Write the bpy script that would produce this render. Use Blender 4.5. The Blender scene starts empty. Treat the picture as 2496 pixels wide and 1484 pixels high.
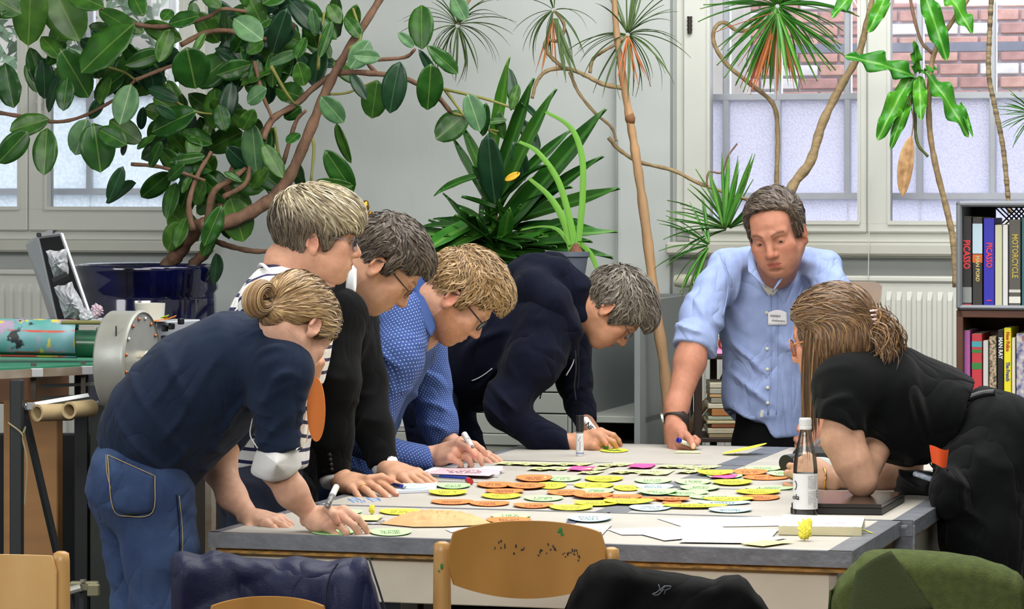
import bpy, bmesh, math, random
import numpy as np
from mathutils import Vector, Matrix, Quaternion
random.seed(7); np.random.seed(7)
C = bpy.context.scene.collection
sc = bpy.context.scene
PI = math.pi
# ------------------------------------------------------------ camera, sky, lights, exposure
F = 7900.0; EYE = 1.56; HZ = 465.0; TZ = 0.78           # focal length in pixels of the 2496 px frame, eye height, horizon row, table height
cam_d = bpy.data.cameras.new('camera'); cam = bpy.data.objects.new('camera', cam_d); C.objects.link(cam)
cam.location = (0, 0, EYE); cam.rotation_euler = (PI/2, 0, 0)
cam_d.sensor_width = 36; cam_d.lens = 36*F/2496; cam_d.shift_y = -(742-HZ)/2496
cam_d.clip_start = 0.5; cam_d.clip_end = 200
sc.camera = cam
TH = math.radians(15.9); SN, CS = math.sin(TH), math.cos(TH)
w = bpy.data.worlds.new('sky'); sc.world = w; w.use_nodes = True
wn = w.node_tree.nodes; wl = w.node_tree.links
bg = wn['Background']; bg.inputs[1].default_value = 3.4
tc = wn.new('ShaderNodeTexCoord'); mp = wn.new('ShaderNodeMapping'); mp.inputs['Scale'].default_value = (1, 1, 2.5)
nz = wn.new('ShaderNodeTexNoise'); nz.inputs['Scale'].default_value = 1.6
cr = wn.new('ShaderNodeValToRGB'); cr.color_ramp.elements[0].color = (.74, .80, .95, 1); cr.color_ramp.elements[1].color = (.92, .94, 1, 1)
wl.new(tc.outputs['Generated'], mp.inputs[0]); wl.new(mp.outputs[0], nz.inputs['Vector']); wl.new(nz.outputs[0], cr.inputs[0]); wl.new(cr.outputs[0], bg.inputs[0])
def UV(u, v, z): return Vector((u*CS+v*SN, -u*SN+v*CS, z))     # room axes: u along the table front, v into the room
def area(name, uvz, target, sx, sy, power, col=(1, 1, 1)):
    l = bpy.data.lights.new(name, 'AREA'); l.shape = 'RECTANGLE'; l.size = sx; l.size_y = sy; l.energy = power; l.color = col
    o = bpy.data.objects.new(name, l); C.objects.link(o); p = UV(*uvz); o.location = p
    o.rotation_euler = (UV(*target)-p).to_track_quat('-Z', 'Y').to_euler(); return o
area('ceiling_light_table', (-1.6, 7.6, 3.5), (-1.6, 7.7, 0), 3.4, 3.0, 195, (1, .97, .91))
area('ceiling_light_back', (-1.2, 9.9, 3.5), (-1.2, 10.3, 0), 3.2, 1.0, 88, (.96, .98, 1))
area('front_fill_light', (-1.8, .8, 3.3), (-2.0, 8.5, .9), 4.5, .9, 270, (1, .97, .93))  # unseen soft fill added from the camera side
area('left_area_light', (-6.6, 5.2, 2.3), (-2.0, 8.2, 1.0), 2.6, 1.8, 85, (.92, .96, 1))  # unseen soft light from the left; no window is built in that wall
sc.view_settings.view_transform = 'Standard'; sc.view_settings.look = 'None'
sc.view_settings.gamma = 1; sc.view_settings.use_curve_mapping = False; sc.view_settings.exposure = 0.0
try:
    cy = sc.cycles; cy.max_bounces = 6; cy.diffuse_bounces = 3; cy.glossy_bounces = 3; cy.transmission_bounces = 6
    cy.transparent_max_bounces = 8; cy.use_adaptive_sampling = True; cy.adaptive_threshold = 0.02
    cy.caustics_reflective = False; cy.caustics_refractive = False; cy.sample_clamp_indirect = 4; cy.use_denoising = True
except Exception: pass
# ------------------------------------------------------------ pixel -> place helpers
def P(px, py, d): return Vector(((px-1248)*d/F, d, EYE-(py-HZ)*d/F))
def TP(px, py, z=TZ): return P(px, py, F*(EYE-z)/(py-HZ))
def PV(px, py, V):
    a = (px-1248)/F; return P(px, py, V/(a*SN+CS))
def PXM(d): return F/d
def UVof(p): return (p.x*CS-p.y*SN, p.x*SN+p.y*CS)
Ux = UV(1, 0, 0); Vx = UV(0, 1, 0); Zx = Vector((0, 0, 1))
RM = Matrix((Ux, Vx, Zx)).transposed()     # room rotation (columns u, v, z)
# ------------------------------------------------------------ materials
def lin(h):
    if isinstance(h, str):
        h = h.lstrip('#'); c = [int(h[i:i+2], 16)/255 for i in (0, 2, 4)]
    else: c = h
    return tuple(x/12.92 if x <= .04045 else ((x+.055)/1.055)**2.4 for x in c)
MATS = {}
def mat(name, col='#808080', rough=.6, metal=0, var=0, vscale=8, bump=0, bscale=60, col2=None, sheen=0, coat=0, spec=.5, sss=0, stretch=None, attr=None, rnd=0, alpha=1, trans=0, ior=1.45, detail=4, wrinkle=0, wsc=7):
    if name in MATS: return MATS[name]
    m = bpy.data.materials.new(name); m.use_nodes = True; N = m.node_tree.nodes; L = m.node_tree.links
    b = N['Principled BSDF']; c = lin(col)
    b.inputs['Base Color'].default_value = (*c, 1); b.inputs['Roughness'].default_value = rough; b.inputs['Metallic'].default_value = metal
    b.inputs['Specular IOR Level'].default_value = spec; b.inputs['IOR'].default_value = ior
    if sheen: b.inputs['Sheen Weight'].default_value = sheen; b.inputs['Sheen Roughness'].default_value = .5
    if coat: b.inputs['Coat Weight'].default_value = coat; b.inputs['Coat Roughness'].default_value = .08
    if sss: b.inputs['Subsurface Weight'].default_value = sss; b.inputs['Subsurface Radius'].default_value = (.012, .005, .003); b.inputs['Subsurface Scale'].default_value = .5
    if trans: b.inputs['Transmission Weight'].default_value = trans
    if alpha < 1: b.inputs['Alpha'].default_value = alpha
    src = None
    t = N.new('ShaderNodeTexCoord'); vec = t.outputs['Object']
    if stretch:
        mpn = N.new('ShaderNodeMapping'); mpn.inputs['Scale'].default_value = stretch; L.new(vec, mpn.inputs[0]); vec = mpn.outputs[0]
    if attr:
        a = N.new('ShaderNodeAttribute'); a.attribute_name = attr; src = a.outputs['Color']
    if var or col2:
        n = N.new('ShaderNodeTexNoise'); n.inputs['Scale'].default_value = vscale; n.inputs['Detail'].default_value = detail; L.new(vec, n.inputs['Vector'])
        mx = N.new('ShaderNodeMix'); mx.data_type = 'RGBA'
        rp = N.new('ShaderNodeMapRange'); rp.inputs[1].default_value = .35; rp.inputs[2].default_value = .65; L.new(n.outputs[0], rp.inputs[0]); L.new(rp.outputs[0], mx.inputs[0])
        if src:
            hs = N.new('ShaderNodeHueSaturation'); hs.inputs['Value'].default_value = 1-var; L.new(src, hs.inputs['Color'])
            L.new(hs.outputs[0], mx.inputs[6]); L.new(src, mx.inputs[7])
        else:
            c2 = lin(col2) if col2 else tuple(max(0, x*(1-var)) for x in c)
            mx.inputs[6].default_value = (*c2, 1); mx.inputs[7].default_value = (*c, 1)
        src = mx.outputs[2]
    if rnd:
        oi = N.new('ShaderNodeObjectInfo'); hs = N.new('ShaderNodeHueSaturation')
        mr = N.new('ShaderNodeMapRange'); mr.inputs[3].default_value = 1-rnd; mr.inputs[4].default_value = 1+rnd; L.new(oi.outputs['Random'], mr.inputs[0]); L.new(mr.outputs[0], hs.inputs['Value'])
        mr2 = N.new('ShaderNodeMapRange'); mr2.inputs[3].default_value = .5+rnd*.05; mr2.inputs[4].default_value = .5-rnd*.05; L.new(oi.outputs['Random'], mr2.inputs[0]); L.new(mr2.outputs[0], hs.inputs['Hue'])
        if src: L.new(src, hs.inputs['Color'])
        else: hs.inputs['Color'].default_value = (*c, 1)
        src = hs.outputs[0]
    if src: L.new(src, b.inputs['Base Color'])
    if bump:
        n2 = N.new('ShaderNodeTexNoise'); n2.inputs['Scale'].default_value = bscale; n2.inputs['Detail'].default_value = 3; L.new(vec, n2.inputs['Vector'])
        bp = N.new('ShaderNodeBump'); bp.inputs['Strength'].default_value = bump; bp.inputs['Distance'].default_value = .01; L.new(n2.outputs[0], bp.inputs['Height']); L.new(bp.outputs[0], b.inputs['Normal'])
    if wrinkle:
        n3 = N.new('ShaderNodeTexNoise'); n3.inputs['Scale'].default_value = wsc*1.1; n3.inputs['Detail'].default_value = 2; n3.inputs['Roughness'].default_value = .4; n3.inputs['Distortion'].default_value = .9
        mp3 = N.new('ShaderNodeMapping'); mp3.inputs['Scale'].default_value = (1, 1, .55); mp3.inputs['Rotation'].default_value = (.4, .7, .2); L.new(t.outputs['Object'], mp3.inputs[0]); L.new(mp3.outputs[0], n3.inputs['Vector'])
        a3 = N.new('ShaderNodeMath'); a3.operation = 'SUBTRACT'; a3.inputs[1].default_value = .5; L.new(n3.outputs[0], a3.inputs[0]); b3 = N.new('ShaderNodeMath'); b3.operation = 'ABSOLUTE'; L.new(a3.outputs[0], b3.inputs[0])
        c3 = N.new('ShaderNodeMath'); c3.operation = 'POWER'; c3.inputs[1].default_value = .7; L.new(b3.outputs[0], c3.inputs[0])
        bp3 = N.new('ShaderNodeBump'); bp3.inputs['Strength'].default_value = min(1, wrinkle*1.7); bp3.inputs['Distance'].default_value = .03; L.new(c3.outputs[0], bp3.inputs['Height'])
        if bump: L.new(bp.outputs[0], bp3.inputs['Normal'])
        L.new(bp3.outputs[0], b.inputs['Normal'])
    MATS[name] = m; return m
# ------------------------------------------------------------ object helpers
def tag(o, label=None, cat=None, group=None, kind=None):
    if label: o['label'] = label
    if cat: o['category'] = cat
    if group: o['group'] = group
    if kind: o['kind'] = kind
    return o
def thing(name, label, cat, loc=(0, 0, 0), group=None):
    o = bpy.data.objects.new(name, None); C.objects.link(o); o.location = loc; o.empty_display_size = .05
    return tag(o, label, cat, group)
def link(name, me, parent=None, loc=None, rot=None, scale=None):
    o = bpy.data.objects.new(name, me); C.objects.link(o)
    if loc is not None: o.location = loc
    if rot is not None: o.rotation_mode = 'QUATERNION'; o.rotation_quaternion = rot.to_quaternion() if isinstance(rot, Matrix) else rot
    if scale is not None: o.scale = scale if hasattr(scale, '__len__') else (scale,)*3
    if parent is not None:
        o.parent = parent; o.matrix_parent_inverse = Matrix.Translation(-parent.location) if parent.parent is None and parent.type == 'EMPTY' else Matrix()
    return o
class MB:
    """collects polygons; build() links them as one mesh object (coordinates are world coordinates)"""
    def __init__(s): s.v = []; s.f = []; s.m = []; s.mi = 0
    def add(s, vs, fs):
        n = len(s.v); s.v += [tuple(p) for p in vs]; s.f += [tuple(n+i for i in f) for f in fs]; s.m += [s.mi]*len(fs); return s
    def box(s, c, size, R=None, bev=0):
        x, y, z = [k/2 for k in size]; R = R or Matrix.Identity(3); c = Vector(c)
        if bev <= 0:
            vs = [c+R@Vector((a*x, b*y, g*z)) for a in (-1, 1) for b in (-1, 1) for g in (-1, 1)]
            return s.add(vs, [(0, 1, 3, 2), (4, 6, 7, 5), (0, 4, 5, 1), (2, 3, 7, 6), (0, 2, 6, 4), (1, 5, 7, 3)])
        bev = min(bev, x*.9, y*.9, z*.9); vs = []; ids = {}
        for a in (-1, 1):
            for b in (-1, 1):
                for g in (-1, 1):
                    for k in range(3):
                        q = [a*(x-bev), b*(y-bev), g*(z-bev)]; q[k] = (a*x, b*y, g*z)[k]
                        ids[(a, b, g, k)] = len(vs); vs.append(c+R@Vector(q))
        fs = []
        for k in range(3):
            o1, o2 = [(1, 2), (2, 0), (0, 1)][k]
            for sg in (-1, 1):
                q = []
                for (p1, p2) in ((-1, -1), (1, -1), (1, 1), (-1, 1)):
                    t = [0, 0, 0]; t[k] = sg; t[o1] = p1; t[o2] = p2; q.append(ids[(*t, k)])
                fs.append(tuple(q if sg > 0 else q[::-1]))
        for k in range(3):
            o1, o2 = [(1, 2), (2, 0), (0, 1)][k]
            for s1 in (-1, 1):
                for s2 in (-1, 1):
                    t0 = [0, 0, 0]; t1 = [0, 0, 0]; t0[k] = -1; t1[k] = 1; t0[o1] = t1[o1] = s1; t0[o2] = t1[o2] = s2
                    q = [ids[(*t0, o1)], ids[(*t1, o1)], ids[(*t1, o2)], ids[(*t0, o2)]]
                    fs.append(tuple(q if s1*s2 < 0 else q[::-1]))
        for a in (-1, 1):
            for b in (-1, 1):
                for g in (-1, 1):
                    q = [ids[(a, b, g, k)] for k in range(3)]; fs.append(tuple(q if a*b*g > 0 else q[::-1]))
        return s.add(vs, fs)
    def rbox(s, u0, u1, v0, v1, z0, z1, bev=0):
        return s.box(UV((u0+u1)/2, (v0+v1)/2, (z0+z1)/2), (abs(u1-u0), abs(v1-v0), abs(z1-z0)), RM, bev)
    def tube(s, pts, r, n=8, cap=True, flat=None):
        pts = [Vector(p) for p in pts]; k = len(pts); rs = r if hasattr(r, '__len__') else [r]*k
        up = None; vs = []; fs = []
        for i, p in enumerate(pts):
            t = (pts[min(i+1, k-1)]-pts[max(i-1, 0)])
            t = t.normalized() if t.length > 1e-9 else Vector((0, 0, 1))
            if up is None:
                up = Vector((0, 0, 1)) if abs(t.z) < .9 else Vector((0, 1, 0))
            a = t.cross(up)
            if a.length < 1e-6: a = t.cross(Vector((1, 0, 0)))
            a.normalize(); b = a.cross(t).normalized(); up = b
            for j in range(n):
                an = 2*PI*j/n; vs.append(p+a*math.cos(an)*rs[i]*(flat or 1)+b*math.sin(an)*rs[i])
        for i in range(k-1):
            for j in range(n): fs.append((i*n+j, i*n+(j+1) % n, (i+1)*n+(j+1) % n, (i+1)*n+j))
        if cap: fs.append(tuple(range(n))[::-1]); fs.append(tuple((k-1)*n+j for j in range(n)))
        return s.add(vs, fs)
    def lathe(s, prof, c, R=None, n=32, sx=1, sy=1):
        R = R or Matrix.Identity(3); c = Vector(c); vs = []; fs = []; k = len(prof)
        for (r, z) in prof:
            for j in range(n):
                a = 2*PI*j/n; vs.append(c+R@Vector((r*math.cos(a)*sx, r*math.sin(a)*sy, z)))
        for i in range(k-1):
            for j in range(n): fs.append((i*n+j, i*n+(j+1) % n, (i+1)*n+(j+1) % n, (i+1)*n+j))
        if prof[0][0] > 1e-6: fs.append(tuple(range(n))[::-1])
        if prof[-1][0] > 1e-6: fs.append(tuple((k-1)*n+j for j in range(n)))
        return s.add(vs, fs)
    def prism(s, poly, ext):
        """poly: list of world points (planar); ext: extrusion vector"""
        n = len(poly); ext = Vector(ext); vs = [Vector(p) for p in poly]+[Vector(p)+ext for p in poly]
        return s.add(vs, [tuple(range(n))[::-1], tuple(range(n, 2*n))]+[(i, (i+1) % n, n+(i+1) % n, n+i) for i in range(n)])
    def grid(s, fn, nu, nv, closed=False):
        vs = [fn(i/nu, j/nv) for i in range(nu+1) for j in range(nv+1)]
        return s.add(vs, [(i*(nv+1)+j, (i+1)*(nv+1)+j, (i+1)*(nv+1)+j+1, i*(nv+1)+j+1) for i in range(nu) for j in range(nv)])
    def shell(s, fn, nu, nv, th):
        """grid surface with thickness along its normals"""
        A = [[Vector(fn(i/nu, j/nv)) for j in range(nv+1)] for i in range(nu+1)]; B = []
        for i in range(nu+1):
            row = []
            for j in range(nv+1):
                du = A[min(i+1, nu)][j]-A[max(i-1, 0)][j]; dv = A[i][min(j+1, nv)]-A[i][max(j-1, 0)]
                n = du.cross(dv); n = n.normalized() if n.length > 1e-12 else Vector((0, 0, 1)); row.append(A[i][j]+n*th)
            B.append(row)
        W = nv+1; off = (nu+1)*W
        vs = [p for r in A for p in r]+[p for r in B for p in r]; fs = []
        for i in range(nu):
            for j in range(nv):
                a, b, c, d = i*W+j, (i+1)*W+j, (i+1)*W+j+1, i*W+j+1
                fs += [(d, c, b, a), (off+a, off+b, off+c, off+d)]
        for i in range(nu):
            fs += [(i*W, (i+1)*W, off+(i+1)*W, off+i*W), (i*W+nv, off+i*W+nv, off+(i+1)*W+nv, (i+1)*W+nv)]
        for j in range(nv):
            fs += [(j, off+j, off+j+1, j+1), (nu*W+j, nu*W+j+1, off+nu*W+j+1, off+nu*W+j)]
        return s.add(vs, fs)
    def mesh(s, name, mats, smooth=False, origin=None):
        me = bpy.data.meshes.new(name)
        if origin is not None:
            o = Vector(origin); vs = [tuple(Vector(p)-o) for p in s.v]
        else: vs = s.v
        me.from_pydata(vs, [], s.f)
        for m in (mats if isinstance(mats, (list, tuple)) else [mats]): me.materials.append(m)
        me.polygons.foreach_set('material_index', s.m)
        if smooth: me.polygons.foreach_set('use_smooth', [True]*len(s.f))
        me.update(); return me
    def build(s, name, mats, parent=None, smooth=False, angle=None):
        c = Vector((sum(p[0] for p in s.v), sum(p[1] for p in s.v), sum(p[2] for p in s.v)))/max(1, len(s.v)) if parent is None else Vector((0, 0, 0))
        if parent is not None:
            c = wloc(parent)
        me = s.mesh(name, mats, smooth, c)
        if angle is not None:
            me.polygons.foreach_set('use_smooth', [True]*len(s.f))
            bm = bmesh.new(); bm.from_mesh(me)
            for e in bm.edges:
                if len(e.link_faces) == 2 and e.calc_face_angle(0) > math.radians(angle): e.smooth = False
            bm.to_mesh(me); bm.free()
        o = bpy.data.objects.new(name, me); C.objects.link(o)
        if parent is None: o.location = c
        else: o.parent = parent
        return o
def wloc(o):
    p = Vector((0, 0, 0))
    while o is not None:
        p += o.location; o = o.parent
    return p
def struct(o): o['kind'] = 'structure'; return o
def spl(pts, n=6):
    """smooth curve through points (Catmull-Rom)"""
    pts = [Vector(p) for p in pts]
    if len(pts) < 3: return pts
    q = [pts[0]*2-pts[1]]+pts+[pts[-1]*2-pts[-2]]; out = []
    for i in range(1, len(q)-2):
        for k in range(n):
            t = k/n; a, b, c, d = q[i-1], q[i], q[i+1], q[i+2]
            out.append(.5*((2*b)+(c-a)*t+(2*a-5*b+4*c-d)*t*t+(3*b-a-3*c+d)*t**3))
    out.append(pts[-1]); return out
def lerpl(vals, n):
    out = []
    for i in range(len(vals)-1):
        for k in range(n): out.append(vals[i]+(vals[i+1]-vals[i])*k/n)
    out.append(vals[-1]); return out
def text_mesh(body, size, loc, xdir, ydir, m, name='lettering', parent=None, ext=.0006, sx=1, font_shear=0, bold=0):
    cu = bpy.data.curves.new(name, 'FONT'); cu.body = body; cu.size = size; cu.extrude = ext; cu.align_x = 'CENTER'; cu.align_y = 'CENTER'; cu.shear = font_shear; cu.offset = bold; cu.resolution_u = 2
    t = bpy.data.objects.new(name, cu); C.objects.link(t); dg = bpy.context.evaluated_depsgraph_get(); dg.update()
    me = bpy.data.meshes.new_from_object(t.evaluated_get(dg)); bpy.data.objects.remove(t)
    x = Vector(xdir).normalized(); y = Vector(ydir).normalized(); z = x.cross(y)
    R = Matrix((x*sx, y, z)).transposed().to_4x4()
    base = wloc(parent) if parent is not None else Vector((0, 0, 0))
    me.transform(Matrix.Translation(Vector(loc)-base) @ R)
    me.materials.clear(); me.materials.append(m)
    o = bpy.data.objects.new(name, me); C.objects.link(o)
    if parent is not None: o.parent = parent
    return o
# ============================================================ ROOM
M_wall = mat('wall_plaster', '#c3c8c5', .85, var=.09, vscale=2.2, bump=.15, bscale=25, stretch=(1, 1, .5))
M_frame = mat('window_paint', '#d3d4cc', .45, var=.05, vscale=3)
M_sill = mat('sill_paint', '#c4c4b9', .5, var=.06, vscale=4)
M_floor = mat('workshop_floor', '#4b4945', .7, var=.3, vscale=3, bump=.1, bscale=20)
M_ceil = mat('ceiling_paint', '#c9c9c4', .9)
WV = 11.54
def wu(px):                      # u on the wall plane for a pixel column
    p = PV(px, 500, WV); return UVof(p)[0]
def wz(py, px=1248): return PV(px, py, WV).z
ZS = wz(585, 200)                # underside of the window frames
ZT = 3.5
uL0, uL1 = wu(-330), wu(505); uR0, uR1 = wu(1652), wu(2640)
b = MB()
WT = .32
for (a0, a1, z0, z1) in ((-7, uL0, 0, 3.7), (uL0, uL1, 0, ZS-.03), (uL0, uL1, ZT, 3.7), (uL1, uR0, 0, 3.7), (uR0, uR1, 0, ZS-.03), (uR0, uR1, ZT, 3.7), (uR1, 3.2, 0, 3.7)):
    b.rbox(a0, a1, WV, WV+WT, z0, z1)
struct(b.build('wall_back', M_wall))
struct(MB().rbox(-7, 3.2, -4, WV+WT, -.08, 0).build('floor', M_floor))
struct(MB().rbox(-7, 3.2, -4, WV+WT, 3.7, 3.8).build('ceiling', M_ceil))
struct(MB().rbox(-7.2, -7, -4, WV+WT, 0, 3.7).build('wall_left', M_wall))
struct(MB().rbox(3.2, 3.4, -4, WV+WT, 0, 3.7).build('wall_right', M_wall))
struct(MB().rbox(-7, 3.2, -4.2, -4, 0, 3.7).build('wall_front', M_wall))
# shallow pilaster of the wall between window and corner, with the groove lines the photo shows
struct(MB().rbox(wu(1508), wu(1640), WV-.05, WV, 0, 3.7, .004).build('trim_1', M_wall))

def thin_glass(name, tint=(1, 1, 1), gl=.06, rough=.02):
    m = bpy.data.materials.new(name); m.use_nodes = True; N = m.node_tree.nodes; L = m.node_tree.links; N.remove(N['Principled BSDF'])
    t = N.new('ShaderNodeBsdfTransparent'); t.inputs[0].default_value = (*tint, 1); g = N.new('ShaderNodeBsdfGlossy'); g.inputs['Roughness'].default_value = rough
    fr = N.new('ShaderNodeFresnel'); fr.inputs[0].default_value = 1.45; ml = N.new('ShaderNodeMath'); ml.operation = 'MULTIPLY'; ml.inputs[1].default_value = gl*16; L.new(fr.outputs[0], ml.inputs[0])
    mx = N.new('ShaderNodeMixShader'); L.new(ml.outputs[0], mx.inputs[0]); L.new(t.outputs[0], mx.inputs[1]); L.new(g.outputs[0], mx.inputs[2]); L.new(mx.outputs[0], N['Material Output'].inputs[0]); return m
M_glass = thin_glass('window_glass')
def frosted(name, tint, bscale, bstr):
    m = bpy.data.materials.new(name); m.use_nodes = True; N = m.node_tree.nodes; L = m.node_tree.links; N.remove(N['Principled BSDF'])
    t = N.new('ShaderNodeBsdfTranslucent'); g = N.new('ShaderNodeBsdfRefraction'); g.inputs['Roughness'].default_value = .45; g.inputs['IOR'].default_value = 1.05
    d = N.new('ShaderNodeBsdfGlossy'); d.inputs['Roughness'].default_value = .3; mx = N.new('ShaderNodeMixShader'); mx2 = N.new('ShaderNodeMixShader'); mx.inputs[0].default_value = .10; mx2.inputs[0].default_value = .05
    c = lin(tint); nz = N.new('ShaderNodeTexVoronoi'); nz.inputs['Scale'].default_value = bscale; tcn = N.new('ShaderNodeTexCoord'); L.new(tcn.outputs['Object'], nz.inputs['Vector'])
    bp = N.new('ShaderNodeBump'); bp.inputs['Strength'].default_value = bstr; bp.inputs['Distance'].default_value = .004; L.new(nz.outputs['Distance'], bp.inputs['Height'])
    mr = N.new('ShaderNodeMapRange'); mr.inputs[1].default_value = 0; mr.inputs[2].default_value = .8; mr.inputs[3].default_value = 1; mr.inputs[4].default_value = .84; L.new(nz.outputs['Distance'], mr.inputs[0])
    vm = N.new('ShaderNodeVectorMath'); vm.operation = 'SCALE'; vm.inputs[0].default_value = c; L.new(mr.outputs[0], vm.inputs['Scale']); L.new(vm.outputs[0], t.inputs[0]); g.inputs[0].default_value = (*c, 1)
    for s in (t, g, d): L.new(bp.outputs[0], s.inputs['Normal'])
    L.new(t.outputs[0], mx.inputs[1]); L.new(g.outputs[0], mx.inputs[2]); L.new(mx.outputs[0], mx2.inputs[1]); L.new(d.outputs[0], mx2.inputs[2]); L.new(mx2.outputs[0], N['Material Output'].inputs[0]); return m
M_frostR = frosted('frosted_glass_coarse', '#ecebf3', 120, .5)
M_frostL = frosted('frosted_glass_pebbled', '#eef4f6', 70, .6)
M_bar = mat('outer_glazing_bar', '#e6ebf4', .35, var=.1, vscale=9)
M_hinge = mat('dark_iron', '#3a352e', .5, metal=.6)
M_chrome = mat('steel_fitting', '#b9b8b2', .3, metal=.9)
def window(idx, u0, u1, glass_cols, ybot_glass, zb, outer_cols, ybar, yfrost, frost):
    """casement window standing in the wall: outer frame, sashes with panes; behind it an older glazed frame"""
    root = bpy.data.objects.new('window_%d' % idx, None); C.objects.link(root); root.location = UV((u0+u1)/2, WV, zb); struct(root)
    fr = MB(); fv0, fv1 = WV-.03, WV+.06; t = .055
    fr.rbox(u0, u1, fv0, fv1, zb, zb+t, .004); fr.rbox(u0, u0+t, fv0, fv1, zb, ZT, .004); fr.rbox(u1-t, u1, fv0, fv1, zb, ZT, .004); fr.rbox(u0, u1, fv0, fv1, ZT-t, ZT, .004)
    fr.build('window_frame', M_frame, root)
    zg = wz(ybot_glass, 1900 if idx == 2 else 200)
    for (g0, g1, s0, s1) in glass_cols:      # glass edges, sash outer edges (u)
        sb = MB(); v0, v1 = WV-.05, WV+.02
        sb.rbox(s0, s1, v0, v1, zb+.035, zg, .006); sb.rbox(s0, g0, v0, v1, zg-.01, ZT-.04, .006); sb.rbox(g1, s1, v0, v1, zg-.01, ZT-.04, .006); sb.rbox(s0, s1, v0, v1, ZT-.14, ZT-.04, .006)
        sb.rbox(g0-.006, g1+.006, v0-.008, v0+.004, zg-.008, zg+.006); sb.rbox(g0-.008, g0+.003, v0-.006, v0+.004, zg, ZT-.14); sb.rbox(g1-.003, g1+.008, v0-.006, v0+.004, zg, ZT-.14)
        s_o = sb.build('sash', M_frame, root)
        MB().rbox(g0-.005, g1+.005, WV-.01, WV-.006, zg-.005, ZT-.13).build('pane', M_glass, s_o)
    # outer glazed frame
    ov0, ov1 = WV+.24, WV+.27; zo = wz(ybar, 1900 if idx == 2 else 200)*1.0
    def oz(py): return PV(1900 if idx == 2 else 200, py, ov0).z
    def ou(px): return UVof(PV(px, 400, ov0))[0]
    bars = MB(); bw = .012
    for px in outer_cols:
        bars.rbox(ou(px)-bw, ou(px)+bw, ov0-.01, ov1+.01, oz(yfrost), 3.45, .004)
    bars.rbox(u0+.02, u1-.02, ov0-.012, ov1+.012, oz(ybar)-.014, oz(ybar)+.012, .004)
    bars.rbox(u0+.02, u1-.02, ov0-.015, ov1+.02, oz(yfrost)-.02, oz(yfrost)+.006, .004)
    bars.rbox(u0+.02, u1-.02, ov0-.012, ov1+.012, 2.75, 2.79, .004)
    bo = bars.build('outer_glazing_bars', M_bar, root)
    cols = [u0+.02]+[ou(px) for px in outer_cols]+[u1-.02]
    for a, c in zip(cols[:-1], cols[1:]):
        MB().rbox(a+.004, c-.004, ov0+.008, ov0+.013, oz(yfrost), oz(ybar)).build('frosted_pane', frost, root)
        MB().rbox(a+.004, c-.004, ov0+.008, ov0+.011, oz(ybar), 2.76).build('clear_pane', M_glass, root)
    # reveal: whitewashed ledge between the two frames
    for a, c in zip(cols[:-1], cols[1:]): MB().rbox(a+.001, c-.001, ov0+.008, ov0+.013, zb, oz(yfrost)-.018).build('lower_pane', frost, root)
    rv = MB(); rv.rbox(u0, u1, WV+.06, WV+.6, zb-.05, zb+.012)
    rv.build('ledge', mat('whitewash', '#eceef2', .8, var=.05, vscale=5), root)
    return root
c1 = wu(80); w1 = window(1, uL0, uL1, [(wu(-280), wu(58), uL0+.03, c1-.001), (wu(127), wu(452), c1+.001, uL1-.03)], 507, ZS, [-100, 218, 420], 228, 463, M_frostL)
hb = MB(); p = PV(96, 240, WV-.06); hb.box(p, (.018, .02, .09), RM, .004); hb.box(PV(95, 248, WV-.085), (.02, .03, .02), RM, .004); hb.box(PV(95, 262, WV-.095), (.016, .016, .1), RM, .005)
hb.build('window_handle', M_frame, w1)
c2 = wu(2118); w2 = window(2, uR0, uR1, [(wu(1736), wu(2098), uR0+.03, c2-.001), (wu(2174), wu(2570), c2+.001, uR1-.03)], 541, wz(590, 1900), [1770, 1896, 2066, 2242, 2420, 2580], 236, 474, M_frostR)
hg = MB(); hg.tube([PV(1681, 40, WV-.06), PV(1681, 82, WV-.06)], .008, 10); [hg.tube([PV(1681, 40+k*10, WV-.06), PV(1681, 44+k*10, WV-.06)], .0095, 10) for k in range(4)]
hg.build('hinge', M_hinge, w2)
# sills
sl = MB(); sl.rbox(uL0-.05, uL1+.03, WV-.10, WV+.05, ZS-.045, ZS, .008); struct(sl.build('trim_2', M_sill))
sl = MB(); sl.rbox(uR0-.02, uR1+.03, WV-.12, WV+.05, wz(590, 1900)-.045, wz(590, 1900), .008); sl.rbox(uR0-.02, uR1+.03, WV-.07, WV+.0, wz(626, 1900), wz(604, 1900), .006); struct(sl.build('trim_3', M_sill))
# ---- outside: brick wall (pieces), timber post, hedge
BV = 20.0
bp0 = UVof(PV(1700, 0, BV))[0]; bp1 = UVof(PV(2560, 0, BV))[0]
M_mort = mat('lime_mortar', '#d9d4da', .9, var=.15, vscale=6)
bw_root = MB(); bw_root.rbox(bp0-.8, bp1+1.2, BV+.03, BV+.3, 0, 4.2); bwo = bw_root.build('brick_building', M_mort); tag(bwo, 'red brick wall of the building outside the right window', 'building')
M_bricks = [mat('brick_%s' % n, c, .85, var=.25, vscale=14, bump=.3) for n, c in (('red', '#d5a79c'), ('dark_red', '#c59a94'), ('pale', '#f0eceb'), ('orange_red', '#dbb0a2'))]
brick_me = []
for m in M_bricks:
    q = MB(); q.box((0, 0, 0), (.235, .04, .066), RM, .006); brick_me.append(q.mesh('brick', m))
bl = wloc(bwo)
for r in range(13):
    z = 1.98+r*.083
    for k in range(17):
        u = bp0-.35+k*.25+(.125 if r % 2 else 0)
        if u > bp1+.3: continue
        o = bpy.data.objects.new('brick', random.choice([brick_me[0]]*4+[brick_me[1]]*3+[brick_me[2]]*2+[brick_me[3]]*3)); C.objects.link(o); o.parent = bwo
        o.location = UV(u, BV+.02+random.uniform(-.004, .004), z)-bl
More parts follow.
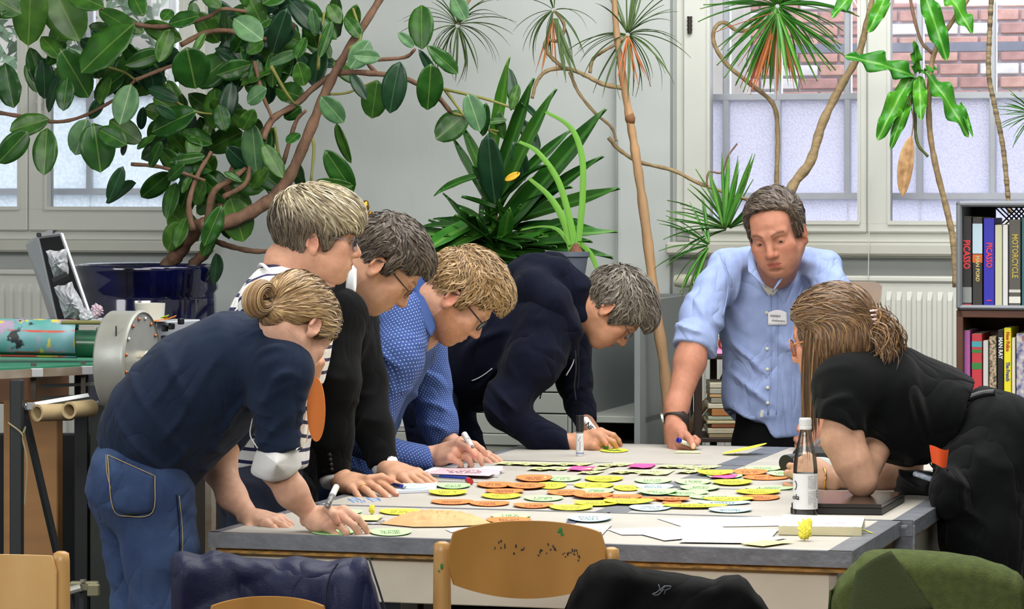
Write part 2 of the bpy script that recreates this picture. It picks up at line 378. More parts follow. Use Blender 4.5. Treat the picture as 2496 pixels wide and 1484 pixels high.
tb = MB(); tb.rbox(UVof(PV(1752, 0, 19.4))[0], UVof(PV(1800, 0, 19.4))[0], 19.4, 19.55, 0, 4); tb.rbox(bp0-.2, bp1+.6, 19.5, 19.62, PV(1900, 130, 19.5).z, PV(1900, 108, 19.5).z)
tag(tb.build('timber_framework', mat('weathered_timber', '#8d8f9c', .8, var=.2, vscale=10)), 'grey weathered timber post and beam outside right window', 'post')
M_hedge = mat('hedge_leaves', '#5f7a5c', .7, rnd=.0, var=.4, vscale=30)
hd = MB()
for k in range(2600):
    u = random.uniform(-7.9, -6.1); v = random.uniform(16.0, 16.8); z = random.uniform(1.0, 3.4)
    a = Vector((random.gauss(0, 1), random.gauss(0, 1), random.gauss(0, 1))).normalized(); c_ = a.cross(Vector((random.gauss(0, 1), random.gauss(0, 1), 1))).normalized(); s_ = random.uniform(.03, .07); p = UV(u, v, z)
    hd.add([p-a*s_, p+c_*s_*.5, p+a*s_, p-c_*s_*.5], [(0, 1, 2, 3)])
tag(hd.build('garden_hedge', M_hedge), 'blurry green and brown hedge outside the left window', 'hedge', kind='stuff')
tag(MB().rbox(-9.5, -3.6, 17.2, 17.4, 0, 3.9).build('garden_wall', mat('garden_wall_render', '#b9b4ac', .9, var=.3, vscale=2.5)), 'pale mottled wall behind the hedge outside left window', 'wall')
struct(MB().rbox(-12, 6, WV+WT, 26, -.12, -.02).build('ground_outside', mat('yard_gravel', '#8f8b84', .9, var=.2, vscale=5)))
# ---- radiators
M_rad = mat('radiator_enamel', '#d4d5cd', .4, var=.04, vscale=4)
def radiator(px0, px1, ytop, V, label, name='radiator', zb=.42):
    u0, u1 = UVof(PV(px0, 700, V))[0], UVof(PV(px1, 700, V))[0]; zt = PV((px0+px1)/2, ytop, V).z
    root = thing(name, label, 'radiator', UV((u0+u1)/2, V, zb))
    b = MB(); n = max(2, int((u1-u0)/.0355)); vs = []; fs = []; prof = [(0, 0), (.18, .0), (.3, .012), (.7, .012), (.82, 0)]
    us = []
    for k in range(n):
        for (t, h) in prof: us.append((u0+(k+t)*(u1-u0)/n, h))
    us.append((u1, 0)); zs = [(zb, 0), (zb+.03, 0), (zb+.06, 1), (zt-.085, 1), (zt-.055, 0), (zt-.012, 0)]
    for (z, a) in zs:
        for (u, h) in us: vs.append(UV(u, V-h*a, z))
    W = len(us)
    for i in range(len(zs)-1):
        for j in range(W-1): fs.append((i*W+j, i*W+j+1, (i+1)*W+j+1, (i+1)*W+j))
    b.add(vs, fs); b.rbox(u0, u1, V+.002, V+.012, zb, zt-.012)
    b.build('panel', M_rad, root)
    g = MB(); g.rbox(u0-.004, u1+.004, V-.012, V+.085, zt-.022, zt, .006)
    g.build('top_grille', M_rad, root)
    for uu in (u0+.004, u1-.004): MB().rbox(uu-.004, uu+.004, V-.004, V+.08, zb+.02, zt-.022).build('side_panel', M_rad, root)
    return root, u0, u1, zt, zb
r1 = radiator(-260, 236, 656, WV-.13, 'long white panel radiator under the left window')
r2 = radiator(1690, 2480, 672, WV-.13, 'white panel radiator under the right window')
vb = MB(); c = PV(1668, 684, WV-.1)
vb.lathe([(.004, -.035), (.02, -.035), (.024, -.02), (.024, .015), (.018, .03), (.004, .032)], c, RM@Matrix.Rotation(PI/2, 3, 'Y'), 20)
vb.tube([c+Ux*.03, c+Ux*.09], .009, 10); vb.build('thermostat_valve', mat('aged_white_plastic', '#c9c7b4', .5, var=.15, vscale=40), r2[0], angle=40)
cord = MB(); cord.tube([PV(2117, 420, WV-.075), PV(2119, 560, WV-.13), PV(2116, 682, WV-.15)], .0016, 6)
tag(cord.build('pull_cord', M_frame), 'thin white cord hanging down from the right window', 'cord')
cord = MB(); cord.tube([PV(1505, 340, WV-.06), PV(1505, 700, WV-.06)], .0022, 6); cord.rbox(wu(1501), wu(1509), WV-.066, WV-.05, wz(702), wz(690))
tag(cord.build('wall_cable', mat('grey_cable', '#8f938f', .6)), 'thin grey cable running down the bare middle wall', 'cable')
# ============================================================ SMOOTH-UNION BODY MODELLER (signed distances -> surface nets)
A3 = lambda v: np.array(v, float)
class Blend:
    def __init__(s): s.ops = []
    def rc(s, a, b, ra, rb, k=.02, lat=None, wd=1.0, sub=False, nz=None, g=0):
        a = A3(a); b = A3(b); L = None if lat is None else A3(Vector(lat).normalized())
        def f(X, a=a, b=b, ra=ra, rb=rb, L=L, wd=wd):
            q = X-a; ab = b-a; n2 = ab@ab+1e-12
            t = np.clip((q@ab)/n2, 0, 1); r = q-t[..., None]*ab
            if L is not None:
                c = r@L; r = r-(c*(1-1/wd))[..., None]*L
            return np.sqrt((r*r).sum(-1))-(ra+(rb-ra)*t)
        m = max(ra, rb)*max(1, wd); s.ops.append((f, np.minimum(a, b)-m, np.maximum(a, b)+m, k, sub, g)); return s
    def chain(s, pts, k=.02, lat=None, wd=1.0, **kw):
        """pts: list of (pos, r[, wd])"""
        for i in range(len(pts)-1):
            w0 = pts[i][2] if len(pts[i]) > 2 else wd; w1 = pts[i+1][2] if len(pts[i+1]) > 2 else wd
            if lat is None or w0 == w1: s.rc(pts[i][0], pts[i+1][0], pts[i][1], pts[i+1][1], k, lat, w0, **kw)
            else: s._rcw(pts[i][0], pts[i+1][0], pts[i][1], pts[i+1][1], k, lat, w0, w1, **kw)
        return s
    def _rcw(s, a, b, ra, rb, k, lat, w0, w1, sub=False, g=0):
        a = A3(a); b = A3(b); L = A3(Vector(lat).normalized())
        def f(X):
            q = X-a; ab = b-a; n2 = ab@ab+1e-12; t = np.clip((q@ab)/n2, 0, 1); r = q-t[..., None]*ab
            c = r@L; r = r-(c*(1-1/(w0+(w1-w0)*t)))[..., None]*L
            return np.sqrt((r*r).sum(-1))-(ra+(rb-ra)*t)
        m = max(ra, rb)*max(1, w0, w1); s.ops.append((f, np.minimum(a, b)-m, np.maximum(a, b)+m, k, sub, g))
    def ell(s, c, r, R=None, k=.02, sub=False, g=0):
        c = A3(c); r = A3(r) if hasattr(r, '__len__') else A3((r, r, r)); M = np.eye(3) if R is None else np.array(R)
        def f(X, c=c, r=r, M=M):
            q = (X-c)@M; k0 = np.sqrt(((q/r)**2).sum(-1)); k1 = np.sqrt(((q/(r*r))**2).sum(-1))+1e-9
            return k0*(k0-1)/k1
        m = np.abs(M)@r; s.ops.append((f, c-m, c+m, k, sub, g)); return s
    def box(s, c, h, R=None, rd=.005, k=.01, sub=False, g=0):
        c = A3(c); h = A3(h); M = np.eye(3) if R is None else np.array(R)
        def f(X):
            q = np.abs((X-c)@M)-(h-rd); o = np.maximum(q, 0); return np.sqrt((o*o).sum(-1))+np.minimum(q.max(-1), 0)-rd
        m = np.abs(M)@h; s.ops.append((f, c-m, c+m, k, sub, g)); return s
    def cut(s, p, n, k=.004, c=None, rad=None):
        """remove everything on the +n side of the plane through p (inside a ball of radius rad round c)"""
        p = A3(p); n = A3(Vector(n).normalized())
        def f(X):
            d = -((X-p)@n)
            if c is not None: d = np.maximum(d, np.sqrt(((X-A3(c))**2).sum(-1))-rad)
            return d
        lo, hi = (np.full(3, -1e3), np.full(3, 1e3)) if c is None else (A3(c)-rad, A3(c)+rad)
        s.ops.append((f, lo, hi, k, True, 0)); return s
    def disp(s, fn): s.ops.append((fn, None, None, 0, 'disp', 0)); return s
    def field(s, X):
        """value at scattered points"""
        D = np.full(X.shape[:-1], 1.0)
        for f, lo, hi, k, sub, g in s.ops:
            if sub == 'disp': D = D+f(X); continue
            d = f(X); D = -smin(-D, d, k) if sub else smin(D, d, k)
        return D
    def grad(s, X, e=.002):
        g = np.stack([s.field(X+A3(v)*e)-s.field(X-A3(v)*e) for v in ((1, 0, 0), (0, 1, 0), (0, 0, 1))], -1)
        return g/(np.linalg.norm(g, axis=-1, keepdims=True)+1e-9)
    def mesh(s, h):
        los = np.min([o[1] for o in s.ops if o[1] is not None and not o[4]], 0)-3*h-.01; his = np.max([o[2] for o in s.ops if o[1] is not None and not o[4]], 0)+3*h+.01
        n = np.ceil((his-los)/h).astype(int)+1
        ax = [los[i]+h*np.arange(n[i]) for i in range(3)]
        D = np.full(n, .08)
        for f, lo, hi, k, sub, g in s.ops:
            if sub == 'disp':
                idx = np.nonzero(np.abs(D) < .035); X = np.stack([ax[i][idx[i]] for i in range(3)], -1); D[idx] += f(X); continue
            pad = k+2.5*h; i0 = np.maximum(0, np.floor((lo-pad-los)/h).astype(int)); i1 = np.minimum(n, np.ceil((hi+pad-los)/h).astype(int)+1)
            if (i1 <= i0).any(): continue
            sl = tuple(slice(i0[i], i1[i]) for i in range(3))
            if sub:
                sub_ = D[sl]; ii = np.nonzero(sub_ < .03)
                X = np.stack([ax[i][i0[i]:i1[i]][ii[i]] for i in range(3)], -1); d = f(X); sub_[ii] = -smin(-sub_[ii], d, k); continue
            X = np.stack(np.meshgrid(*[ax[i][sl[i]] for i in range(3)], indexing='ij'), -1); D[sl] = smin(D[sl], f(X), k)
        return nets(D, los, h)
def smin(a, b, k):
    if k <= 0: return np.minimum(a, b)
    h = np.maximum(k-np.abs(a-b), 0)/k; return np.minimum(a, b)-h*h*k*.25
def nets(D, org, h):
    S = D < 0; n = D.shape
    c = sum(S[i:n[0]-1+i, j:n[1]-1+j, k:n[2]-1+k].astype(np.int8) for i in (0, 1) for j in (0, 1) for k in (0, 1))
    act = (c > 0) & (c < 8); idx = -np.ones(act.shape, int); cells = np.argwhere(act); idx[act] = np.arange(len(cells))
    pos = np.zeros((len(cells), 3)); cnt = np.zeros(len(cells))
    cor = [(i, j, k) for i in (0, 1) for j in (0, 1) for k in (0, 1)]
    for a in cor:
        for ax in range(3):
            if a[ax]: continue
            b = list(a); b[ax] = 1
            va = D[tuple((cells+a).T)]; vb = D[tuple((cells+b).T)]; m = (va < 0) != (vb < 0)
            t = np.where(m, va/(va-vb+1e-30), 0); p = np.array(a, float)+np.eye(3)[ax]*t[:, None]
            pos += p*m[:, None]; cnt += m
    V = org+h*(cells+pos/cnt[:, None]); Fs = []
    for ax in range(3):
        a1, a2 = [(1, 2), (2, 0), (0, 1)][ax]
        s0 = [slice(1, n[i]-1) for i in range(3)]; s1 = list(s0); s0[ax] = slice(0, n[ax]-1); s1[ax] = slice(1, n[ax])
        A = S[tuple(s0)]; B = S[tuple(s1)]; e = np.argwhere(A != B)
        if not len(e): continue
        fl = A[tuple(e.T)]; off = np.ones(3, int); off[ax] = 0; base = e+off
        d1 = np.zeros(3, int); d1[a1] = 1; d2 = np.zeros(3, int); d2[a2] = 1
        q = np.stack([idx[tuple((base-d1-d2).T)], idx[tuple((base-d2).T)], idx[tuple(base.T)], idx[tuple((base-d1).T)]], 1)
        q[~fl] = q[~fl][:, ::-1]; Fs.append(q)
    Q = np.concatenate(Fs); Q = Q[(Q >= 0).all(1)]
    return V, Q
def np_mesh(name, V, Q, mats, smooth=True):
    me = bpy.data.meshes.new(name); me.vertices.add(len(V)); me.vertices.foreach_set('co', V.astype(np.float32).ravel())
    me.loops.add(Q.size); me.loops.foreach_set('vertex_index', Q.astype(np.int32).ravel())
    me.polygons.add(len(Q)); me.polygons.foreach_set('loop_start', np.arange(0, Q.size, 4, dtype=np.int32))
    if smooth: me.polygons.foreach_set('use_smooth', np.ones(len(Q), bool))
    for m in (mats if isinstance(mats, (list, tuple)) else [mats]): me.materials.append(m)
    me.update(calc_edges=True); me.validate(); return me
def relax(V, Q, it=1, lam=.5):
    for _ in range(it):
        acc = np.zeros_like(V); c = np.zeros(len(V))
        for i in range(4):
            j = Q[:, (i+1) % 4]; k = Q[:, i]; np.add.at(acc, k, V[j]); np.add.at(acc, j, V[k]); np.add.at(c, k, 1); np.add.at(c, j, 1)
        V = V+lam*(acc/np.maximum(c, 1)[:, None]-V)
    return V
def put(name, V, Q, mats, parent=None, attrs=None, smooth=True):
    base = A3(wloc(parent)) if parent is not None else V.mean(0)
    me = np_mesh(name, V-base, Q, mats, smooth)
    for an, (ty, val) in (attrs or {}).items():
        at = me.attributes.new(an, ty, 'POINT'); at.data.foreach_set('color' if ty == 'FLOAT_COLOR' else ('vector' if ty == 'FLOAT_VECTOR' else 'value'), val.astype(np.float32).ravel())
    o = bpy.data.objects.new(name, me); C.objects.link(o)
    if parent is not None: o.parent = parent
    else: o.location = base
    return o
def swave(X, dirv, freq, warp=.0, wf=8.0, ph=0.0):
    d = A3(Vector(dirv).normalized()); s = X@d*freq+ph
    if warp:
        s = s+warp*(np.sin(X[..., 0]*wf+1.3*X[..., 2]*wf+ph)+np.sin(X[..., 1]*wf*1.3-X[..., 2]*wf*.7+2+ph)+.5*np.sin(X[..., 0]*wf*2.1+X[..., 1]*wf*1.7+ph*2))
    return s
def folds(amp, dirv, freq, warp=1.2, wf=7.0, ph=0.0, c=None, rad=None, sharp=2.0):
    def f(X):
        w = np.abs(np.sin(.5*swave(X, dirv, freq*2.6, warp*1.7, wf*1.5, ph))); m = np.clip(.5+.9*np.sin(swave(X, (1, .3, .2), 37, 1.2, 11, ph*2)), 0, 1.3); d = -1.1*amp*(m*np.exp(-(w/.42)**2)-.25)
        if c is not None: d = d*np.exp(-((np.sqrt(((X-A3(c))**2).sum(-1))/rad)**2))
        return d
    return f
# ------------------------------------------------------------ heads
def head_rot(yaw, pitch, roll=0):
    y, p, r = [math.radians(k) for k in (yaw, pitch, roll)]
    Fv = Vector((math.cos(y), math.sin(y), 0)); R = Vector((math.sin(y), -math.cos(y), 0)); U = Vector((0, 0, 1))
    F2 = Fv*math.cos(p)-U*math.sin(p); U2 = U*math.cos(p)+Fv*math.sin(p)
    q = Quaternion(F2, r); R = q@R; U2 = q@U2
    return Matrix((R, F2, U2)).transposed()       # columns: x = own right, y = face, z = crown
def head_sdf(B, mood, male=False, beard=0, openeye=False, nose=1.0, chin=0, wide=1.0):
    e = B.ell; w = wide
    e((0, -.018, .030), (.0765*w, .096, .088), k=0)
    e((0, .022, .012), (.066*w, .072, .080), k=.03)
    e((0, .028, -.045), (.054*w, .058, .062), k=.03)
    e((0, .030, -.066), (.050*w, .048, .040), k=.03)
    e((0, .066, -.098), (.025*w+.003*male, .021+chin, .018), k=.028)                     # chin
    for s in (-1, 1):
        B.rc((s*.053*w, .004, -.050), (s*.022, .066, -.092), .016+.002*male, .015, k=.024)   # jaw line
        e((s*.043*w, .058, -.022), (.023, .023, .020), k=.025)                       # cheekbone
        B.rc((s*.014, .086, .021), (s*.044*w, .070, .023), .009+.002*male, .009, k=.014)    # brow
        e((s*.032, .092, .001), (.0165, .013, .0125), k=.012, sub=True)           # socket
        e((s*.0315, .0735, .0005), (.0133, .0133, .0133), k=.004)                     # lid over the eyeball
        e((s*.072*w, .012, .015), (.012, .04, .04), k=.03, sub=True)                # temple
        e((s*.036*w, .064, -.060), (.018, .018, .022), k=.03)
    B.rc((0, .084, .012), (0, .1085, -.030), .0082, .0112*nose, k=.011)              # nose
    e((0, .104, -.033), (.0125*nose, .0125, .0105), k=.006)
    for s in (-1, 1):
        e((s*.0128, .096, -.0365), (.0075, .0105, .0075), k=.006); e((s*.0065, .104, -.0445), (.0032, .0055, .003), k=.003, sub=True)
    e((0, .074, -.066), (.030, .024, .022), k=.02)                             # muzzle
    B.rc((-.018, .0875, -.0615), (0, .0950, -.0595), .0038, .0048, k=.006); B.rc((.018, .0875, -.0615), (0, .0950, -.0595), .0038, .0048, k=.006)
    B.rc((-.015, .0870, -.0700), (.015, .0870, -.0700), .0045, .0045, k=.007); e((0, .0900, -.0700), (.013, .0065, .0048), k=.006)
    B.rc((-.020, .0935, -.0655), (0, .1025, -.0650), .0012, .0016, k=.003, sub=True); B.rc((.020, .0935, -.0655), (0, .1025, -.0650), .0012, .0016, k=.003, sub=True)
    e((0, .091, -.0825), (.016, .006, .005), k=.008, sub=True)
    if openeye:
        for s in (-1, 1):
            e((s*.0315, .0885, -.0018), (.0112, .006, .0029), k=.002, sub=True)
    else:
        for s in (-1, 1): B.rc((s*.021, .0855, -.006), (s*.042, .0815, -.0055), .0011, .0011, k=.002, sub=True)
    for s in (-1, 1):                                                            # ears
        R = np.array(Matrix.Rotation(s*math.radians(-24), 3, 'Z') @ Matrix.Rotation(math.radians(12), 3, 'X'))
        c = A3((s*.079*w, -.012, -.018))
        e(c, (.0055, .0175, .030), R, k=.004)
        e(c+A3((s*.0045, .001, .004)), (.0050, .0115, .0205), R, k=.003, sub=True)
        B.rc(c+A3((s*-.001, -.010, .022)), c+A3((s*-.001, .010, .024)), .0045, .0035, k=.004); B.rc(c+A3((s*-.000, -.014, .016)), c+A3((s*.001, -.013, -.010)), .0042, .0042, k=.004)
        e(c+A3((s*-.003, .006, -.024)), (.0055, .009, .009), R, k=.006); e(c+A3((s*-.004, .0125, -.002)), (.006, .005, .008), k=.005)
def skin_cols(V, base, lips, brow, beard=None, redness=.3, seed=0, ear_red=.25, top=None, shade_hair=None):
    """colour per vertex in head space: lips, brows, cheeks, stubble"""
    n = len(V); c = np.tile(A3(lin(base)), (n, 1)); x, y, z = V.T
    def mixin(col, m): 
        nonlocal c
        m = np.clip(m, 0, 1)[:, None]; c = c*(1-m)+A3(lin(col))*m
    def g(cx, cy, cz, rx, ry, rz): return np.exp(-(((x-cx)/rx)**2+((y-cy)/ry)**2+((z-cz)/rz)**2))
    red = '#b5604c'
    mixin(red, redness*(g(.043, .06, -.03, .022, .03, .02)+g(-.043, .06, -.03, .022, .03, .02)))
    mixin(red, redness*1.1*g(0, .108, -.035, .014, .02, .014))
    mixin('#b0503f', ear_red*((np.abs(x) > .073)*g(0, -.012, -.018, 9, .025, .034)))
    mixin(lips, .85*np.clip(1.6*np.exp(-((x/.021)**4+((z+.0652)/(.0095-.10*np.abs(x)))**4))-.2, 0, 1)*(y > .08))
    if brow:
        for s in (-1, 1):
            t = (x*s-.013)/.036; zz = .0245+.006*np.sin(np.clip(t, 0, 1)*2.6)-.003
            mixin(brow, .8*np.exp(-((z-zz)/.0042)**2)*(t > 0)*(t < 1)*(y > .05))
            mixin('#3a2620', .7*np.exp(-((z+.0052)/.0016)**2)*(np.abs(x*s-.0315) < .011)*(y > .07))
    if beard:
        col, amt = beard
        m = (z < -.03)*(y > -.005)*np.clip((-.03-z)/.02, 0, 1)*(1-np.exp(-((x/.024)**2+((z+.065)/.013)**2)))*np.clip((z+.135)/.02, 0, 1)
        m = np.maximum(m, .9*np.exp(-((x/.026)**4+((z+.0535)/.0045)**2))*(y > .08)); rn = np.random.RandomState(seed).rand(n)
        mixin(col, amt*m*(.75+.5*rn))
    if shade_hair: 
        col, fn, amt = shade_hair; mixin(col, amt*fn(V))
    return np.concatenate([c, np.ones((n, 1))], 1)
def skin_material(name, rough=.55):
    m = mat(name, '#c08a70', rough, attr='Col', var=.14, vscale=55, bump=.15, bscale=420, sss=.12, spec=.3); return m
M_skin = skin_material('skin')
# ------------------------------------------------------------ hair
def hair_material(name, cols, rough=.42):
    m = bpy.data.materials.new(name); m.use_nodes = True; N = m.node_tree.nodes; L = m.node_tree.links; b = N['Principled BSDF']
    a = N.new('ShaderNodeAttribute'); a.attribute_name = 'Col'; L.new(a.outputs['Color'], b.inputs['Base Color'])
    b.inputs['Roughness'].default_value = rough; b.inputs['Specular IOR Level'].default_value = .45; b.inputs['Sheen Weight'].default_value = .15
    return m
M_hair = hair_material('hair_strands', None)
def locks(seeds, flow, field, grad, M, o, n_seg=9, step=.008, lift=.002, r=.0016, colfn=None, rnd=None, drop=.0, wav=.0, spread=.2, follow=1.0, lenvar=.35):
    """combed tapered locks growing over a distance-field surface, canonical head space -> vertices, quads, colours"""
    rs = rnd or np.random.RandomState(3); n = len(seeds); X = seeds.copy(); pts = [X.copy()]; G = grad(X); X = X-G*(field(X)[:, None]-lift*.3)
    pts = [X.copy()]; jit = rs.normal(0, spread, (n, 3)); ln = 1-lenvar*rs.rand(n); ph = rs.rand(n)*6.28; lf = lift*(.3+1.4*rs.rand(n))
    for i in range(n_seg):
        d = flow(X)+jit; G = grad(X); t = i/n_seg
        d = d-G*(d*G).sum(-1, keepdims=True)*follow; d /= np.linalg.norm(d, axis=-1, keepdims=True)+1e-9
        if wav: d = d+wav*np.sin(ph+i*1.1)[:, None]*np.cross(d, G)
        X = X+d*step*ln[:, None]; f = field(X)
        tgt = lf*min(1, t*3)+drop*t*t
        X = X-G*((f-tgt)*np.where(f < tgt, 1.0, follow))[:, None]; pts.append(X.copy())
    Pt = np.stack(pts, 1); K = n_seg+1; T = np.gradient(Pt, axis=1); T /= np.linalg.norm(T, axis=-1, keepdims=True)+1e-9
    G = grad(Pt.reshape(-1, 3)).reshape(Pt.shape); S = np.cross(T, G); S /= np.linalg.norm(S, axis=-1, keepdims=True)+1e-9
    tt = np.linspace(0, 1, K); rad = r*(np.minimum(1, .45+tt*3)*(1-tt**2.2)+.06); rv = rad[None, :, None]*(.55+.9*rs.rand(n))[:, None, None]
    tw = rs.normal(0, .45, (n, 1, 1)); W = S*np.cos(tw)+G*np.sin(tw)
    Vv = np.stack([Pt+W*rv*1.9, Pt-W*rv*1.9], 2); ids = np.arange(n*K*2).reshape(n, K, 2)
    Q = np.stack([ids[:, :-1, 0], ids[:, :-1, 1], ids[:, 1:, 1], ids[:, 1:, 0]], -1).reshape(-1, 4)
    col = colfn(seeds, rs)[:, None, None, :]*np.ones((1, K, 2, 1)); tone = (.9+.15*tt)[None, :, None, None]; col = col*tone
    col = np.concatenate([np.clip(col, 0, 1), np.ones((n, K, 2, 1))], -1)
    return Vv.reshape(-1, 3), Q, col.reshape(-1, 4)
def merge(parts):
    V = []; Q = []; Cc = []; k = 0
    for v, q, c in parts: V.append(v); Q.append(q+k); Cc.append(c); k += len(v)
    return np.concatenate(V), np.concatenate(Q), np.concatenate(Cc)
def surf_points(B, mask, n, rs, lo, hi):
    out = []; got = 0
    while got < n:
        X = rs.uniform(lo, hi, (n*8, 3)); f = B.field(X); X = X[np.abs(f) < .012]; f = f[np.abs(f) < .012]
        X = X-B.grad(X)*f[:, None]; X = X[mask(X)]; out.append(X); got += len(X)
        if len(out) > 12: break
    return np.concatenate(out)[:n]
# ------------------------------------------------------------ hands
def hand(B, wr, dirv, back, side, curl, spread=None, thumb=None, scale=1.0, k=.005, thumb_pts=None):
    """palm and five fingers; dirv: wrist->knuckles, back: normal of the back of the hand, side +1 right hand / -1 left. curl: per finger (mcp,pip,dip) degrees"""
    D = Vector(dirv).normalized(); Bk = Vector(back); Bk = (Bk-D*Bk.dot(D)).normalized(); Tm = Bk.cross(D)*side    # towards the thumb
    wr = Vector(wr); s = scale; tips = []
    M = np.array(Matrix((D, Tm, Bk)).transposed())
    kn = [(.094, .030), (.098, .010), (.094, -.011), (.086, -.030)]; ln = [(.041, .025, .021), (.045, .028, .022), (.042, .026, .022), (.033, .020, .019)]; rr = [.0092, .0094, .0090, .0080]
    spread = spread or (7, 1, -5, -12)
    palm = Blend(); 
    for (dx, ty), r in zip(kn, rr): palm.rc(wr+D*.012*s+Tm*ty*.55*s, wr+D*dx*s*.97+Tm*ty*s-Bk*.002, .0150*s, .0125*s, k=.014)
    palm.rc(wr-D*.02, wr+D*.03*s, .019*s, .0165*s, k=.02, lat=Tm, wd=1.35)
    palm.ell(wr+D*.04*s+Tm*.024*s-Bk*.010*s, (.030*s, .016*s, .013*s), M, k=.014); palm.ell(wr+D*.035*s-Tm*.026*s-Bk*.006*s, (.032*s, .012*s, .013*s), M, k=.012)
    chains = []
    for i in range(4):
        dx, ty = kn[i]; p = wr+D*dx*s+Tm*ty*s; a = 0; rot = Quaternion(Bk, math.radians(spread[i])*side); d0 = rot@D; tl = rot@Tm; pts = [(p, rr[i]*s*1.12)]
        for j in range(3):
            a += math.radians(curl[i][j]); d = d0*math.cos(a)-Bk*math.sin(a); p = p+d*ln[i][j]*s; pts.append((p, rr[i]*s*(1.0, .93, .80)[j]))
        chains.append(pts); tips.append(p)
    if thumb_pts: tp = [Vector(q) for q in thumb_pts]
    else:
        th = thumb or ((.7, .72, -.25), (.92, .3, -.25), (1, .05, -.2)); p = wr+D*.028*s+Tm*.026*s-Bk*.006*s; tp = [p]
        for v, L in zip(th, (.040, .032, .026)):
            q = D*v[0]+Tm*v[1]+Bk*v[2]; p = p+q.normalized()*L*s; tp.append(p)
    chains.append([(tp[0], .0150*s), (tp[1], .0115*s), (tp[2], .0105*s), (tp[3], .0085*s)]); tips.append(tp[3])
    def f(X, palm=palm, chains=chains):
        dp = palm.field(X); out = dp
        for ch in chains:
            dc = np.full(X.shape[:-1], 1.0)
            for (a, ra), (b, rb) in zip(ch[:-1], ch[1:]):
                a_ = A3(a); ab = A3(b)-a_; q = X-a_; t = np.clip((q@ab)/(ab@ab), 0, 1); dc = smin(dc, np.linalg.norm(q-t[..., None]*ab, axis=-1)-(ra+(rb-ra)*t), .003)
            out = np.minimum(out, smin(dp, dc, .009))
        return out
    allp = [A3(q[0]) for ch in chains for q in ch]+[A3(wr-D*.03)]
    B.ops.append((f, np.min(allp, 0)-.03, np.max(allp, 0)+.03, k, False, 0)); return tips, chains
CURL = dict(flat=[(8, 6, 4), (6, 6, 4), (8, 8, 5), (10, 10, 6)], relaxed=[(14, 14, 8), (16, 16, 10), (20, 20, 12), (24, 24, 14)],
            pen=[(42, 38, 18), (50, 48, 24), (58, 62, 34), (62, 72, 40)], fist=[(78, 88, 50), (82, 92, 55), (84, 92, 55), (84, 90, 55)], hold=[(45, 55, 25), (50, 60, 30), (55, 60, 30), (55, 62, 30)])
def limb_cols(V, base, tips=(), wristred=.2, knuck=()):
    n = len(V); c = np.tile(A3(lin(base)), (n, 1))
    for t in tips:
        m = (np.exp(-(np.linalg.norm(V-A3(t), axis=1)/.014)**2)*.45)[:, None]; c = c*(1-m)+A3(lin('#c9705f'))*m
    for t in knuck:
        m = (np.exp(-(np.linalg.norm(V-A3(t), axis=1)/.009)**2)*.30)[:, None]; c = c*(1-m)+A3(lin('#b0604e'))*m
    return np.concatenate([c, np.ones((n, 1))], 1)
def nails(body, chains, back, n=4):
    """finger nails: small raised plates on the finger ends"""
    Bk = Vector(back)
    for ch in chains[:n]:
        a, b = Vector(ch[-2][0]), Vector(ch[-1][0]); d = (b-a).normalized(); u = (Bk-d*Bk.dot(d))
        if u.length < .3: continue
        u.normalize(); s = d.cross(u); r = ch[-1][1]; c = b+u*r*.88+d*.001; mb = MB()
        mb.lathe([(.0001, .0011), (.003, .0009), (.0046, .0001), (.0046, -.002)], c, Matrix((d, s, u)).transposed(), 10, 1.35, 1); mb.build('finger_nail', M_nail, body, smooth=True)
M_nail = mat('finger_nail', '#d9a898', .3)
# ============================================================ PEOPLE
def J(px, py, d, rp): return (P(px, py, d), rp*d/F)
def poly_sd(y, z, poly):
    d = np.full(y.shape, 1e9); sgn = np.ones(y.shape); n = len(poly)
    for i in range(n):
        (ay, az), (by, bz) = poly[i], poly[i-1]; ey, ez = by-ay, bz-az; wy, wz_ = y-ay, z-az
        t = np.clip((wy*ey+wz_*ez)/(ey*ey+ez*ez), 0, 1); d = np.minimum(d, (wy-ey*t)**2+(wz_-ez*t)**2)
        c1 = z >= az; c2 = z < bz; c3 = ey*wz_ > ez*wy
        flip = (c1 & c2 & c3) | (~c1 & ~c2 & ~c3); sgn = np.where(flip, -sgn, sgn)
    return sgn*np.sqrt(d)
# hair outline in the side view of the head (y forward, z up): everything inside is covered
HL_SHORT = [(.25, .25), (.25, .064), (.084, .058), (.070, .036), (.047, .030), (.026, .026), (.022, -.012), (.012, -.016), (.004, .018), (-.016, .022), (-.030, .004), (-.033, -.034), (-.055, -.062), (-.25, -.075), (-.25, .25)]
HL_LONG = [(.25, .25), (.25, .062), (.080, .060), (.062, .030), (.040, .006), (.024, -.018), (.010, -.010), (.002, .014), (-.018, .012), (-.028, -.010), (-.036, -.045), (-.070, -.078), (-.25, -.090), (-.25, .25)]
class Head:
    def __init__(s, ear, side, rot, scale=1.0, neck=None, neck_r=.056, width=1.0, **kw):
        """ear: world point of the near ear, side -1/+1 which ear (own right = +1)"""
        s.R = np.array(rot); s.s = scale; e = A3((side*.079*width, -.012, -.018)) if side else A3((0, 0, 0))
        s.c = A3(ear)-s.R@e*scale; s.B = Blend(); head_sdf(s.B, None, wide=width, **kw); s.w = width
        for nk in (neck or []):
            q = s.inv(A3(nk[0])); s.B.rc((0, -.022, -.045), q, neck_r, nk[1]/scale, k=.022)
    def inv(s, X): return (X-s.c)@s.R/s.s
    def out(s, X): return X@s.R.T*s.s+s.c
    def dirc(s, v): return A3(v)@s.R
def head_mesh(H, cols, h=.0027):
    V, Q = H.B.mesh(h); V = relax(V, Q, 1, .35); c = skin_cols(V, **cols); return H.out(V), Q, c
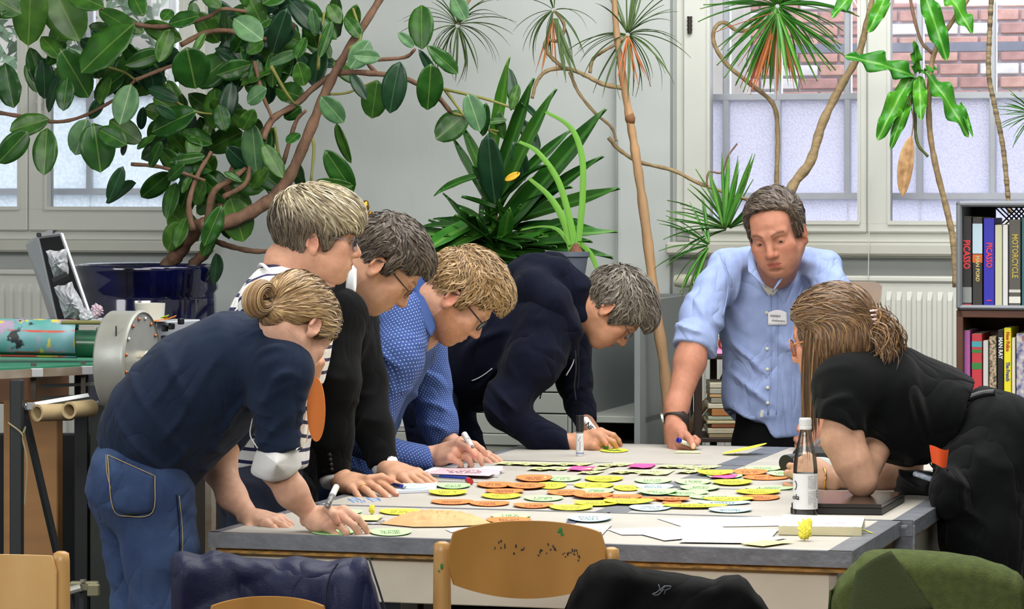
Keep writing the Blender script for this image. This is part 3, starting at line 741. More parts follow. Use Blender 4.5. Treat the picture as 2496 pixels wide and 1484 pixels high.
def short_hair(H, hl, vols, flow, colfn, n=1500, seg=8, step=.006, r=.0017, lift=.004, sub=(), thick=.008, cap='#5a4a3a', parent=None, spread=.25, wav=.0, drop=.0, extra=None, seed=5, dispf=None, lenvar=.4, sharp=.006, extra_locks=None, hcap=.0036):
    B = Blend(); w = H.w
    B.ell((0, -.018, .030), (.0765*w+thick, .096+thick, .088+thick), k=0); B.ell((0, .012, .020), (.066*w+thick, .072+thick*.7, .080+thick), k=.03)
    for v in vols: B.ell(v[0], v[1], k=v[2] if len(v) > 2 else .03)
    for v in (extra or []): B.rc(*v)
    B.ops.append((lambda X: -poly_sd(X[..., 1]+.10*np.abs(X[..., 0])*(X[..., 2] > .03), X[..., 2], hl), np.full(3, -1.), np.full(3, 1.), sharp, True, 0))
    if dispf: B.disp(dispf)
    rs = np.random.RandomState(seed)
    V, Q = B.mesh(hcap); n0 = len(V); capc = A3(lin(cap)); nz = .8+.4*rs.rand(n0, 1)
    parts = [(V, Q, np.concatenate([capc*nz, np.ones((n0, 1))], 1))]
    inside = lambda X: poly_sd(X[:, 1]+.10*np.abs(X[:, 0])*(X[:, 2] > .03), X[:, 2], hl) < .004
    S = surf_points(B, inside, n, rs, A3((-.12, -.16, -.12)), A3((.12, .14, .16)))
    parts.append(locks(S, flow, B.field, B.grad, None, None, seg, step, lift, r, colfn, rs, drop, wav, spread, 1.0, lenvar))
    for e in (extra_locks or []): parts.append(e(B, rs))
    V, Q, c = merge(parts)
    return put('hair', H.out(V), Q, M_hair, parent, {'Col': ('FLOAT_COLOR', c)}), B
def mixcols(cols, wts=None):
    cc = np.array([lin(c) for c in cols]); 
    def f(X, rs): return cc[rs.choice(len(cc), len(X), p=wts)]*(.88+.24*rs.rand(len(X), 1))
    return f
def whorl(c, fwd=0, down=0, side=0):
    c = A3(c)
    def f(X):
        d = X-c; d = d/(np.linalg.norm(d, axis=-1, keepdims=True)+1e-6); d = d+A3((side, fwd, -down)); return d
    return f
def body_mesh(root, parts, name='body'):
    V, Q, c = merge(parts); return put(name, V, Q, [M_skin], root, {'Col': ('FLOAT_COLOR', c)})
def limb_part(B, base, h=.0032, tips=(), knuck=()):
    V, Q = B.mesh(h); return V, Q, limb_cols(V, base, tips, knuck=knuck)
def cloth_obj(name, B, m, root, h=.007, attrs=None, rel=1):
    V, Q = B.mesh(h); V = relax(V, Q, rel, .5); a = attrs(V) if attrs else None
    return put(name, V, Q, m, root, a)
def bone_uv(bones):
    """cloth coordinates: u round the nearest bone, v along it (in metres)"""
    def f(V):
        best = np.full(len(V), 1e9); out = np.zeros((len(V), 3)); off = 0
        for (a, b, r) in bones:
            a = A3(a); b = A3(b); ab = b-a; L = np.linalg.norm(ab); t = ((V-a)@ab)/(L*L); tc = np.clip(t, 0, 1); q = V-(a+tc[:, None]*ab); d = np.linalg.norm(q, axis=1)-r
            ax = ab/L; ref = np.cross(ax, A3((0, 0, 1)) if abs(ax[2]) < .9 else A3((1, 0, 0))); ref /= np.linalg.norm(ref); r2 = np.cross(ax, ref)
            cam_v = A3((0, -1, 0)); z0 = math.atan2(cam_v@r2, cam_v@ref); an = (np.arctan2(q@r2, q@ref)-z0+PI) % (2*PI)-PI
            m = d < best; best[m] = d[m]; out[m] = np.stack([an*r, t*L+off, d], 1)[m]; off += L
        return {'uvc': ('FLOAT_VECTOR', out)}
    return f
def pattern_mat(name, base, fg, kind, rough=.8, sheen=.04, **kw):
    m = mat(name, base, rough, sheen=sheen, bump=.12, bscale=600, wrinkle=.35, wsc=7, spec=.25, **kw); N = m.node_tree.nodes; L = m.node_tree.links; b = N['Principled BSDF']
    a = N.new('ShaderNodeAttribute'); a.attribute_name = 'uvc'; sp = N.new('ShaderNodeSeparateXYZ'); L.new(a.outputs['Vector'], sp.inputs[0])
    def M(op, x, y=None, z=None):
        n = N.new('ShaderNodeMath'); n.operation = op
        for i, q in enumerate((x, y, z)):
            if q is None: continue
            if isinstance(q, (int, float)): n.inputs[i].default_value = q
            else: L.new(q, n.inputs[i])
        return n.outputs[0]
    if kind == 'stripes':
        v = M('PINGPONG', sp.outputs[1], .0165); f = M('LESS_THAN', v, .0045)
    else:
        row = M('FLOOR', M('DIVIDE', sp.outputs[1], .0062)); par = M('MODULO', M('ABSOLUTE', row), 2)
        u = M('SUBTRACT', M('FRACT', M('ADD', M('DIVIDE', sp.outputs[0], .0124), M('MULTIPLY', par, .5))), .5); v = M('SUBTRACT', M('FRACT', M('DIVIDE', sp.outputs[1], .0062)), .5)
        d = M('SQRT', M('ADD', M('POWER', M('MULTIPLY', u, 2), 2), M('POWER', v, 2))); f = M('LESS_THAN', d, .24)
    mx = N.new('ShaderNodeMix'); mx.data_type = 'RGBA'; L.new(f, mx.inputs[0]); mx.inputs[6].default_value = (*lin(base), 1); mx.inputs[7].default_value = (*lin(fg), 1); L.new(mx.outputs[2], b.inputs['Base Color'])
    return m
M_lens = thin_glass('spectacle_lens', (.93, .95, .97), .12)
def glasses(H, root, m, rim=.0013, w=.0215, hgt=.017, full=True, name='glasses', label=None, sides=(1, -1), temple=.0016, zc=-.004, rect=.35):
    b = MB(); inv = lambda q: H.out(A3(q)); y0 = .103
    lens = MB()
    for s in (-1, 1):
        pts = []
        for i in range(25):
            a = 2*PI*i/24; ca, sa = math.cos(a), math.sin(a); k = (abs(ca)**4+abs(sa)**4)**-.25; kk = 1+(k-1)*rect*1.6
            pts.append(inv((s*.033+ca*w*kk, y0-.012*((abs(s*.033+ca*w)/.06)**2), zc+sa*hgt*kk)))
        b.tube(pts, rim, 6, cap=False); lens.add(pts[:-1], [tuple(range(24))])
        b.tube([inv((s*(.033+w), y0-.012, zc+.006)), inv((s*.078*H.w, .072, zc+.006)), inv((s*.082*H.w, -.005, .004)), inv((s*.081*H.w, -.022, -.008)), inv((s*.080*H.w, -.030, -.028))], temple, 6)
    b.tube([inv((-.012, y0, zc+.006)), inv((0, y0+.002, zc+.009)), inv((.012, y0, zc+.006))], rim, 6)
    g = b.build(name, m, root, smooth=True)
    if label: g['label'] = label
    lens.build('lens', M_lens, g); return g
def ring(root, chain, t=.5, m=None, name='ring', r=None):
    (a, ra), (b, rb) = chain[0], chain[1]; a = Vector(a); b = Vector(b); c = a.lerp(b, t); d = (b-a).normalized(); rr = (ra+(rb-ra)*t)+.0006
    R = d.to_track_quat('Z', 'Y').to_matrix(); q = MB(); q.tube([c+R@Vector((math.cos(2*PI*i/20)*rr, math.sin(2*PI*i/20)*rr, 0)) for i in range(21)], .0013, 6, cap=False, flat=1)
    return q.build(name, m or mat('gold', '#e0b050', .25, metal=1), root, smooth=True)
M_denim = mat('denim', '#3a4d70', .85, var=.35, vscale=7, bump=.3, bscale=500, sheen=.04, col2='#28385a', spec=.15, wrinkle=.35, wsc=9)
M_denim_dark = mat('dark_denim', '#161f36', .85, spec=.15, var=.25, vscale=9, bump=.3, bscale=500, wrinkle=.4, wsc=9)
M_stitch = mat('stitching', '#b09a6a', .7)
def onto(B, pts, off=.0015, it=26):
    """drop points onto a cloth surface, moving away from the viewer side"""
    c = np.array([tuple(p) for p in pts], float); d = c-A3((0, 0, EYE)); d /= np.linalg.norm(d, axis=1)[:, None]; c = c-d*.25
    for _ in range(it): c = c+d*((B.field(c)-off)*.8)[:, None]
    return c
def seam(name, pts, B, m, root, off=.002, r=.0012, n=8):
    """a raised seam line laid on a cloth surface"""
    c = onto(B, spl(pts, n), off); q = MB(); q.tube([Vector(p) for p in c], r, 5); return q.build(name, m, root, smooth=True)
def core(B, pelvis, chest, neck, lat, legs, sh_r=.05):
    """hidden torso and legs under the clothes (coarse)"""
    B.chain([(pelvis, .055), (Vector(pelvis).lerp(Vector(chest), .5), .05), (chest, .06)], lat=lat, wd=1.3, k=.04); B.rc(chest, neck, .045, .04, k=.02)
    for lg in legs: B.chain([(p, r*.62) for p, r in lg], k=.02)
    return B
PEOPLE = []
def feet(B, ank, fwd, m_sh, root, h=.008):
    for a in ank:
        S = Blend(); a = Vector(a); f = Vector(fwd).normalized(); S.rc(Vector((a.x, a.y, .045)), Vector((a.x, a.y, .035))+f*.15, .045, .033, k=.02); S.rc(Vector((a.x, a.y, .10)), Vector((a.x, a.y, .05)), .045, .045, k=.02); S.cut((0, 0, .0), (0, 0, -1))
        cloth_obj('shoe', S, m_sh, root, h)
M_shoe = mat('dark_shoe_leather', '#24211f', .5)
# ------------------------------------------------------------ person A: navy shirt, front left, writing
def person_navy():
    d0 = 7.5; root = thing('person', 'woman with blond ponytail, navy shirt and blue jeans bending to write at the table corner', 'person', Vector((P(350, 1100, d0).x, d0, 0)))
    lat = Vx
    H = Head(P(767, 795, 7.36), 1, head_rot(50, 54, -4), .94, neck=[(P(640, 858, 7.52), .062)], neck_r=.052)
    base = '#cda189'
    hm = head_mesh(H, dict(base=base, lips='#b06060', brow='#8a6a45', redness=.35))
    # skin: forearms and hands
    A = Blend(); el, wr = P(668, 1128, 7.38), P(764, 1262, 7.42)
    A.chain([J(678, 1060, 7.36, 34), J(668, 1130, 7.38, 42), J(712, 1200, 7.40, 37), (wr, 21*7.42/F)], k=.02)
    tips, ch = hand(A, wr, (P(815, 1262, 7.36)-wr), (.15, -.75, .55), 1, CURL['pen'], thumb_pts=[wr+Vector((.02, -.01, .0)), P(800, 1238, 7.37), P(812, 1252, 7.33), P(822, 1272, 7.33)], spread=(4, 1, -3, -6), scale=.92)
    p1 = limb_part(A, base, tips=tips, knuck=[c[0][0] for c in ch[:4]])
    A2 = Blend(); wr2 = P(612, 1262, 7.62)
    A2.chain([J(560, 1020, 7.75, 40), J(534, 1140, 7.74, 40), J(565, 1208, 7.68, 34), (wr2, 22*7.6/F)], k=.02)
    t2, ch2 = hand(A2, wr2, (P(700, 1272, 7.52)-wr2), (.05, -.25, 1), -1, [(12, 12, 8), (10, 12, 8), (22, 30, 16), (28, 36, 20)], scale=.93)
    p2 = limb_part(A2, base, tips=t2)
    cB = core(Blend(), P(345, 1150, d0), P(600, 880, d0), P(655, 850, d0), lat, [[J(360, 1200, 7.4, 70), J(380, 1640, 7.4, 48), J(385, 2020, 7.4, 34)], [J(320, 1200, 7.68, 70), J(345, 1640, 7.68, 48), J(350, 2010, 7.68, 34)]])
    Vc, Qc = cB.mesh(.014); p3 = (Vc, Qc, limb_cols(Vc, base))
    body = body_mesh(root, [hm, p1, p2, p3])
    nails(body, ch, (0, -.6, .6)); nails(body, ch2, (0, 0, 1)); 
    # shirt
    S = Blend(); S.chain([J(352, 1132, 7.52, 128), J(410, 1030, 7.52, 138), J(490, 950, 7.52, 142), J(585, 885, 7.52, 122), J(650, 862, 7.52, 80)], lat=lat, wd=1.35, k=.05)
    S.rc(*[q for q in (P(640, 870, 7.42), P(690, 905, 7.36))], .075, .073, k=.05); sl = [J(672, 900, 7.37, 72), J(676, 990, 7.36, 60), J(680, 1085, 7.36, 50)]
    S.chain(sl, k=.035); S.rc(P(680, 1060, 7.36), P(679, 1092, 7.36), 56*7.36/F, 56*7.36/F, k=.004)
    S.chain([J(640, 900, 7.72, 62), J(585, 1000, 7.76, 56), J(556, 1060, 7.76, 50)], k=.03)
    S.cut(P(679, 1098, 7.36), (P(684, 1180, 7.37)-P(679, 1100, 7.36)), c=P(680, 1140, 7.37), rad=.1)
    dh = P(285, 1215, d0)-P(352, 1120, d0); S.cut(P(352, 1158, d0), (-.60, 0, -.80), k=.006, c=P(330, 1240, d0), rad=.28)
    S.ops.append((lambda X, H=H: H.B.field(H.inv(X))*H.s-.007, A3(P(560, 870, 7.9)), A3(P(800, 700, 7.1)), .01, True, 0))
    S.disp(folds(.012, (.55, .1, -.5), 34, 1.1, 6, .4, P(560, 990, 7.4), .16)); S.disp(folds(.014, (.2, 0, 1), 62, 1.3, 9, 1.2, P(678, 1070, 7.3), .09)); S.disp(folds(.010, (.9, 0, .45), 26, 1.5, 5, 2.4, P(420, 1080, 7.4), .20))
    S.disp(folds(.008, (-.4, .1, 1), 40, 1.6, 7, .1, P(640, 900, 7.3), .14))
    M_ns = mat('navy_cotton', '#19253a', .85, var=.12, vscale=12, bump=.15, bscale=500, sheen=.04, wrinkle=.35, wsc=6, spec=.15)
    cloth_obj('shirt', S, M_ns, root, .0055)
    # jeans
    Jn = Blend(); Jn.chain([J(362, 1100, 7.52, 108), J(350, 1180, 7.52, 118)], lat=lat, wd=1.3, k=.05)
    Jn.ell(P(300, 1180, 7.42), (.08, .09, .10), k=.05); Jn.ell(P(300, 1180, 7.63), (.08, .09, .10), k=.05)
    Jn.chain([J(375, 1215, 7.42, 102), J(392, 1350, 7.42, 88), J(400, 1500, 7.42, 78), J(395, 1700, 7.42, 66), J(390, 2050, 7.42, 58)], k=.035)
    Jn.chain([J(325, 1200, 7.64, 102), J(345, 1350, 7.66, 84), J(352, 1500, 7.66, 76), J(352, 1700, 7.66, 64), J(350, 2040, 7.66, 56)], k=.035)
    Jn.disp(folds(.003, (.4, .2, 1), 40, 1.5, 8, .3)); Jn.cut((0, 0, .04), (0, 0, -1))
    jo = cloth_obj('jeans', Jn, M_denim, root, .008)
    dz = 7.3
    seam('side_seam', [P(430, 1205, dz), P(438, 1300, dz), P(436, 1400, dz), P(432, 1500, dz)], Jn, M_denim_dark, jo, .001, .0016)
    seam('stitching', [P(437, 1208, dz), P(445, 1300, dz), P(443, 1400, dz), P(439, 1500, dz)], Jn, M_stitch, jo, .0006, .0008)
    # back pocket: a patch lying on the seat
    cor = [P(262, 1108, dz-.05), P(378, 1160, dz-.05), P(372, 1248, dz-.05), P(315, 1258, dz-.05), P(275, 1238, dz-.05)]
    def patch(u, v):
        top = cor[0].lerp(cor[1], u); bot = cor[4].lerp(cor[3], min(1, u*2)) if u < .5 else cor[3].lerp(cor[2], (u-.5)*2); return top.lerp(bot, v)
    pts = onto(Jn, [patch(i/8, j/8) for i in range(9) for j in range(9)], .0035); q = MB(); q.shell(lambda u, v: Vector(pts[int(round(u*8))*9+int(round(v*8))]), 8, 8, .002)
    pk = q.build('back_pocket', M_denim, jo, smooth=True)
    seam('stitching', [cor[0], cor[4], cor[3], cor[2], cor[1]], Jn, M_stitch, pk, .0045, .0010, 5); seam('stitching', [cor[0], cor[0].lerp(cor[1], .5), cor[1]], Jn, M_stitch, pk, .0045, .0010, 5)
    seam('seat_seam', [P(258, 1108, dz), P(262, 1160, dz), P(282, 1225, dz)], Jn, M_stitch, jo, .001, .0009)
    # white face mask hanging round the forearm
    mo = [(628, 1090), (676, 1087), (722, 1094), (735, 1132), (722, 1150), (700, 1166), (667, 1174), (640, 1168), (612, 1152), (618, 1120)]; pp = [P(x, y, 7.335+.045*abs((x-672)/60)**2) for x, y in mo]; pp = spl(pp+[pp[0]], 4)[:-1]; n_ = len(pp)*2; c_ = P(674, 1130, 7.285); vs = [c_]; fs = []
    for r in range(1, 9):
        for a in range(n_): i = a//2; e = pp[i].lerp(pp[(i+1) % len(pp)], (a % 2)/2); t = r/8; q_ = c_.lerp(e, t); vs.append(q_+Vector((0, -.018*(1-t**2.5)+.018*(1-t)-(.003 if r == 7 else 0), 0)))
    for a in range(n_): fs.append((0, 1+a, 1+(a+1) % n_))
    for r in range(7):
        for a in range(n_): o = 1+r*n_; fs.append((o+a, o+n_+a, o+n_+(a+1) % n_, o+(a+1) % n_))
    M_mk = mat('white_fleece_mask', '#d0d0cf', .9, bump=.1, bscale=300); mk = MB(); mk.add(vs, fs); m_o = tag(mk.build('face_mask', M_mk, smooth=True), 'white folded face mask hanging round the forearm of the navy-shirted woman', 'mask')
    q = MB(); q.tube(spl([P(628, 1092, 7.33), P(610, 1060, 7.36), P(615, 1020, 7.40)], 5), .0016, 5); q.tube(spl([P(722, 1096, 7.33), P(730, 1085, 7.38), P(700, 1082, 7.44)], 5), .0016, 5); q.build('ear_loops', M_mk, m_o, smooth=True)['kind'] = 'stuff'
    # collar band
    cb = MB(); ring_ = spl([P(600, 768, 7.62), P(640, 790, 7.42), P(690, 840, 7.38), P(735, 918, 7.44)], 8)
    cb.tube(ring_, .0045, 6, flat=1.6); cb.build('collar', M_ns, root, smooth=True)
    # hair gathered in a looped ponytail
    tie = A3((0.0, -.098, -.058))
    def flow(X): 
        d = tie-X; return d/(np.linalg.norm(d, axis=-1, keepdims=True)+1e-6)
    col = mixcols(['#9a7c54', '#a88a60', '#876a46', '#b39668', '#785c3c'])
    def bun(B, rs):
        n = 260; cc = tie+A3((0, -.035, -.002)); P0 = []; V = []; Q = []; Cc = []; k = 0
        a0 = rs.rand(n)*6.28; rr = .010+.016*rs.rand(n); K = 16; t = np.linspace(0, 1, K)
        ang = 1.5+t[None]*5.2; R1 = .026+.006*np.sin(a0)[:, None]; ox = (np.cos(a0)*rr)[:, None]; oz = (np.sin(a0)*rr)[:, None]
        X = np.stack([cc[0]+ox+0*ang, cc[1]+(R1+oz*.5)*np.sin(ang)*.95, cc[2]+(R1+oz*.6)*np.cos(ang)*1.15-.006*t], -1)
        T = np.gradient(X, axis=1); T /= np.linalg.norm(T, axis=-1, keepdims=True); S = np.cross(T, A3((1, 0, 0))); S /= np.linalg.norm(S, axis=-1, keepdims=True); Z = np.cross(T, S); r = .0021*(1-.6*t**3)[None, :, None]
        Vv = np.stack([X+S*r, X+Z*r*1.6, X-S*r, X-Z*r*1.6], 2); ids = np.arange(n*K*4).reshape(n, K, 4)
        Q = np.concatenate([np.stack([ids[:, :-1, j], ids[:, :-1, (j+1) % 4], ids[:, 1:, (j+1) % 4], ids[:, 1:, j]], -1).reshape(-1, 4) for j in range(4)])
        cl = col(X[:, 0], rs)[:, None, None]*np.ones((1, K, 4, 1)); return Vv.reshape(-1, 3), Q, np.concatenate([cl, np.ones((n, K, 4, 1))], -1).reshape(-1, 4)
    short_hair(H, HL_LONG, [((0, .03, .072), (.060, .060, .040))], flow, col, 3600, 11, .0095, .0011, .003, thick=.009, cap='#8f7048', parent=root, spread=.12, extra=[(tie+A3((0, .02, 0)), tie+A3((0, -.01, 0)), .03, .016, .02)], extra_locks=[bun], lenvar=.5)
    tb = MB(); tp = [Vector(H.out(tie+A3((.017*math.cos(a), -.004, .017*math.sin(a))))) for a in [2*PI*i/16 for i in range(17)]]; tb.tube(tp, .004, 6, cap=False); tb.build('hair_tie', mat('black_elastic', '#191a22', .8), root, smooth=True)
    return root, H, (tips, ch)
navy = person_navy()
def leg_pair(B, pel, p2, k1, k2, a1, a2, k=.035):
    B.chain([pel, k1[0], k1[1], a1], k=k); B.chain([p2, k2[0], k2[1], a2], k=k)
# ------------------------------------------------------------ person B: striped shirt
def person_striped():
    d0 = 8.25; root = thing('person', 'woman with short grey blond hair, glasses and striped shirt standing in profile', 'person', Vector((P(620, 1100, d0).x, d0, 0)))
    lat = Vx; base = '#c9987e'
    H = Head(P(762, 592, 8.17), 1, head_rot(4, 8, 0), .97, neck=[(P(700, 640, 8.25), .060), (P(688, 690, 8.28), .060)], neck_r=.055)
    hm = head_mesh(H, dict(base=base, lips='#a8585a', brow='#9a7a5a', redness=.4))
    A = Blend(); wr = P(745, 940, 8.02)
    A.chain([J(715, 1060, 8.05, 36), (wr, .023)], k=.02)
    tips, ch = hand(A, wr, (P(772, 870, 7.95)-wr), (.55, -.75, .25), 1, [(38, 60, 35), (48, 62, 35), (55, 66, 38), (58, 68, 38)], thumb=((.8, .5, -.5), (.8, .0, -.7), (.6, -.3, -.6)), scale=.86)
    p1 = limb_part(A, base, tips=tips)
    cB = core(Blend(), P(640, 1150, d0), P(685, 800, d0), P(690, 700, d0), lat, [[J(630, 1200, 8.1, 70), J(630, 1640, 8.1, 48), J(625, 1900, 8.1, 34)], [J(620, 1200, 8.4, 70), J(620, 1640, 8.4, 48), J(615, 1880, 8.4, 34)]])
    Vc, Qc = cB.mesh(.014)
    body = body_mesh(root, [hm, p1, (Vc, Qc, limb_cols(Vc, base))])
    ring(root, ch[2], .5)
    S = Blend(); S.chain([J(652, 1110, d0, 98), J(652, 1000, d0, 100), J(672, 860, d0, 116), J(686, 770, d0, 112), J(690, 715, d0, 72)], lat=lat, wd=1.4, k=.05)
    S.rc(P(650, 735, 8.05), P(690, 720, 8.1), .068, .06, k=.05); S.rc(P(690, 725, 8.45), P(690, 730, 8.3), .068, .06, k=.05)
    S.chain([J(648, 750, 8.03, 62), J(675, 900, 7.98, 52), J(700, 1062, 7.98, 44)], k=.03); S.chain([J(700, 1062, 7.98, 44), J(733, 965, 7.99, 34)], k=.02)
    S.chain([J(700, 760, 8.5, 60), J(690, 900, 8.52, 50), J(720, 1050, 8.5, 42)], k=.03)
    S.cut(P(652, 1142, d0), (0, 0, -1)); S.cut(P(735, 950, 7.99), (P(745, 900, 7.99)-P(733, 960, 7.99)), c=P(745, 900, 7.99), rad=.07)
    S.ops.append((lambda X, H=H: H.B.field(H.inv(X))*H.s-.006, A3(P(560, 760, 8.7)), A3(P(860, 480, 7.7)), .01, True, 0))
    S.disp(folds(.008, (.4, .1, -.5), 34, 1.1, 6, .4, P(640, 1000, 8.1), .2)); S.disp(folds(.008, (.8, 0, -.4), 34, 1.3, 8, 1.4, P(620, 760, 8.1), .16))
    M = pattern_mat('striped_jersey', '#dedcdc', '#23234a', 'stripes')
    cloth_obj('striped_shirt', S, M, root, .0065, bone_uv([(P(652, 1150, d0), P(676, 840, d0), .11), (P(676, 840, d0), P(655, 640, d0), .10), (P(610, 730, 8.03), P(680, 920, 7.98), .07), (P(700, 1062, 7.98), P(745, 920, 7.98), .04)]), rel=1)
    cb = MB(); cb.tube(spl([P(632, 650, 8.45), P(640, 645, 8.2), P(672, 672, 8.1), P(720, 692, 8.1), P(768, 688, 8.2), P(770, 672, 8.35)], 8), .004, 6, flat=1.5); cb.build('neck_band', mat('white_jersey', '#dedcdc', .8), root, smooth=True)
    Tn = Blend(); Tn.chain([J(648, 1120, d0, 92), J(630, 1190, d0, 104)], lat=lat, wd=1.3, k=.05)
    Tn.chain([J(640, 1220, 8.12, 88), J(640, 1400, 8.1, 74), J(635, 1900, 8.1, 55)], k=.03); Tn.chain([J(615, 1220, 8.4, 84), J(612, 1400, 8.4, 70), J(612, 1880, 8.4, 55)], k=.03)
    Tn.disp(folds(.006, (.4, .2, 1), 40, 1.5, 8, .3)); Tn.cut((0, 0, .04), (0, 0, -1))
    cloth_obj('trousers', Tn, mat('navy_trousers', '#1c2237', .85, var=.2, bump=.2, bscale=400), root, .009)
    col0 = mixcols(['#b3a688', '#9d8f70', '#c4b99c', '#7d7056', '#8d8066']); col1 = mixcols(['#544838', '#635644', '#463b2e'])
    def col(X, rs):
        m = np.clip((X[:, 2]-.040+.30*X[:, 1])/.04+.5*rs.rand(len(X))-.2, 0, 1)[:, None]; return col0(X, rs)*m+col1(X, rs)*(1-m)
    def flow(X):
        top = A3((0, -.05, .125)); d = X-top; d = d/(np.linalg.norm(d, axis=-1, keepdims=True)+1e-6); fr = np.clip(X[..., 2:3]*14, 0, 1); return d*.9+A3((0, 1.0, -.35))*fr+A3((0, -.15, -.7))*(1-fr)
    hl = [(.25, .25), (.25, .030), (.101, .022), (.088, .030), (.068, .022), (.050, .014), (.034, .004), (.030, -.022), (.020, -.026), (.008, .008), (-.016, .016), (-.030, .000), (-.034, -.040), (-.060, -.078), (-.25, -.090), (-.25, .25)]
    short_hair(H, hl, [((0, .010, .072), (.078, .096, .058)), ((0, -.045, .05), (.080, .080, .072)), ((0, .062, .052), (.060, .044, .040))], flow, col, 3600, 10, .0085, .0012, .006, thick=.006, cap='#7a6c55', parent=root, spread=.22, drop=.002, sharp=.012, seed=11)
    glasses(H, root, mat('blue_grey_metal', '#5a6478', .3, metal=.7), rim=.0016, temple=.0009, w=.023, hgt=.019)
    # oval orange card held up on its edge
    oc = MB(); c = P(770, 998, 7.93); ax = UV(.55, .55, 0).normalized(); wv = Vector((1, 0, 0))*0
    a_ = 24*7.93/F/.62; b_ = 78*7.93/F; wv = Vector((.62, -.785, 0)); vs = [c+wv*a_*math.cos(t)+Vector((0.0, 0, 1))*b_*math.sin(t) for t in [2*PI*i/40 for i in range(40)]]
    oc.prism(vs, Vector((.785, .62, 0))*.0012)
    tag(oc.build('oval_card', mat('card_orange_held', '#e8833a', .8)), 'orange oval card held up on edge beside the blond ponytail', 'card')
    return root
person_striped()
# ------------------------------------------------------------ person C: dark suit
def person_suit():
    d0 = 8.8; root = thing('person', 'man in black suit jacket with white cuffs and rimless-look glasses leaning on both hands', 'person', Vector((P(700, 1100, d0).x, d0, 0)))
    root['label'] = 'man in black suit jacket with white cuffs and dark glasses leaning on both palms'
    lat = Vx; base = '#c99a7e'
    H = Head(P(917, 648, 8.62), 1, head_rot(3, 49, 0), 1.03, neck=[(P(850, 690, 8.75), .070), (P(820, 730, 8.8), .08)], neck_r=.062, male=True, nose=1.1, width=1.03)
    hm = head_mesh(H, dict(base=base, lips='#a5604f', brow='#6a5038', redness=.45, beard=('#8a6a58', .25)))
    A = Blend(); wr = P(842, 1180, 8.40)
    A.chain([J(818, 1120, 8.42, 26), (wr+Vector((-.012, 0, .012)), .028)], k=.02)
    t1, ch1 = hand(A, wr+Vector((0, 0, .008)), P(905, 1192, 8.28)-wr, (-.10, -.40, 1), 1, [(14, 10, 8), (12, 10, 6), (10, 10, 6), (12, 12, 8)], scale=1.05, thumb_pts=[wr+Vector((.02, .02, .0)), P(900, 1168, 8.32), P(930, 1163, 8.32), P(952, 1172, 8.30)])
    p1 = limb_part(A, base, tips=t1, knuck=[c[0][0] for c in ch1[:4]])
    A2 = Blend(); w2 = P(948, 1150, 8.68)
    A2.chain([J(932, 1110, 8.725, 18), (w2+Vector((-.01, 0, .012)), .026)], k=.02)
    t2, ch2 = hand(A2, w2+Vector((0, 0, .008)), P(1008, 1166, 8.60)-w2, (-.05, -.2, 1), -1, [(14, 8, 6), (12, 8, 6), (14, 8, 6), (16, 10, 8)], scale=1.02, thumb_pts=[w2+Vector((.01, -.02, -.005)), P(952, 1172, 8.58), P(965, 1182, 8.53), P(982, 1187, 8.50)])
    p2 = limb_part(A2, base, tips=t2, knuck=[c[0][0] for c in ch2[:4]])
    cB = core(Blend(), P(660, 1150, d0), P(790, 800, d0), P(830, 730, d0), lat, [[J(670, 1200, 8.65, 70), J(670, 1640, 8.65, 48), J(665, 1820, 8.65, 34)], [J(660, 1200, 8.95, 70), J(660, 1640, 8.95, 48), J(655, 1790, 8.95, 34)]])
    Vc, Qc = cB.mesh(.014); body = body_mesh(root, [hm, p1, p2, (Vc, Qc, limb_cols(Vc, base))])
    nails(body, ch1, (0, -.3, 1)); nails(body, ch2, (0, -.3, 1)); ring(root, ch1[2], .45)
    M_suit = mat('black_wool', '#0c0d0f', .9, spec=.12, var=.2, vscale=14, bump=.25, bscale=500, sheen=.03, wrinkle=.4, wsc=6); M_white = mat('white_shirt_cotton', '#d9dadd', .75, bump=.1, bscale=400)
    S = Blend(); S.chain([J(672, 1130, d0, 112), J(700, 980, d0, 118), J(755, 850, d0, 118), J(810, 770, d0, 92), J(832, 735, d0, 62)], lat=lat, wd=1.4, k=.05)
    S.rc(P(808, 770, 8.55), P(830, 770, 8.5), .070, .072, k=.04); S.rc(P(850, 780, 9.0), P(862, 780, 9.0), .072, .07, k=.05)
    S.chain([J(822, 775, 8.5, 66), J(822, 930, 8.42, 56), J(812, 1060, 8.42, 48), J(815, 1168, 8.42, 41)], k=.03)
    S.chain([J(858, 790, 8.95, 64), J(888, 930, 8.85, 54), J(912, 1050, 8.75, 45), J(935, 1134, 8.7, 38)], k=.03)
    S.cut(P(812, 1168, 8.42), P(818, 1220, 8.40)-P(812, 1168, 8.42), c=P(814, 1200, 8.42), rad=.07); S.cut(P(938, 1132, 8.7), P(955, 1180, 8.69)-P(938, 1132, 8.7), c=P(945, 1165, 8.7), rad=.065)
    S.ops.append((lambda X, H=H: H.B.field(H.inv(X))*H.s-.012, A3(P(700, 840, 9.2)), A3(P(1000, 560, 8.2)), .01, True, 0))
    S.disp(folds(.007, (.2, .1, 1), 30, 1.4, 7, 1.4, P(815, 1000, 8.3), .16)); S.disp(folds(.007, (-.3, .1, 1), 30, 1.4, 7, 2.4, P(900, 980, 8.6), .16)); S.disp(folds(.007, (.6, .1, .5), 24, 1.4, 6, .4, P(830, 850, 8.3), .18))
    so = cloth_obj('suit_jacket', S, M_suit, root, .0065)
    bt = MB()
    for k in range(4): bt.lathe([(.0001, .003), (.0055, .0028), (.0065, 0), (.006, -.002)], P(806+k*1.5, 1105+k*12, 8.42)-Vector((0, .047-.0012*k, 0)), Matrix.Rotation(PI/2, 3, 'X'), 12)
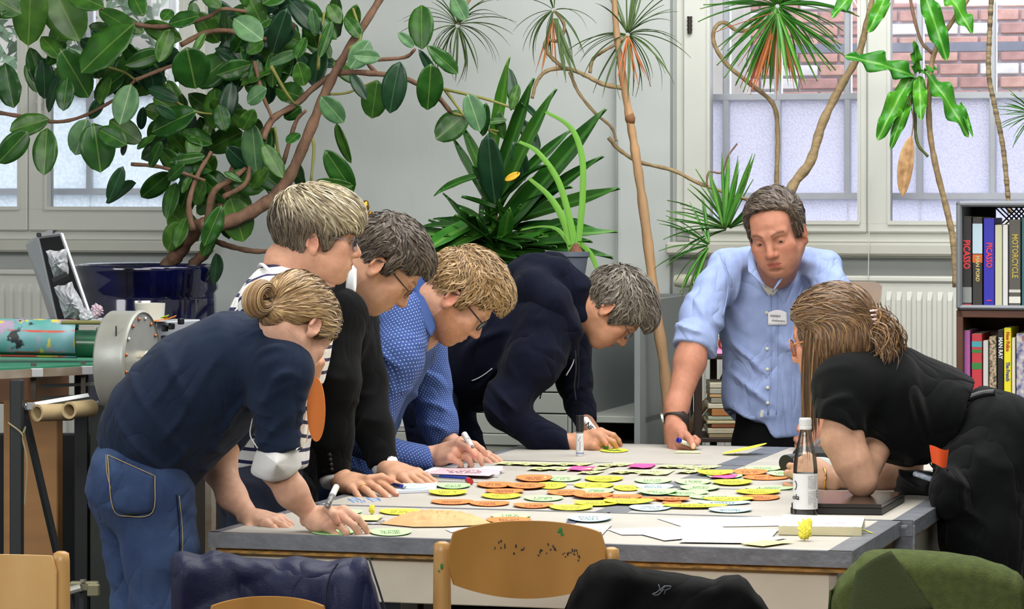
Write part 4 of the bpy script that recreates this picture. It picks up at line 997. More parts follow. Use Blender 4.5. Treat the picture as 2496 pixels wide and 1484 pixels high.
    bt.build('cuff_buttons', mat('black_horn', '#0f0f11', .35), so, smooth=True)['kind'] = 'stuff'
    for (a, b_, r) in ((P(814, 1160, 8.42), P(819, 1178, 8.41), 37*8.42/F), (P(936, 1128, 8.7), P(944, 1148, 8.69), 34*8.7/F)):
        Cf = Blend(); Cf.rc(a, b_, r, r*.96, k=.003); Cf.cut(b_, b_-a); cloth_obj('shirt_cuff', Cf, M_white, root, .004, rel=1)
    # shirt collar and lapel seen below the jaw
    cl = MB(); cl.shell(lambda u, v: spl([P(848, 632, 8.60), P(842, 690, 8.56), P(832, 760, 8.55)], 8)[int(round(v*16))].lerp(spl([P(868, 655, 8.55), P(866, 700, 8.50), P(858, 738, 8.50)], 8)[int(round(v*16))], u), 4, 16, .003); cl.build('shirt_collar', M_white, root, smooth=True)
    sf = MB(); sf.shell(lambda u, v: spl([P(846, 700, 8.62), P(840, 770, 8.56), P(836, 840, 8.55)], 8)[int(round(v*16))].lerp(spl([P(880, 740, 8.60), P(862, 775, 8.56), P(838, 842, 8.55)], 8)[int(round(v*16))], u), 4, 16, .002); sf.build('shirt_front', M_white, root, smooth=True)
    lp = MB(); lp.shell(lambda u, v: spl([P(846, 640, 8.52), P(838, 740, 8.46), P(836, 850, 8.44), P(850, 940, 8.44)], 6)[int(round(v*18))].lerp(spl([P(822, 680, 8.48), P(800, 760, 8.42), P(812, 850, 8.40), P(850, 945, 8.43)], 6)[int(round(v*18))], u), 4, 18, .004); lp.build('lapel', M_suit, so, smooth=True)
    lr = MB(); lr.shell(lambda u, v: spl([P(884, 742, 8.62), P(872, 800, 8.58), P(852, 880, 8.56), P(850, 945, 8.55)], 6)[int(round(v*18))].lerp(spl([P(905, 775, 8.62), P(893, 830, 8.57), P(873, 900, 8.55), P(852, 950, 8.55)], 6)[int(round(v*18))], u), 4, 18, .004); lr.build('lapel', M_suit, so, smooth=True)
    Tn = Blend(); Tn.chain([J(668, 1130, d0, 100), J(665, 1190, d0, 108)], lat=lat, wd=1.3, k=.05)
    Tn.chain([J(690, 1220, 8.65, 88), J(690, 1400, 8.65, 72), J(685, 1800, 8.65, 55)], k=.03); Tn.chain([J(675, 1220, 8.95, 84), J(672, 1400, 8.95, 70), J(668, 1780, 8.95, 55)], k=.03)
    Tn.disp(folds(.006, (.4, .2, 1), 40, 1.5, 8, .3)); Tn.cut((0, 0, .04), (0, 0, -1)); cloth_obj('suit_trousers', Tn, M_suit, root, .009)
    def flow(X):
        top = A3((.0, -.07, .11)); d = X-top; d = d/(np.linalg.norm(d, axis=-1, keepdims=True)+1e-6); fr = np.clip((X[..., 2:3]-.03)*14, 0, 1); return d*.8+A3((-.5, .9, .0))*fr+A3((0, -.45, -.8))*(1-fr)
    short_hair(H, HL_SHORT, [((0, .000, .070), (.076, .090, .060)), ((0, .055, .070), (.054, .040, .032))], flow, mixcols(['#3d332a', '#4a3e33', '#2f2720', '#54473a', '#5f5347']), 3400, 8, .0070, .0011, .004, thick=.007, cap='#3f352c', parent=root, spread=.3, wav=.25, sharp=.004, seed=21)
    glasses(H, root, mat('black_acetate', '#17171a', .3), rim=.0011, temple=.0018, w=.022, hgt=.014)
    return root
person_suit()
# ------------------------------------------------------------ person D: blue dotted shirt, writing
def person_dotted():
    d0 = 9.35; root = thing('person', 'young man with blond curls, glasses and dotted blue shirt writing with white marker', 'person', Vector((P(840, 1100, d0).x, d0, 0)))
    lat = Vx; base = '#d0a088'
    H = Head(P(1100, 727, 9.02), 1, head_rot(2, 50, 0), 1.04, neck=[(P(1055, 755, 9.15), .075), (P(1010, 790, 9.2), .085)], neck_r=.064, male=True, nose=1.05, width=1.03)
    hm = head_mesh(H, dict(base=base, lips='#b06a60', brow='#a5825a', redness=.5, beard=('#a06a42', .6), ear_red=.5))
    A = Blend(); wr = P(1062, 1110, 9.10)
    A.chain([J(1010, 1116, 9.08, 26), (wr, .029)], k=.02)
    t1, ch1 = hand(A, wr, P(1120, 1092, 9.02)-wr, (-.05, -.75, .65), 1, CURL['pen'], thumb_pts=[wr+Vector((.03, .0, .01)), P(1120, 1080, 9.03), P(1145, 1092, 8.98), P(1158, 1110, 8.97)], spread=(4, 1, -3, -6), scale=1.02)
    p1 = limb_part(A, base, tips=t1, knuck=[c[0][0] for c in ch1[:4]])
    A2 = Blend(); w2 = P(1135, 1105, 9.45); A2.chain([J(1088, 1070, 9.5, 25), (w2, .026)], k=.02)
    t2, ch2 = hand(A2, w2+Vector((0, 0, .004)), P(1190, 1118, 9.32)-w2, (.1, -.3, 1), -1, CURL['flat'], scale=1.0)
    p2 = limb_part(A2, base, tips=t2)
    cB = core(Blend(), P(830, 1150, d0), P(960, 850, d0), P(1020, 770, d0), lat, [[J(830, 1200, 9.2, 62), J(830, 1500, 9.2, 48), J(825, 1720, 9.2, 34)], [J(820, 1200, 9.5, 62), J(820, 1500, 9.5, 48), J(815, 1690, 9.5, 34)]])
    Vc, Qc = cB.mesh(.014); body = body_mesh(root, [hm, p1, p2, (Vc, Qc, limb_cols(Vc, base))])
    nails(body, ch1, (0, -.6, .6)); ring(root, ch1[2], .5)
    S = Blend(); S.chain([J(835, 1130, d0, 100), J(862, 1000, d0, 104), J(920, 880, d0, 108), J(985, 800, d0, 92), J(1020, 762, d0, 66)], lat=lat, wd=1.4, k=.05)
    S.chain([J(985, 780, 9.1, 74), J(962, 880, 9.0, 66), J(905, 1010, 8.98, 56), J(870, 1062, 8.98, 47)], k=.035); S.chain([J(872, 1062, 8.98, 46), J(940, 1105, 9.0, 42), J(1052, 1122, 9.08, 34)], k=.02)
    S.chain([J(1030, 812, 9.55, 60), J(1042, 930, 9.55, 55), J(1068, 1030, 9.52, 46), J(1085, 1082, 9.5, 36)], k=.03)
    S.cut(P(1048, 1120, 9.08), P(1100, 1108, 9.10)-P(1030, 1122, 9.08), c=P(1080, 1115, 9.09), rad=.075); S.cut(P(1088, 1080, 9.5), P(1112, 1110, 9.48)-P(1088, 1080, 9.5), c=P(1100, 1100, 9.49), rad=.06)
    S.ops.append((lambda X, H=H: H.B.field(H.inv(X))*H.s-.008, A3(P(900, 900, 9.6)), A3(P(1250, 600, 8.7)), .01, True, 0))
    for (dr, fr, ph, c, rd) in (((.6, .1, .6), 26, .4, P(950, 850, 8.9), .16), ((.5, 0, 1), 30, 1.5, P(890, 1040, 8.9), .12), ((1, 0, .3), 30, .5, P(960, 1110, 8.9), .12), ((-.2, .1, 1), 26, 2.5, P(1050, 960, 9.4), .2)): S.disp(folds(.010, dr, fr, 1.4, 7, ph, c, rd))
    M = pattern_mat('dotted_cotton', '#38508f', '#a9bede', 'dots')
    cloth_obj('dotted_shirt', S, M, root, .0065, bone_uv([(P(835, 1150, d0), P(1020, 762, d0), .12), (P(985, 780, 9.1), P(905, 1010, 8.98), .08), (P(900, 1030, 8.98), P(872, 1062, 8.98), .06), (P(872, 1062, 8.98), P(1060, 1122, 9.08), .05), (P(1030, 812, 9.55), P(1088, 1082, 9.5), .065)]), rel=1)
    M2 = MATS['dotted_cotton']; cl = MB(); cl.shell(lambda u, v: spl([P(1045, 652, 9.10), P(1047, 720, 9.05), P(1062, 800, 9.05)], 8)[int(round(v*16))].lerp(spl([P(1006, 700, 9.12), P(1016, 760, 9.04), P(1050, 822, 9.03)], 8)[int(round(v*16))], u), 4, 16, .003); cl.build('collar', mat('blue_cotton', '#3f5a9a', .8, bump=.1, bscale=400), root, smooth=True)
    Tn = Blend(); Tn.chain([J(832, 1130, d0, 94), J(830, 1190, d0, 98)], lat=lat, wd=1.3, k=.05)
    Tn.chain([J(840, 1220, 9.2, 80), J(840, 1400, 9.2, 66), J(835, 1720, 9.2, 50)], k=.03); Tn.chain([J(825, 1220, 9.5, 78), J(824, 1400, 9.5, 64), J(820, 1690, 9.5, 50)], k=.03)
    Tn.cut((0, 0, .04), (0, 0, -1)); cloth_obj('jeans', Tn, M_denim_dark, root, .010)
    def flow(X):
        top = A3((.02, -.075, .10)); d = X-top; d = d/(np.linalg.norm(d, axis=-1, keepdims=True)+1e-6); fr = np.clip((X[..., 2:3]-.03)*14, 0, 1); return d*.6+A3((.3, .9, .1))*fr+A3((0, -.35, -.9))*(1-fr)
    hl = [(a, b) for a, b in HL_SHORT]
    short_hair(H, hl, [((0, .005, .078), (.076, .088, .062)), ((0, .068, .074), (.056, .040, .040))], flow, mixcols(['#a08058', '#8f7048', '#b5976c', '#7a5f3c', '#aa8c62']), 3400, 8, .0075, .0009, .007, thick=.003, cap='#6f5638', parent=root, spread=.4, wav=.4, sharp=.004, seed=31, drop=.004)
    glasses(H, root, mat('black_acetate', '#17171a', .3), rim=.0022, temple=.0022, w=.021, hgt=.017)
    return root
person_dotted()
# ------------------------------------------------------------ person E: navy hoodie
def person_hoodie():
    d0 = 10.1; root = thing('person', 'person with grey short hair and navy hooded jacket bent low writing with marker', 'person', Vector((P(1060, 1100, d0).x, d0, 0)))
    lat = Vx; base = '#bb8a6e'
    H = Head(P(1480, 750, 9.9), 1, head_rot(0, 60, 0), 1.0, neck=[(P(1405, 755, 10.0), .062), (P(1350, 760, 10.1), .08)], neck_r=.056, nose=1.0)
    hm = head_mesh(H, dict(base=base, lips='#a85a50', brow='#6a5a4c', redness=.4))
    A = Blend(); wr = P(1395, 1078, 9.80); A.chain([J(1360, 1074, 9.80, 22), (wr, .026)], k=.02)
    t1, ch1 = hand(A, wr, P(1448, 1070, 9.76)-wr, (-.05, -.7, .7), 1, CURL['pen'], thumb_pts=[wr+Vector((.03, 0, .01)), P(1445, 1056, 9.78), P(1465, 1066, 9.74), P(1478, 1082, 9.73)], spread=(4, 1, -3, -6), scale=.98)
    p1 = limb_part(A, base, tips=t1, knuck=[c[0][0] for c in ch1[:4]])
    A2 = Blend(); w2 = P(1448, 1058, 9.98); A2.chain([J(1426, 1025, 10.1, 20), (w2, .025)], k=.02)
    t2, ch2 = hand(A2, w2, P(1482, 1078, 9.85)-w2, (.4, -.4, .8), -1, [(25, 25, 15)]*4, scale=.95)
    p2 = limb_part(A2, base, tips=t2)
    cB = core(Blend(), P(1060, 960, d0), P(1300, 790, d0), P(1370, 760, d0), lat, [[J(1040, 980, 9.95, 60), J(1050, 1320, 9.95, 46), J(1045, 1630, 9.95, 34)], [J(1090, 980, 10.25, 60), J(1120, 1320, 10.25, 46), J(1115, 1600, 10.25, 34)]])
    Vc, Qc = cB.mesh(.014); body = body_mesh(root, [hm, p1, p2, (Vc, Qc, limb_cols(Vc, base))]); ring(root, ch1[2], .5)
    M_hood = mat('navy_fleece', '#0b0f20', .9, spec=.12, var=.15, vscale=10, bump=.2, bscale=400, sheen=.03, wrinkle=.45, wsc=6)
    S = Blend(); S.chain([J(1105, 905, d0, 92), J(1170, 865, d0, 118), J(1240, 810, d0, 134), J(1310, 775, d0, 112), J(1350, 765, d0, 78)], lat=lat, wd=1.3, k=.05)
    S.chain([J(1330, 800, 9.9, 88), J(1300, 880, 9.84, 66), J(1236, 985, 9.80, 49), J(1232, 1000, 9.80, 46)], k=.045); S.chain([J(1234, 1000, 9.80, 44), J(1310, 1058, 9.80, 38), J(1385, 1083, 9.80, 30)], k=.025)
    S.chain([J(1385, 830, 10.3, 60), J(1400, 930, 10.25, 42), J(1412, 985, 10.18, 34), J(1428, 1030, 10.1, 28)], k=.03)
    S.rc(P(1150, 930, d0), P(1170, 950, d0), 70*d0/F, 50*d0/F, k=.04, lat=lat, wd=1.4)
    S.cut(P(1100, 915, d0), P(1040, 970, d0)-P(1100, 915, d0), c=P(1020, 930, d0), rad=.16); S.cut(P(1386, 1083, 9.8), P(1440, 1075, 9.8)-P(1360, 1083, 9.8), c=P(1410, 1080, 9.8), rad=.055); S.cut(P(1431, 1036, 10.1), P(1448, 1062, 10.05)-P(1430, 1030, 10.1), c=P(1440, 1050, 10.05), rad=.05)
    S.ops.append((lambda X, H=H: H.B.field(H.inv(X))*H.s-.010, A3(P(1300, 900, 10.4)), A3(P(1600, 640, 9.5)), .01, True, 0))
    for (dr, fr, ph, c, rd) in (((.3, .1, -.8), 24, .4, P(1200, 850, 9.9), .25), ((.6, 0, .7), 30, 1.5, P(1250, 980, 9.7), .14), ((1, 0, .3), 26, .5, P(1320, 1050, 9.7), .12), ((-.2, .1, 1), 26, 2.5, P(1405, 940, 10.1), .15)): S.disp(folds(.010, dr, fr, 1.3, 7, ph, c, rd))
    so = cloth_obj('hooded_jacket', S, M_hood, root, .007)
    Hd = Blend(); Hd.chain([J(1272, 668, 10.0, 34), J(1310, 655, 9.98, 36), J(1360, 668, 9.96, 38), J(1400, 700, 9.96, 36), J(1412, 760, 9.95, 26)], k=.03)
    Hd.chain([J(1272, 668, 10.0, 34), J(1300, 700, 9.9, 40), J(1350, 735, 9.86, 40), J(1385, 800, 9.86, 28), J(1395, 860, 9.88, 18)], k=.04); Hd.chain([J(1290, 660, 10.25, 34), J(1350, 655, 10.3, 36), J(1410, 700, 10.3, 30)], k=.04); Hd.rc(P(1300, 672, 10.1), P(1390, 700, 10.12), .05, .05, k=.06)
    Hd.ops.append((lambda X, H=H: H.B.field(H.inv(X))*H.s-.012, A3(P(1300, 900, 10.4)), A3(P(1600, 640, 9.5)), .008, True, 0))
    Hd.disp(folds(.006, (.5, .3, .9), 30, 1.5, 8, 1.0)); cloth_obj('hood', Hd, M_hood, so, .006)
    dr = MB(); dr.tube(spl([P(1402, 850, 9.86), P(1404, 900, 9.84), P(1400, 940, 9.84), P(1404, 975, 9.84)], 6), .0022, 6); dr.tube(spl([P(1408, 850, 9.95), P(1411, 905, 9.95), P(1408, 950, 9.95)], 6), .0022, 6); dr.tube(spl([P(1320, 905, 10.0), P(1324, 935, 10.0), P(1316, 972, 10.0)], 6), .002, 6)
    dr.build('drawstring', mat('black_cord', '#101116', .8), so, smooth=True)['kind'] = 'stuff'
    zp = MB(); zp.tube(spl([P(1402, 830, 9.9), P(1398, 880, 9.88), P(1380, 915, 9.88)], 8), .0018, 6); zp.tube(onto(S, [P(1150+k*6.2, 928-k*2-k*k*.22, 9.8) for k in range(9)], .002), .0018, 6); zp.build('piping', mat('white_piping', '#c9ccd2', .6), so, smooth=True)['kind'] = 'stuff'
    Tn = Blend(); Tn.chain([J(1100, 925, d0, 74), J(1052, 965, d0, 78)], lat=lat, wd=1.45, k=.05)
    Tn.chain([J(1045, 985, 9.98, 72), J(1062, 1130, 9.98, 56), J(1062, 1300, 9.98, 48), J(1058, 1640, 9.98, 42)], k=.03); Tn.chain([J(1085, 985, 10.28, 68), J(1130, 1110, 10.28, 54), J(1130, 1300, 10.28, 46), J(1126, 1620, 10.28, 42)], k=.03)
    Tn.disp(folds(.005, (.4, .2, 1), 40, 1.5, 8, .3)); Tn.cut((0, 0, .04), (0, 0, -1)); cloth_obj('jeans', Tn, M_denim_dark, root, .008)
    def flow(X):
        top = A3((.0, -.07, .10)); d = X-top; d = d/(np.linalg.norm(d, axis=-1, keepdims=True)+1e-6); fr = np.clip((X[..., 2:3]-.02)*14, 0, 1); return d*.6+A3((-.2, 1., -.1))*fr+A3((0, .3, -.9))*(1-fr)
    hl = [(.25, .25), (.25, .054), (.088, .050), (.072, .030), (.055, .012), (.040, -.010), (.030, -.030), (.020, -.020), (.006, .012), (-.014, .016), (-.028, .000), (-.034, -.040), (-.055, -.075), (-.25, -.095), (-.25, .25)]
    short_hair(H, hl, [((0, .008, .066), (.078, .092, .060)), ((0, .070, .066), (.064, .040, .036))], flow, mixcols(['#4f463b', '#5f564a', '#3d352c', '#6f675c', '#7d766b']), 3400, 10, .0080, .0012, .006, thick=.006, cap='#544a3e', parent=root, spread=.35, wav=.4, sharp=.008, seed=41, drop=.004)
    glasses(H, root, mat('dark_metal', '#44444a', .3, metal=.7), rim=.0014, temple=.0013, w=.022, hgt=.015)
    return root
person_hoodie()
# ------------------------------------------------------------ person F: light blue shirt, facing the camera
def person_facing():
    d0 = 10.25; root = thing('person', 'man in light blue shirt with rolled sleeves and name sticker leaning behind table', 'person', Vector((P(1885, 1100, d0).x, d0, 0)))
    lat = Vector((1, .12, 0)); base = '#b37c66'
    H = Head(P(1893, 566, 9.97), 0, head_rot(-109, 20, 9), 1.06, neck=[(P(1893, 655, 10.13), .060), (P(1892, 674, 10.21), .052)], neck_r=.062, male=True, openeye=True, nose=1.0, width=1.0)
    hm = head_mesh(H, dict(base=base, lips='#9a4c46', brow='#4f3626', redness=.4, beard=('#7a5a48', .18)))
    A = Blend(); wr = P(1641, 1042, 9.86); A.chain([J(1692, 830, 9.98, 36), J(1682, 880, 9.96, 37), J(1650, 990, 9.90, 27), (wr, .027)], k=.025)
    t1, ch1 = hand(A, wr, P(1652, 1082, 9.78)-wr, (-.75, -.65, 0.05), 1, [(70, 85, 40), (78, 88, 45), (82, 90, 45), (80, 88, 45)], thumb_pts=[wr+Vector((.02, -.01, -.02)), P(1672, 1060, 9.76), P(1684, 1072, 9.72), P(1690, 1088, 9.70)], scale=1.08)
    p1 = limb_part(A, base, tips=[t1[4]], knuck=[c[0][0] for c in ch1[:4]])
    A2 = Blend(); w2 = P(1985, 1062, 9.85); A2.chain([J(2050, 830, 9.98, 44), J(2025, 940, 9.92, 36), (w2, .027)], k=.025)
    t2, ch2 = hand(A2, w2, P(1985, 1090, 9.75)-w2, (.75, -.65, .05), -1, CURL['fist'], scale=1.05); p2 = limb_part(A2, base)
    cB = core(Blend(), P(1885, 1050, d0), P(1888, 760, d0), P(1890, 680, d0), lat, [[J(1850, 1090, d0, 60), J(1850, 1350, d0, 46), J(1850, 1600, d0, 34)], [J(1925, 1090, d0, 60), J(1925, 1350, d0, 46), J(1925, 1600, d0, 34)]])
    Vc, Qc = cB.mesh(.014); body = body_mesh(root, [hm, p1, p2, (Vc, Qc, limb_cols(Vc, base))])
    nb = MB(); nb.lathe([(.0001, .0012), (.0045, .001), (.0065, 0), (.0065, -.002)], t1[4]+Vector((0, -.008, .002)), Matrix.Rotation(PI/2, 3, 'X'), 12, 1, 1.3); nb.build('thumb_nail', M_nail, body, smooth=True)
    for s in (-1, 1):      # eyes
        e = MB(); c = Vector(H.out(A3((s*.0315, .0726, -.0008)))); e.mi = 0; e.lathe([(.0001, .0128)]+[(.0128*math.sin(t), .0128*math.cos(t)) for t in [PI*i/12 for i in range(1, 12)]]+[(.0001, -.0128)], c, None, 20)
        gz = Vector(H.R@A3((-.25 if True else 0, .95, -.12))); gz.normalize(); Rz = gz.to_track_quat('Z', 'Y').to_matrix()
        e.mi = 1; e.lathe([(.0068, -.0005), (.0062, .0002), (.0001, .0009)], c+gz*.0124, Rz, 18); e.mi = 2; e.lathe([(.0028, -.0002), (.0001, .0003)], c+gz*.0133, Rz, 14)
        eo = e.build('eye', [mat('eye_white', '#a3958c', .3), mat('iris_grey_brown', '#3d4346', .2), mat('pupil', '#08080a', .1)], body, smooth=True)
    M_sh = mat('light_blue_oxford', '#90a1cd', .85, spec=.2, var=.10, vscale=30, bump=.15, bscale=500, sheen=.04, wrinkle=.5, wsc=6)
    S = Blend(); S.chain([(P(1892, 655, d0), 44*d0/F, 2.1), (P(1888, 710, d0), 66*d0/F, 1.95), (P(1885, 790, d0), 80*d0/F, 1.55), (P(1880, 880, d0), 82*d0/F, 1.34), (P(1878, 960, d0), 82*d0/F, 1.34), (P(1882, 1040, d0), 84*d0/F, 1.30)], lat=lat, k=.05)
    S.rc(P(1850, 622, 10.22), P(1768, 645, 10.18), .036, .048, k=.03); S.rc(P(1935, 622, 10.22), P(2012, 648, 10.18), .036, .048, k=.03)
    S.chain([J(1768, 655, 10.15, 40), J(1740, 705, 10.1, 43), J(1710, 770, 10.04, 49), J(1692, 842, 9.98, 50)], k=.045); S.rc(P(1697, 815, 10.0), P(1688, 850, 9.98), 53*9.98/F, 54*9.98/F, k=.004)
    S.chain([J(2006, 660, 10.15, 40), J(2030, 715, 10.1, 43), J(2050, 800, 10.0, 48)], k=.045)
    S.cut(P(1687, 852, 9.98), P(1668, 930, 9.94)-P(1690, 850, 9.98), c=P(1670, 900, 9.95), rad=.105)
    S.ops.append((lambda X, H=H: H.B.field(H.inv(X))*H.s-.006, A3(P(1700, 800, 10.5)), A3(P(2100, 500, 9.6)), .01, True, 0))
    # open neck and divided tails
    S.rc(P(1883, 655, 10.165), P(1880, 714, 10.165), .060, .014, k=.008, sub=True)
    S.cut(P(1820, 1015, 10.1), (-.42, 0, -.90), k=.006, c=P(1790, 1105, 10.2), rad=.14); S.cut(P(1890, 1072, 10.1), (0, 0, -1), k=.004, c=P(1885, 1180, 10.2), rad=.24)
    S.cut(P(1866, 1020, 10.1), (.80, 0, -.60), k=.004, c=P(1880, 1055, 10.1), rad=.035)
    for (dr, fr, ph, c, rd) in (((.5, 0, .9), 20, .4, P(1860, 880, 10.1), .3), ((.3, 0, 1), 34, 1.5, P(1700, 820, 9.9), .10), ((.9, 0, .3), 18, .5, P(1800, 760, 10.0), .22), ((-.6, .1, 1), 24, 2.5, P(1830, 1000, 10.0), .15), ((-.8, .1, .5), 22, 2.9, P(1960, 740, 10.0), .18)): S.disp(folds(.012, dr, fr, 1.2, 6, ph, c, rd))
    so = cloth_obj('shirt', S, M_sh, root, .0055, rel=1)
    pk = [P(1893+i*4, 690, 10.0) for i in range(3)]
    seam('button_placket', [P(1878, 712, 9.9), P(1879, 800, 9.9), P(1879, 900, 9.9), P(1872, 1010, 9.9)], S, M_sh, so, .001, .0025); seam('button_placket', [P(1893, 700, 9.9), P(1896, 800, 9.9), P(1896, 900, 9.9), P(1892, 1010, 9.9)], S, M_sh, so, .0005, .0015)
    for py in (762, 850, 900, 945, 982):
        q = onto(S, [P(1869+ (py-760)*.01, py, 9.95)], .002)[0]; b = MB(); b.lathe([(.0001, .002), (.0045, .002), (.0055, .001), (.0055, -.001)], q, Matrix.Rotation(PI/2, 3, 'X'), 14); b.build('button', mat('pearl_button', '#c9cbb8', .3), so, smooth=True)
    seam('shoulder_seam', [P(1765, 625, 9.95), P(1775, 700, 9.95), P(1762, 770, 9.95)], S, M_sh, so, .001, .0016); seam('shoulder_seam', [P(2000, 640, 9.95), P(1992, 720, 9.95), P(2000, 790, 9.95)], S, M_sh, so, .001, .0016)
    # collar leaves and undershirt
    for pts in (([P(1832, 600, 10.05), P(1822, 625, 9.98), P(1824, 660, 9.93)], [P(1850, 610, 10.0), P(1845, 650, 9.95), P(1868, 700, 9.92)]), ([P(1946, 600, 10.08), P(1940, 640, 10.0), P(1924, 655, 9.95)], [P(1928, 615, 10.0), P(1912, 650, 9.96), P(1884, 712, 9.93)])):
        a = spl(pts[0], 6); b_ = spl(pts[1], 6); q = MB(); q.shell(lambda u, v: a[int(round(v*12))].lerp(b_[int(round(v*12))], u)+Vector((0, -.012*math.sin(u*PI), 0)), 6, 12, .0035); q.build('collar', M_sh, so, smooth=True)
    U = Blend(); U.rc(P(1885, 690, 10.225), P(1882, 740, 10.225), .068, .062, k=.02, lat=lat, wd=1.2); U.ops.append((lambda X, H=H: H.B.field(H.inv(X))*H.s-.002, A3(P(1700, 800, 10.5)), A3(P(2100, 500, 9.6)), .006, True, 0)); cloth_obj('undershirt', U, mat('cream_jersey', '#d3d0c4', .85), root, .005)
    ut = MB(); ut.rbox(*(0, 0, 0, 0, 0, 0)) if False else None
    # name sticker
    st = []; ctr = P(1898, 778, 9.9)
    q = MB(); P2 = onto(S, [P(1872+46*(i/10), 762+30*(j/5)-7*math.sin(PI*i/10)*(1-j/5), 9.95) for i in range(11) for j in range(6)], .003)
    q.shell(lambda u, v: Vector(P2[int(round(u*10))*6+int(round(v*5))]), 10, 5, -.0012); sk = q.build('name_sticker', mat('sticker_paper', '#dcdce0', .6), so, smooth=True)
    w = MB(); rs = random.Random(4)
    for (x0, y0, x1, n) in ((1877, 769, 1903, 7), (1881, 781, 1913, 9)):
        pts = []
        for i in range(n*3+1):
            t = i/(n*3); pts.append(P(x0+(x1-x0)*t, y0+t*2+3.2*math.sin(i*1.9+rs.random()*.8)*(1.2 if i % 7 == 0 else .8), 9.95))
        w.tube(onto(S, pts, .0048), .0007, 4)
    w.build('handwriting', mat('black_ink', '#1c1c22', .7), sk)
    tg = MB(); tg.box(P(1857, 1008, 10.09), (.010, .002, .022), Matrix.Rotation(.2, 3, 'Y'), .001); tg.build('care_label', mat('label_cloth', '#b9bdb4', .7), so)
    # watch
    wt = MB(); a, b_ = P(1650, 1013, 9.89), P(1645, 1028, 9.875); wt.tube([a, b_], .0375, 24); wt.build('watch_strap', mat('brown_leather', '#2c211d', .55, bump=.2, bscale=200), root, smooth=True)
    wc = MB(); wc.tube([P(1617, 1020, 9.865), P(1612, 1021, 9.865)], .017, 20); wc.build('watch_case', M_chrome, root, angle=40)
    Tn = Blend(); Tn.chain([J(1885, 1020, d0, 74), J(1885, 1070, d0, 76)], lat=lat, wd=1.25, k=.05); Tn.chain([J(1845, 1090, d0, 60), J(1845, 1350, d0, 50), J(1845, 1620, d0, 44)], k=.03); Tn.chain([J(1925, 1090, d0, 60), J(1925, 1350, d0, 50), J(1925, 1620, d0, 44)], k=.03)
    Tn.cut((0, 0, .04), (0, 0, -1)); cloth_obj('trousers', Tn, mat('black_cotton', '#0c0d0f', .9, spec=.12, bump=.2, bscale=400), root, .010)
    def flow(X):
        top = A3((.01, -.05, .115)); d = X-top; d = d/(np.linalg.norm(d, axis=-1, keepdims=True)+1e-6); fr = np.clip((X[..., 2:3]-.03)*14, 0, 1); return d*.2+A3((.9, -.5, .1))*fr+A3((0, -.55, -.8))*(1-fr)
    hl = [(.25, .25), (.25, .104), (.074, .102), (.060, .090), (.046, .072), (.035, .045), (.026, .018), (.022, -.014), (.012, -.018), (.004, .018), (-.016, .022), (-.030, .004), (-.033, -.034), (-.055, -.062), (-.25, -.075), (-.25, .25)]
    short_hair(H, hl, [((0, -.01, .064), (.075, .088, .058))], flow, mixcols(['#473a2e', '#554537', '#382d24', '#5f5042']), 3200, 8, .0055, .0010, .003, thick=.004, cap='#4e4033', parent=root, spread=.22, wav=.15, sharp=.004, seed=51)
    return root
person_facing()
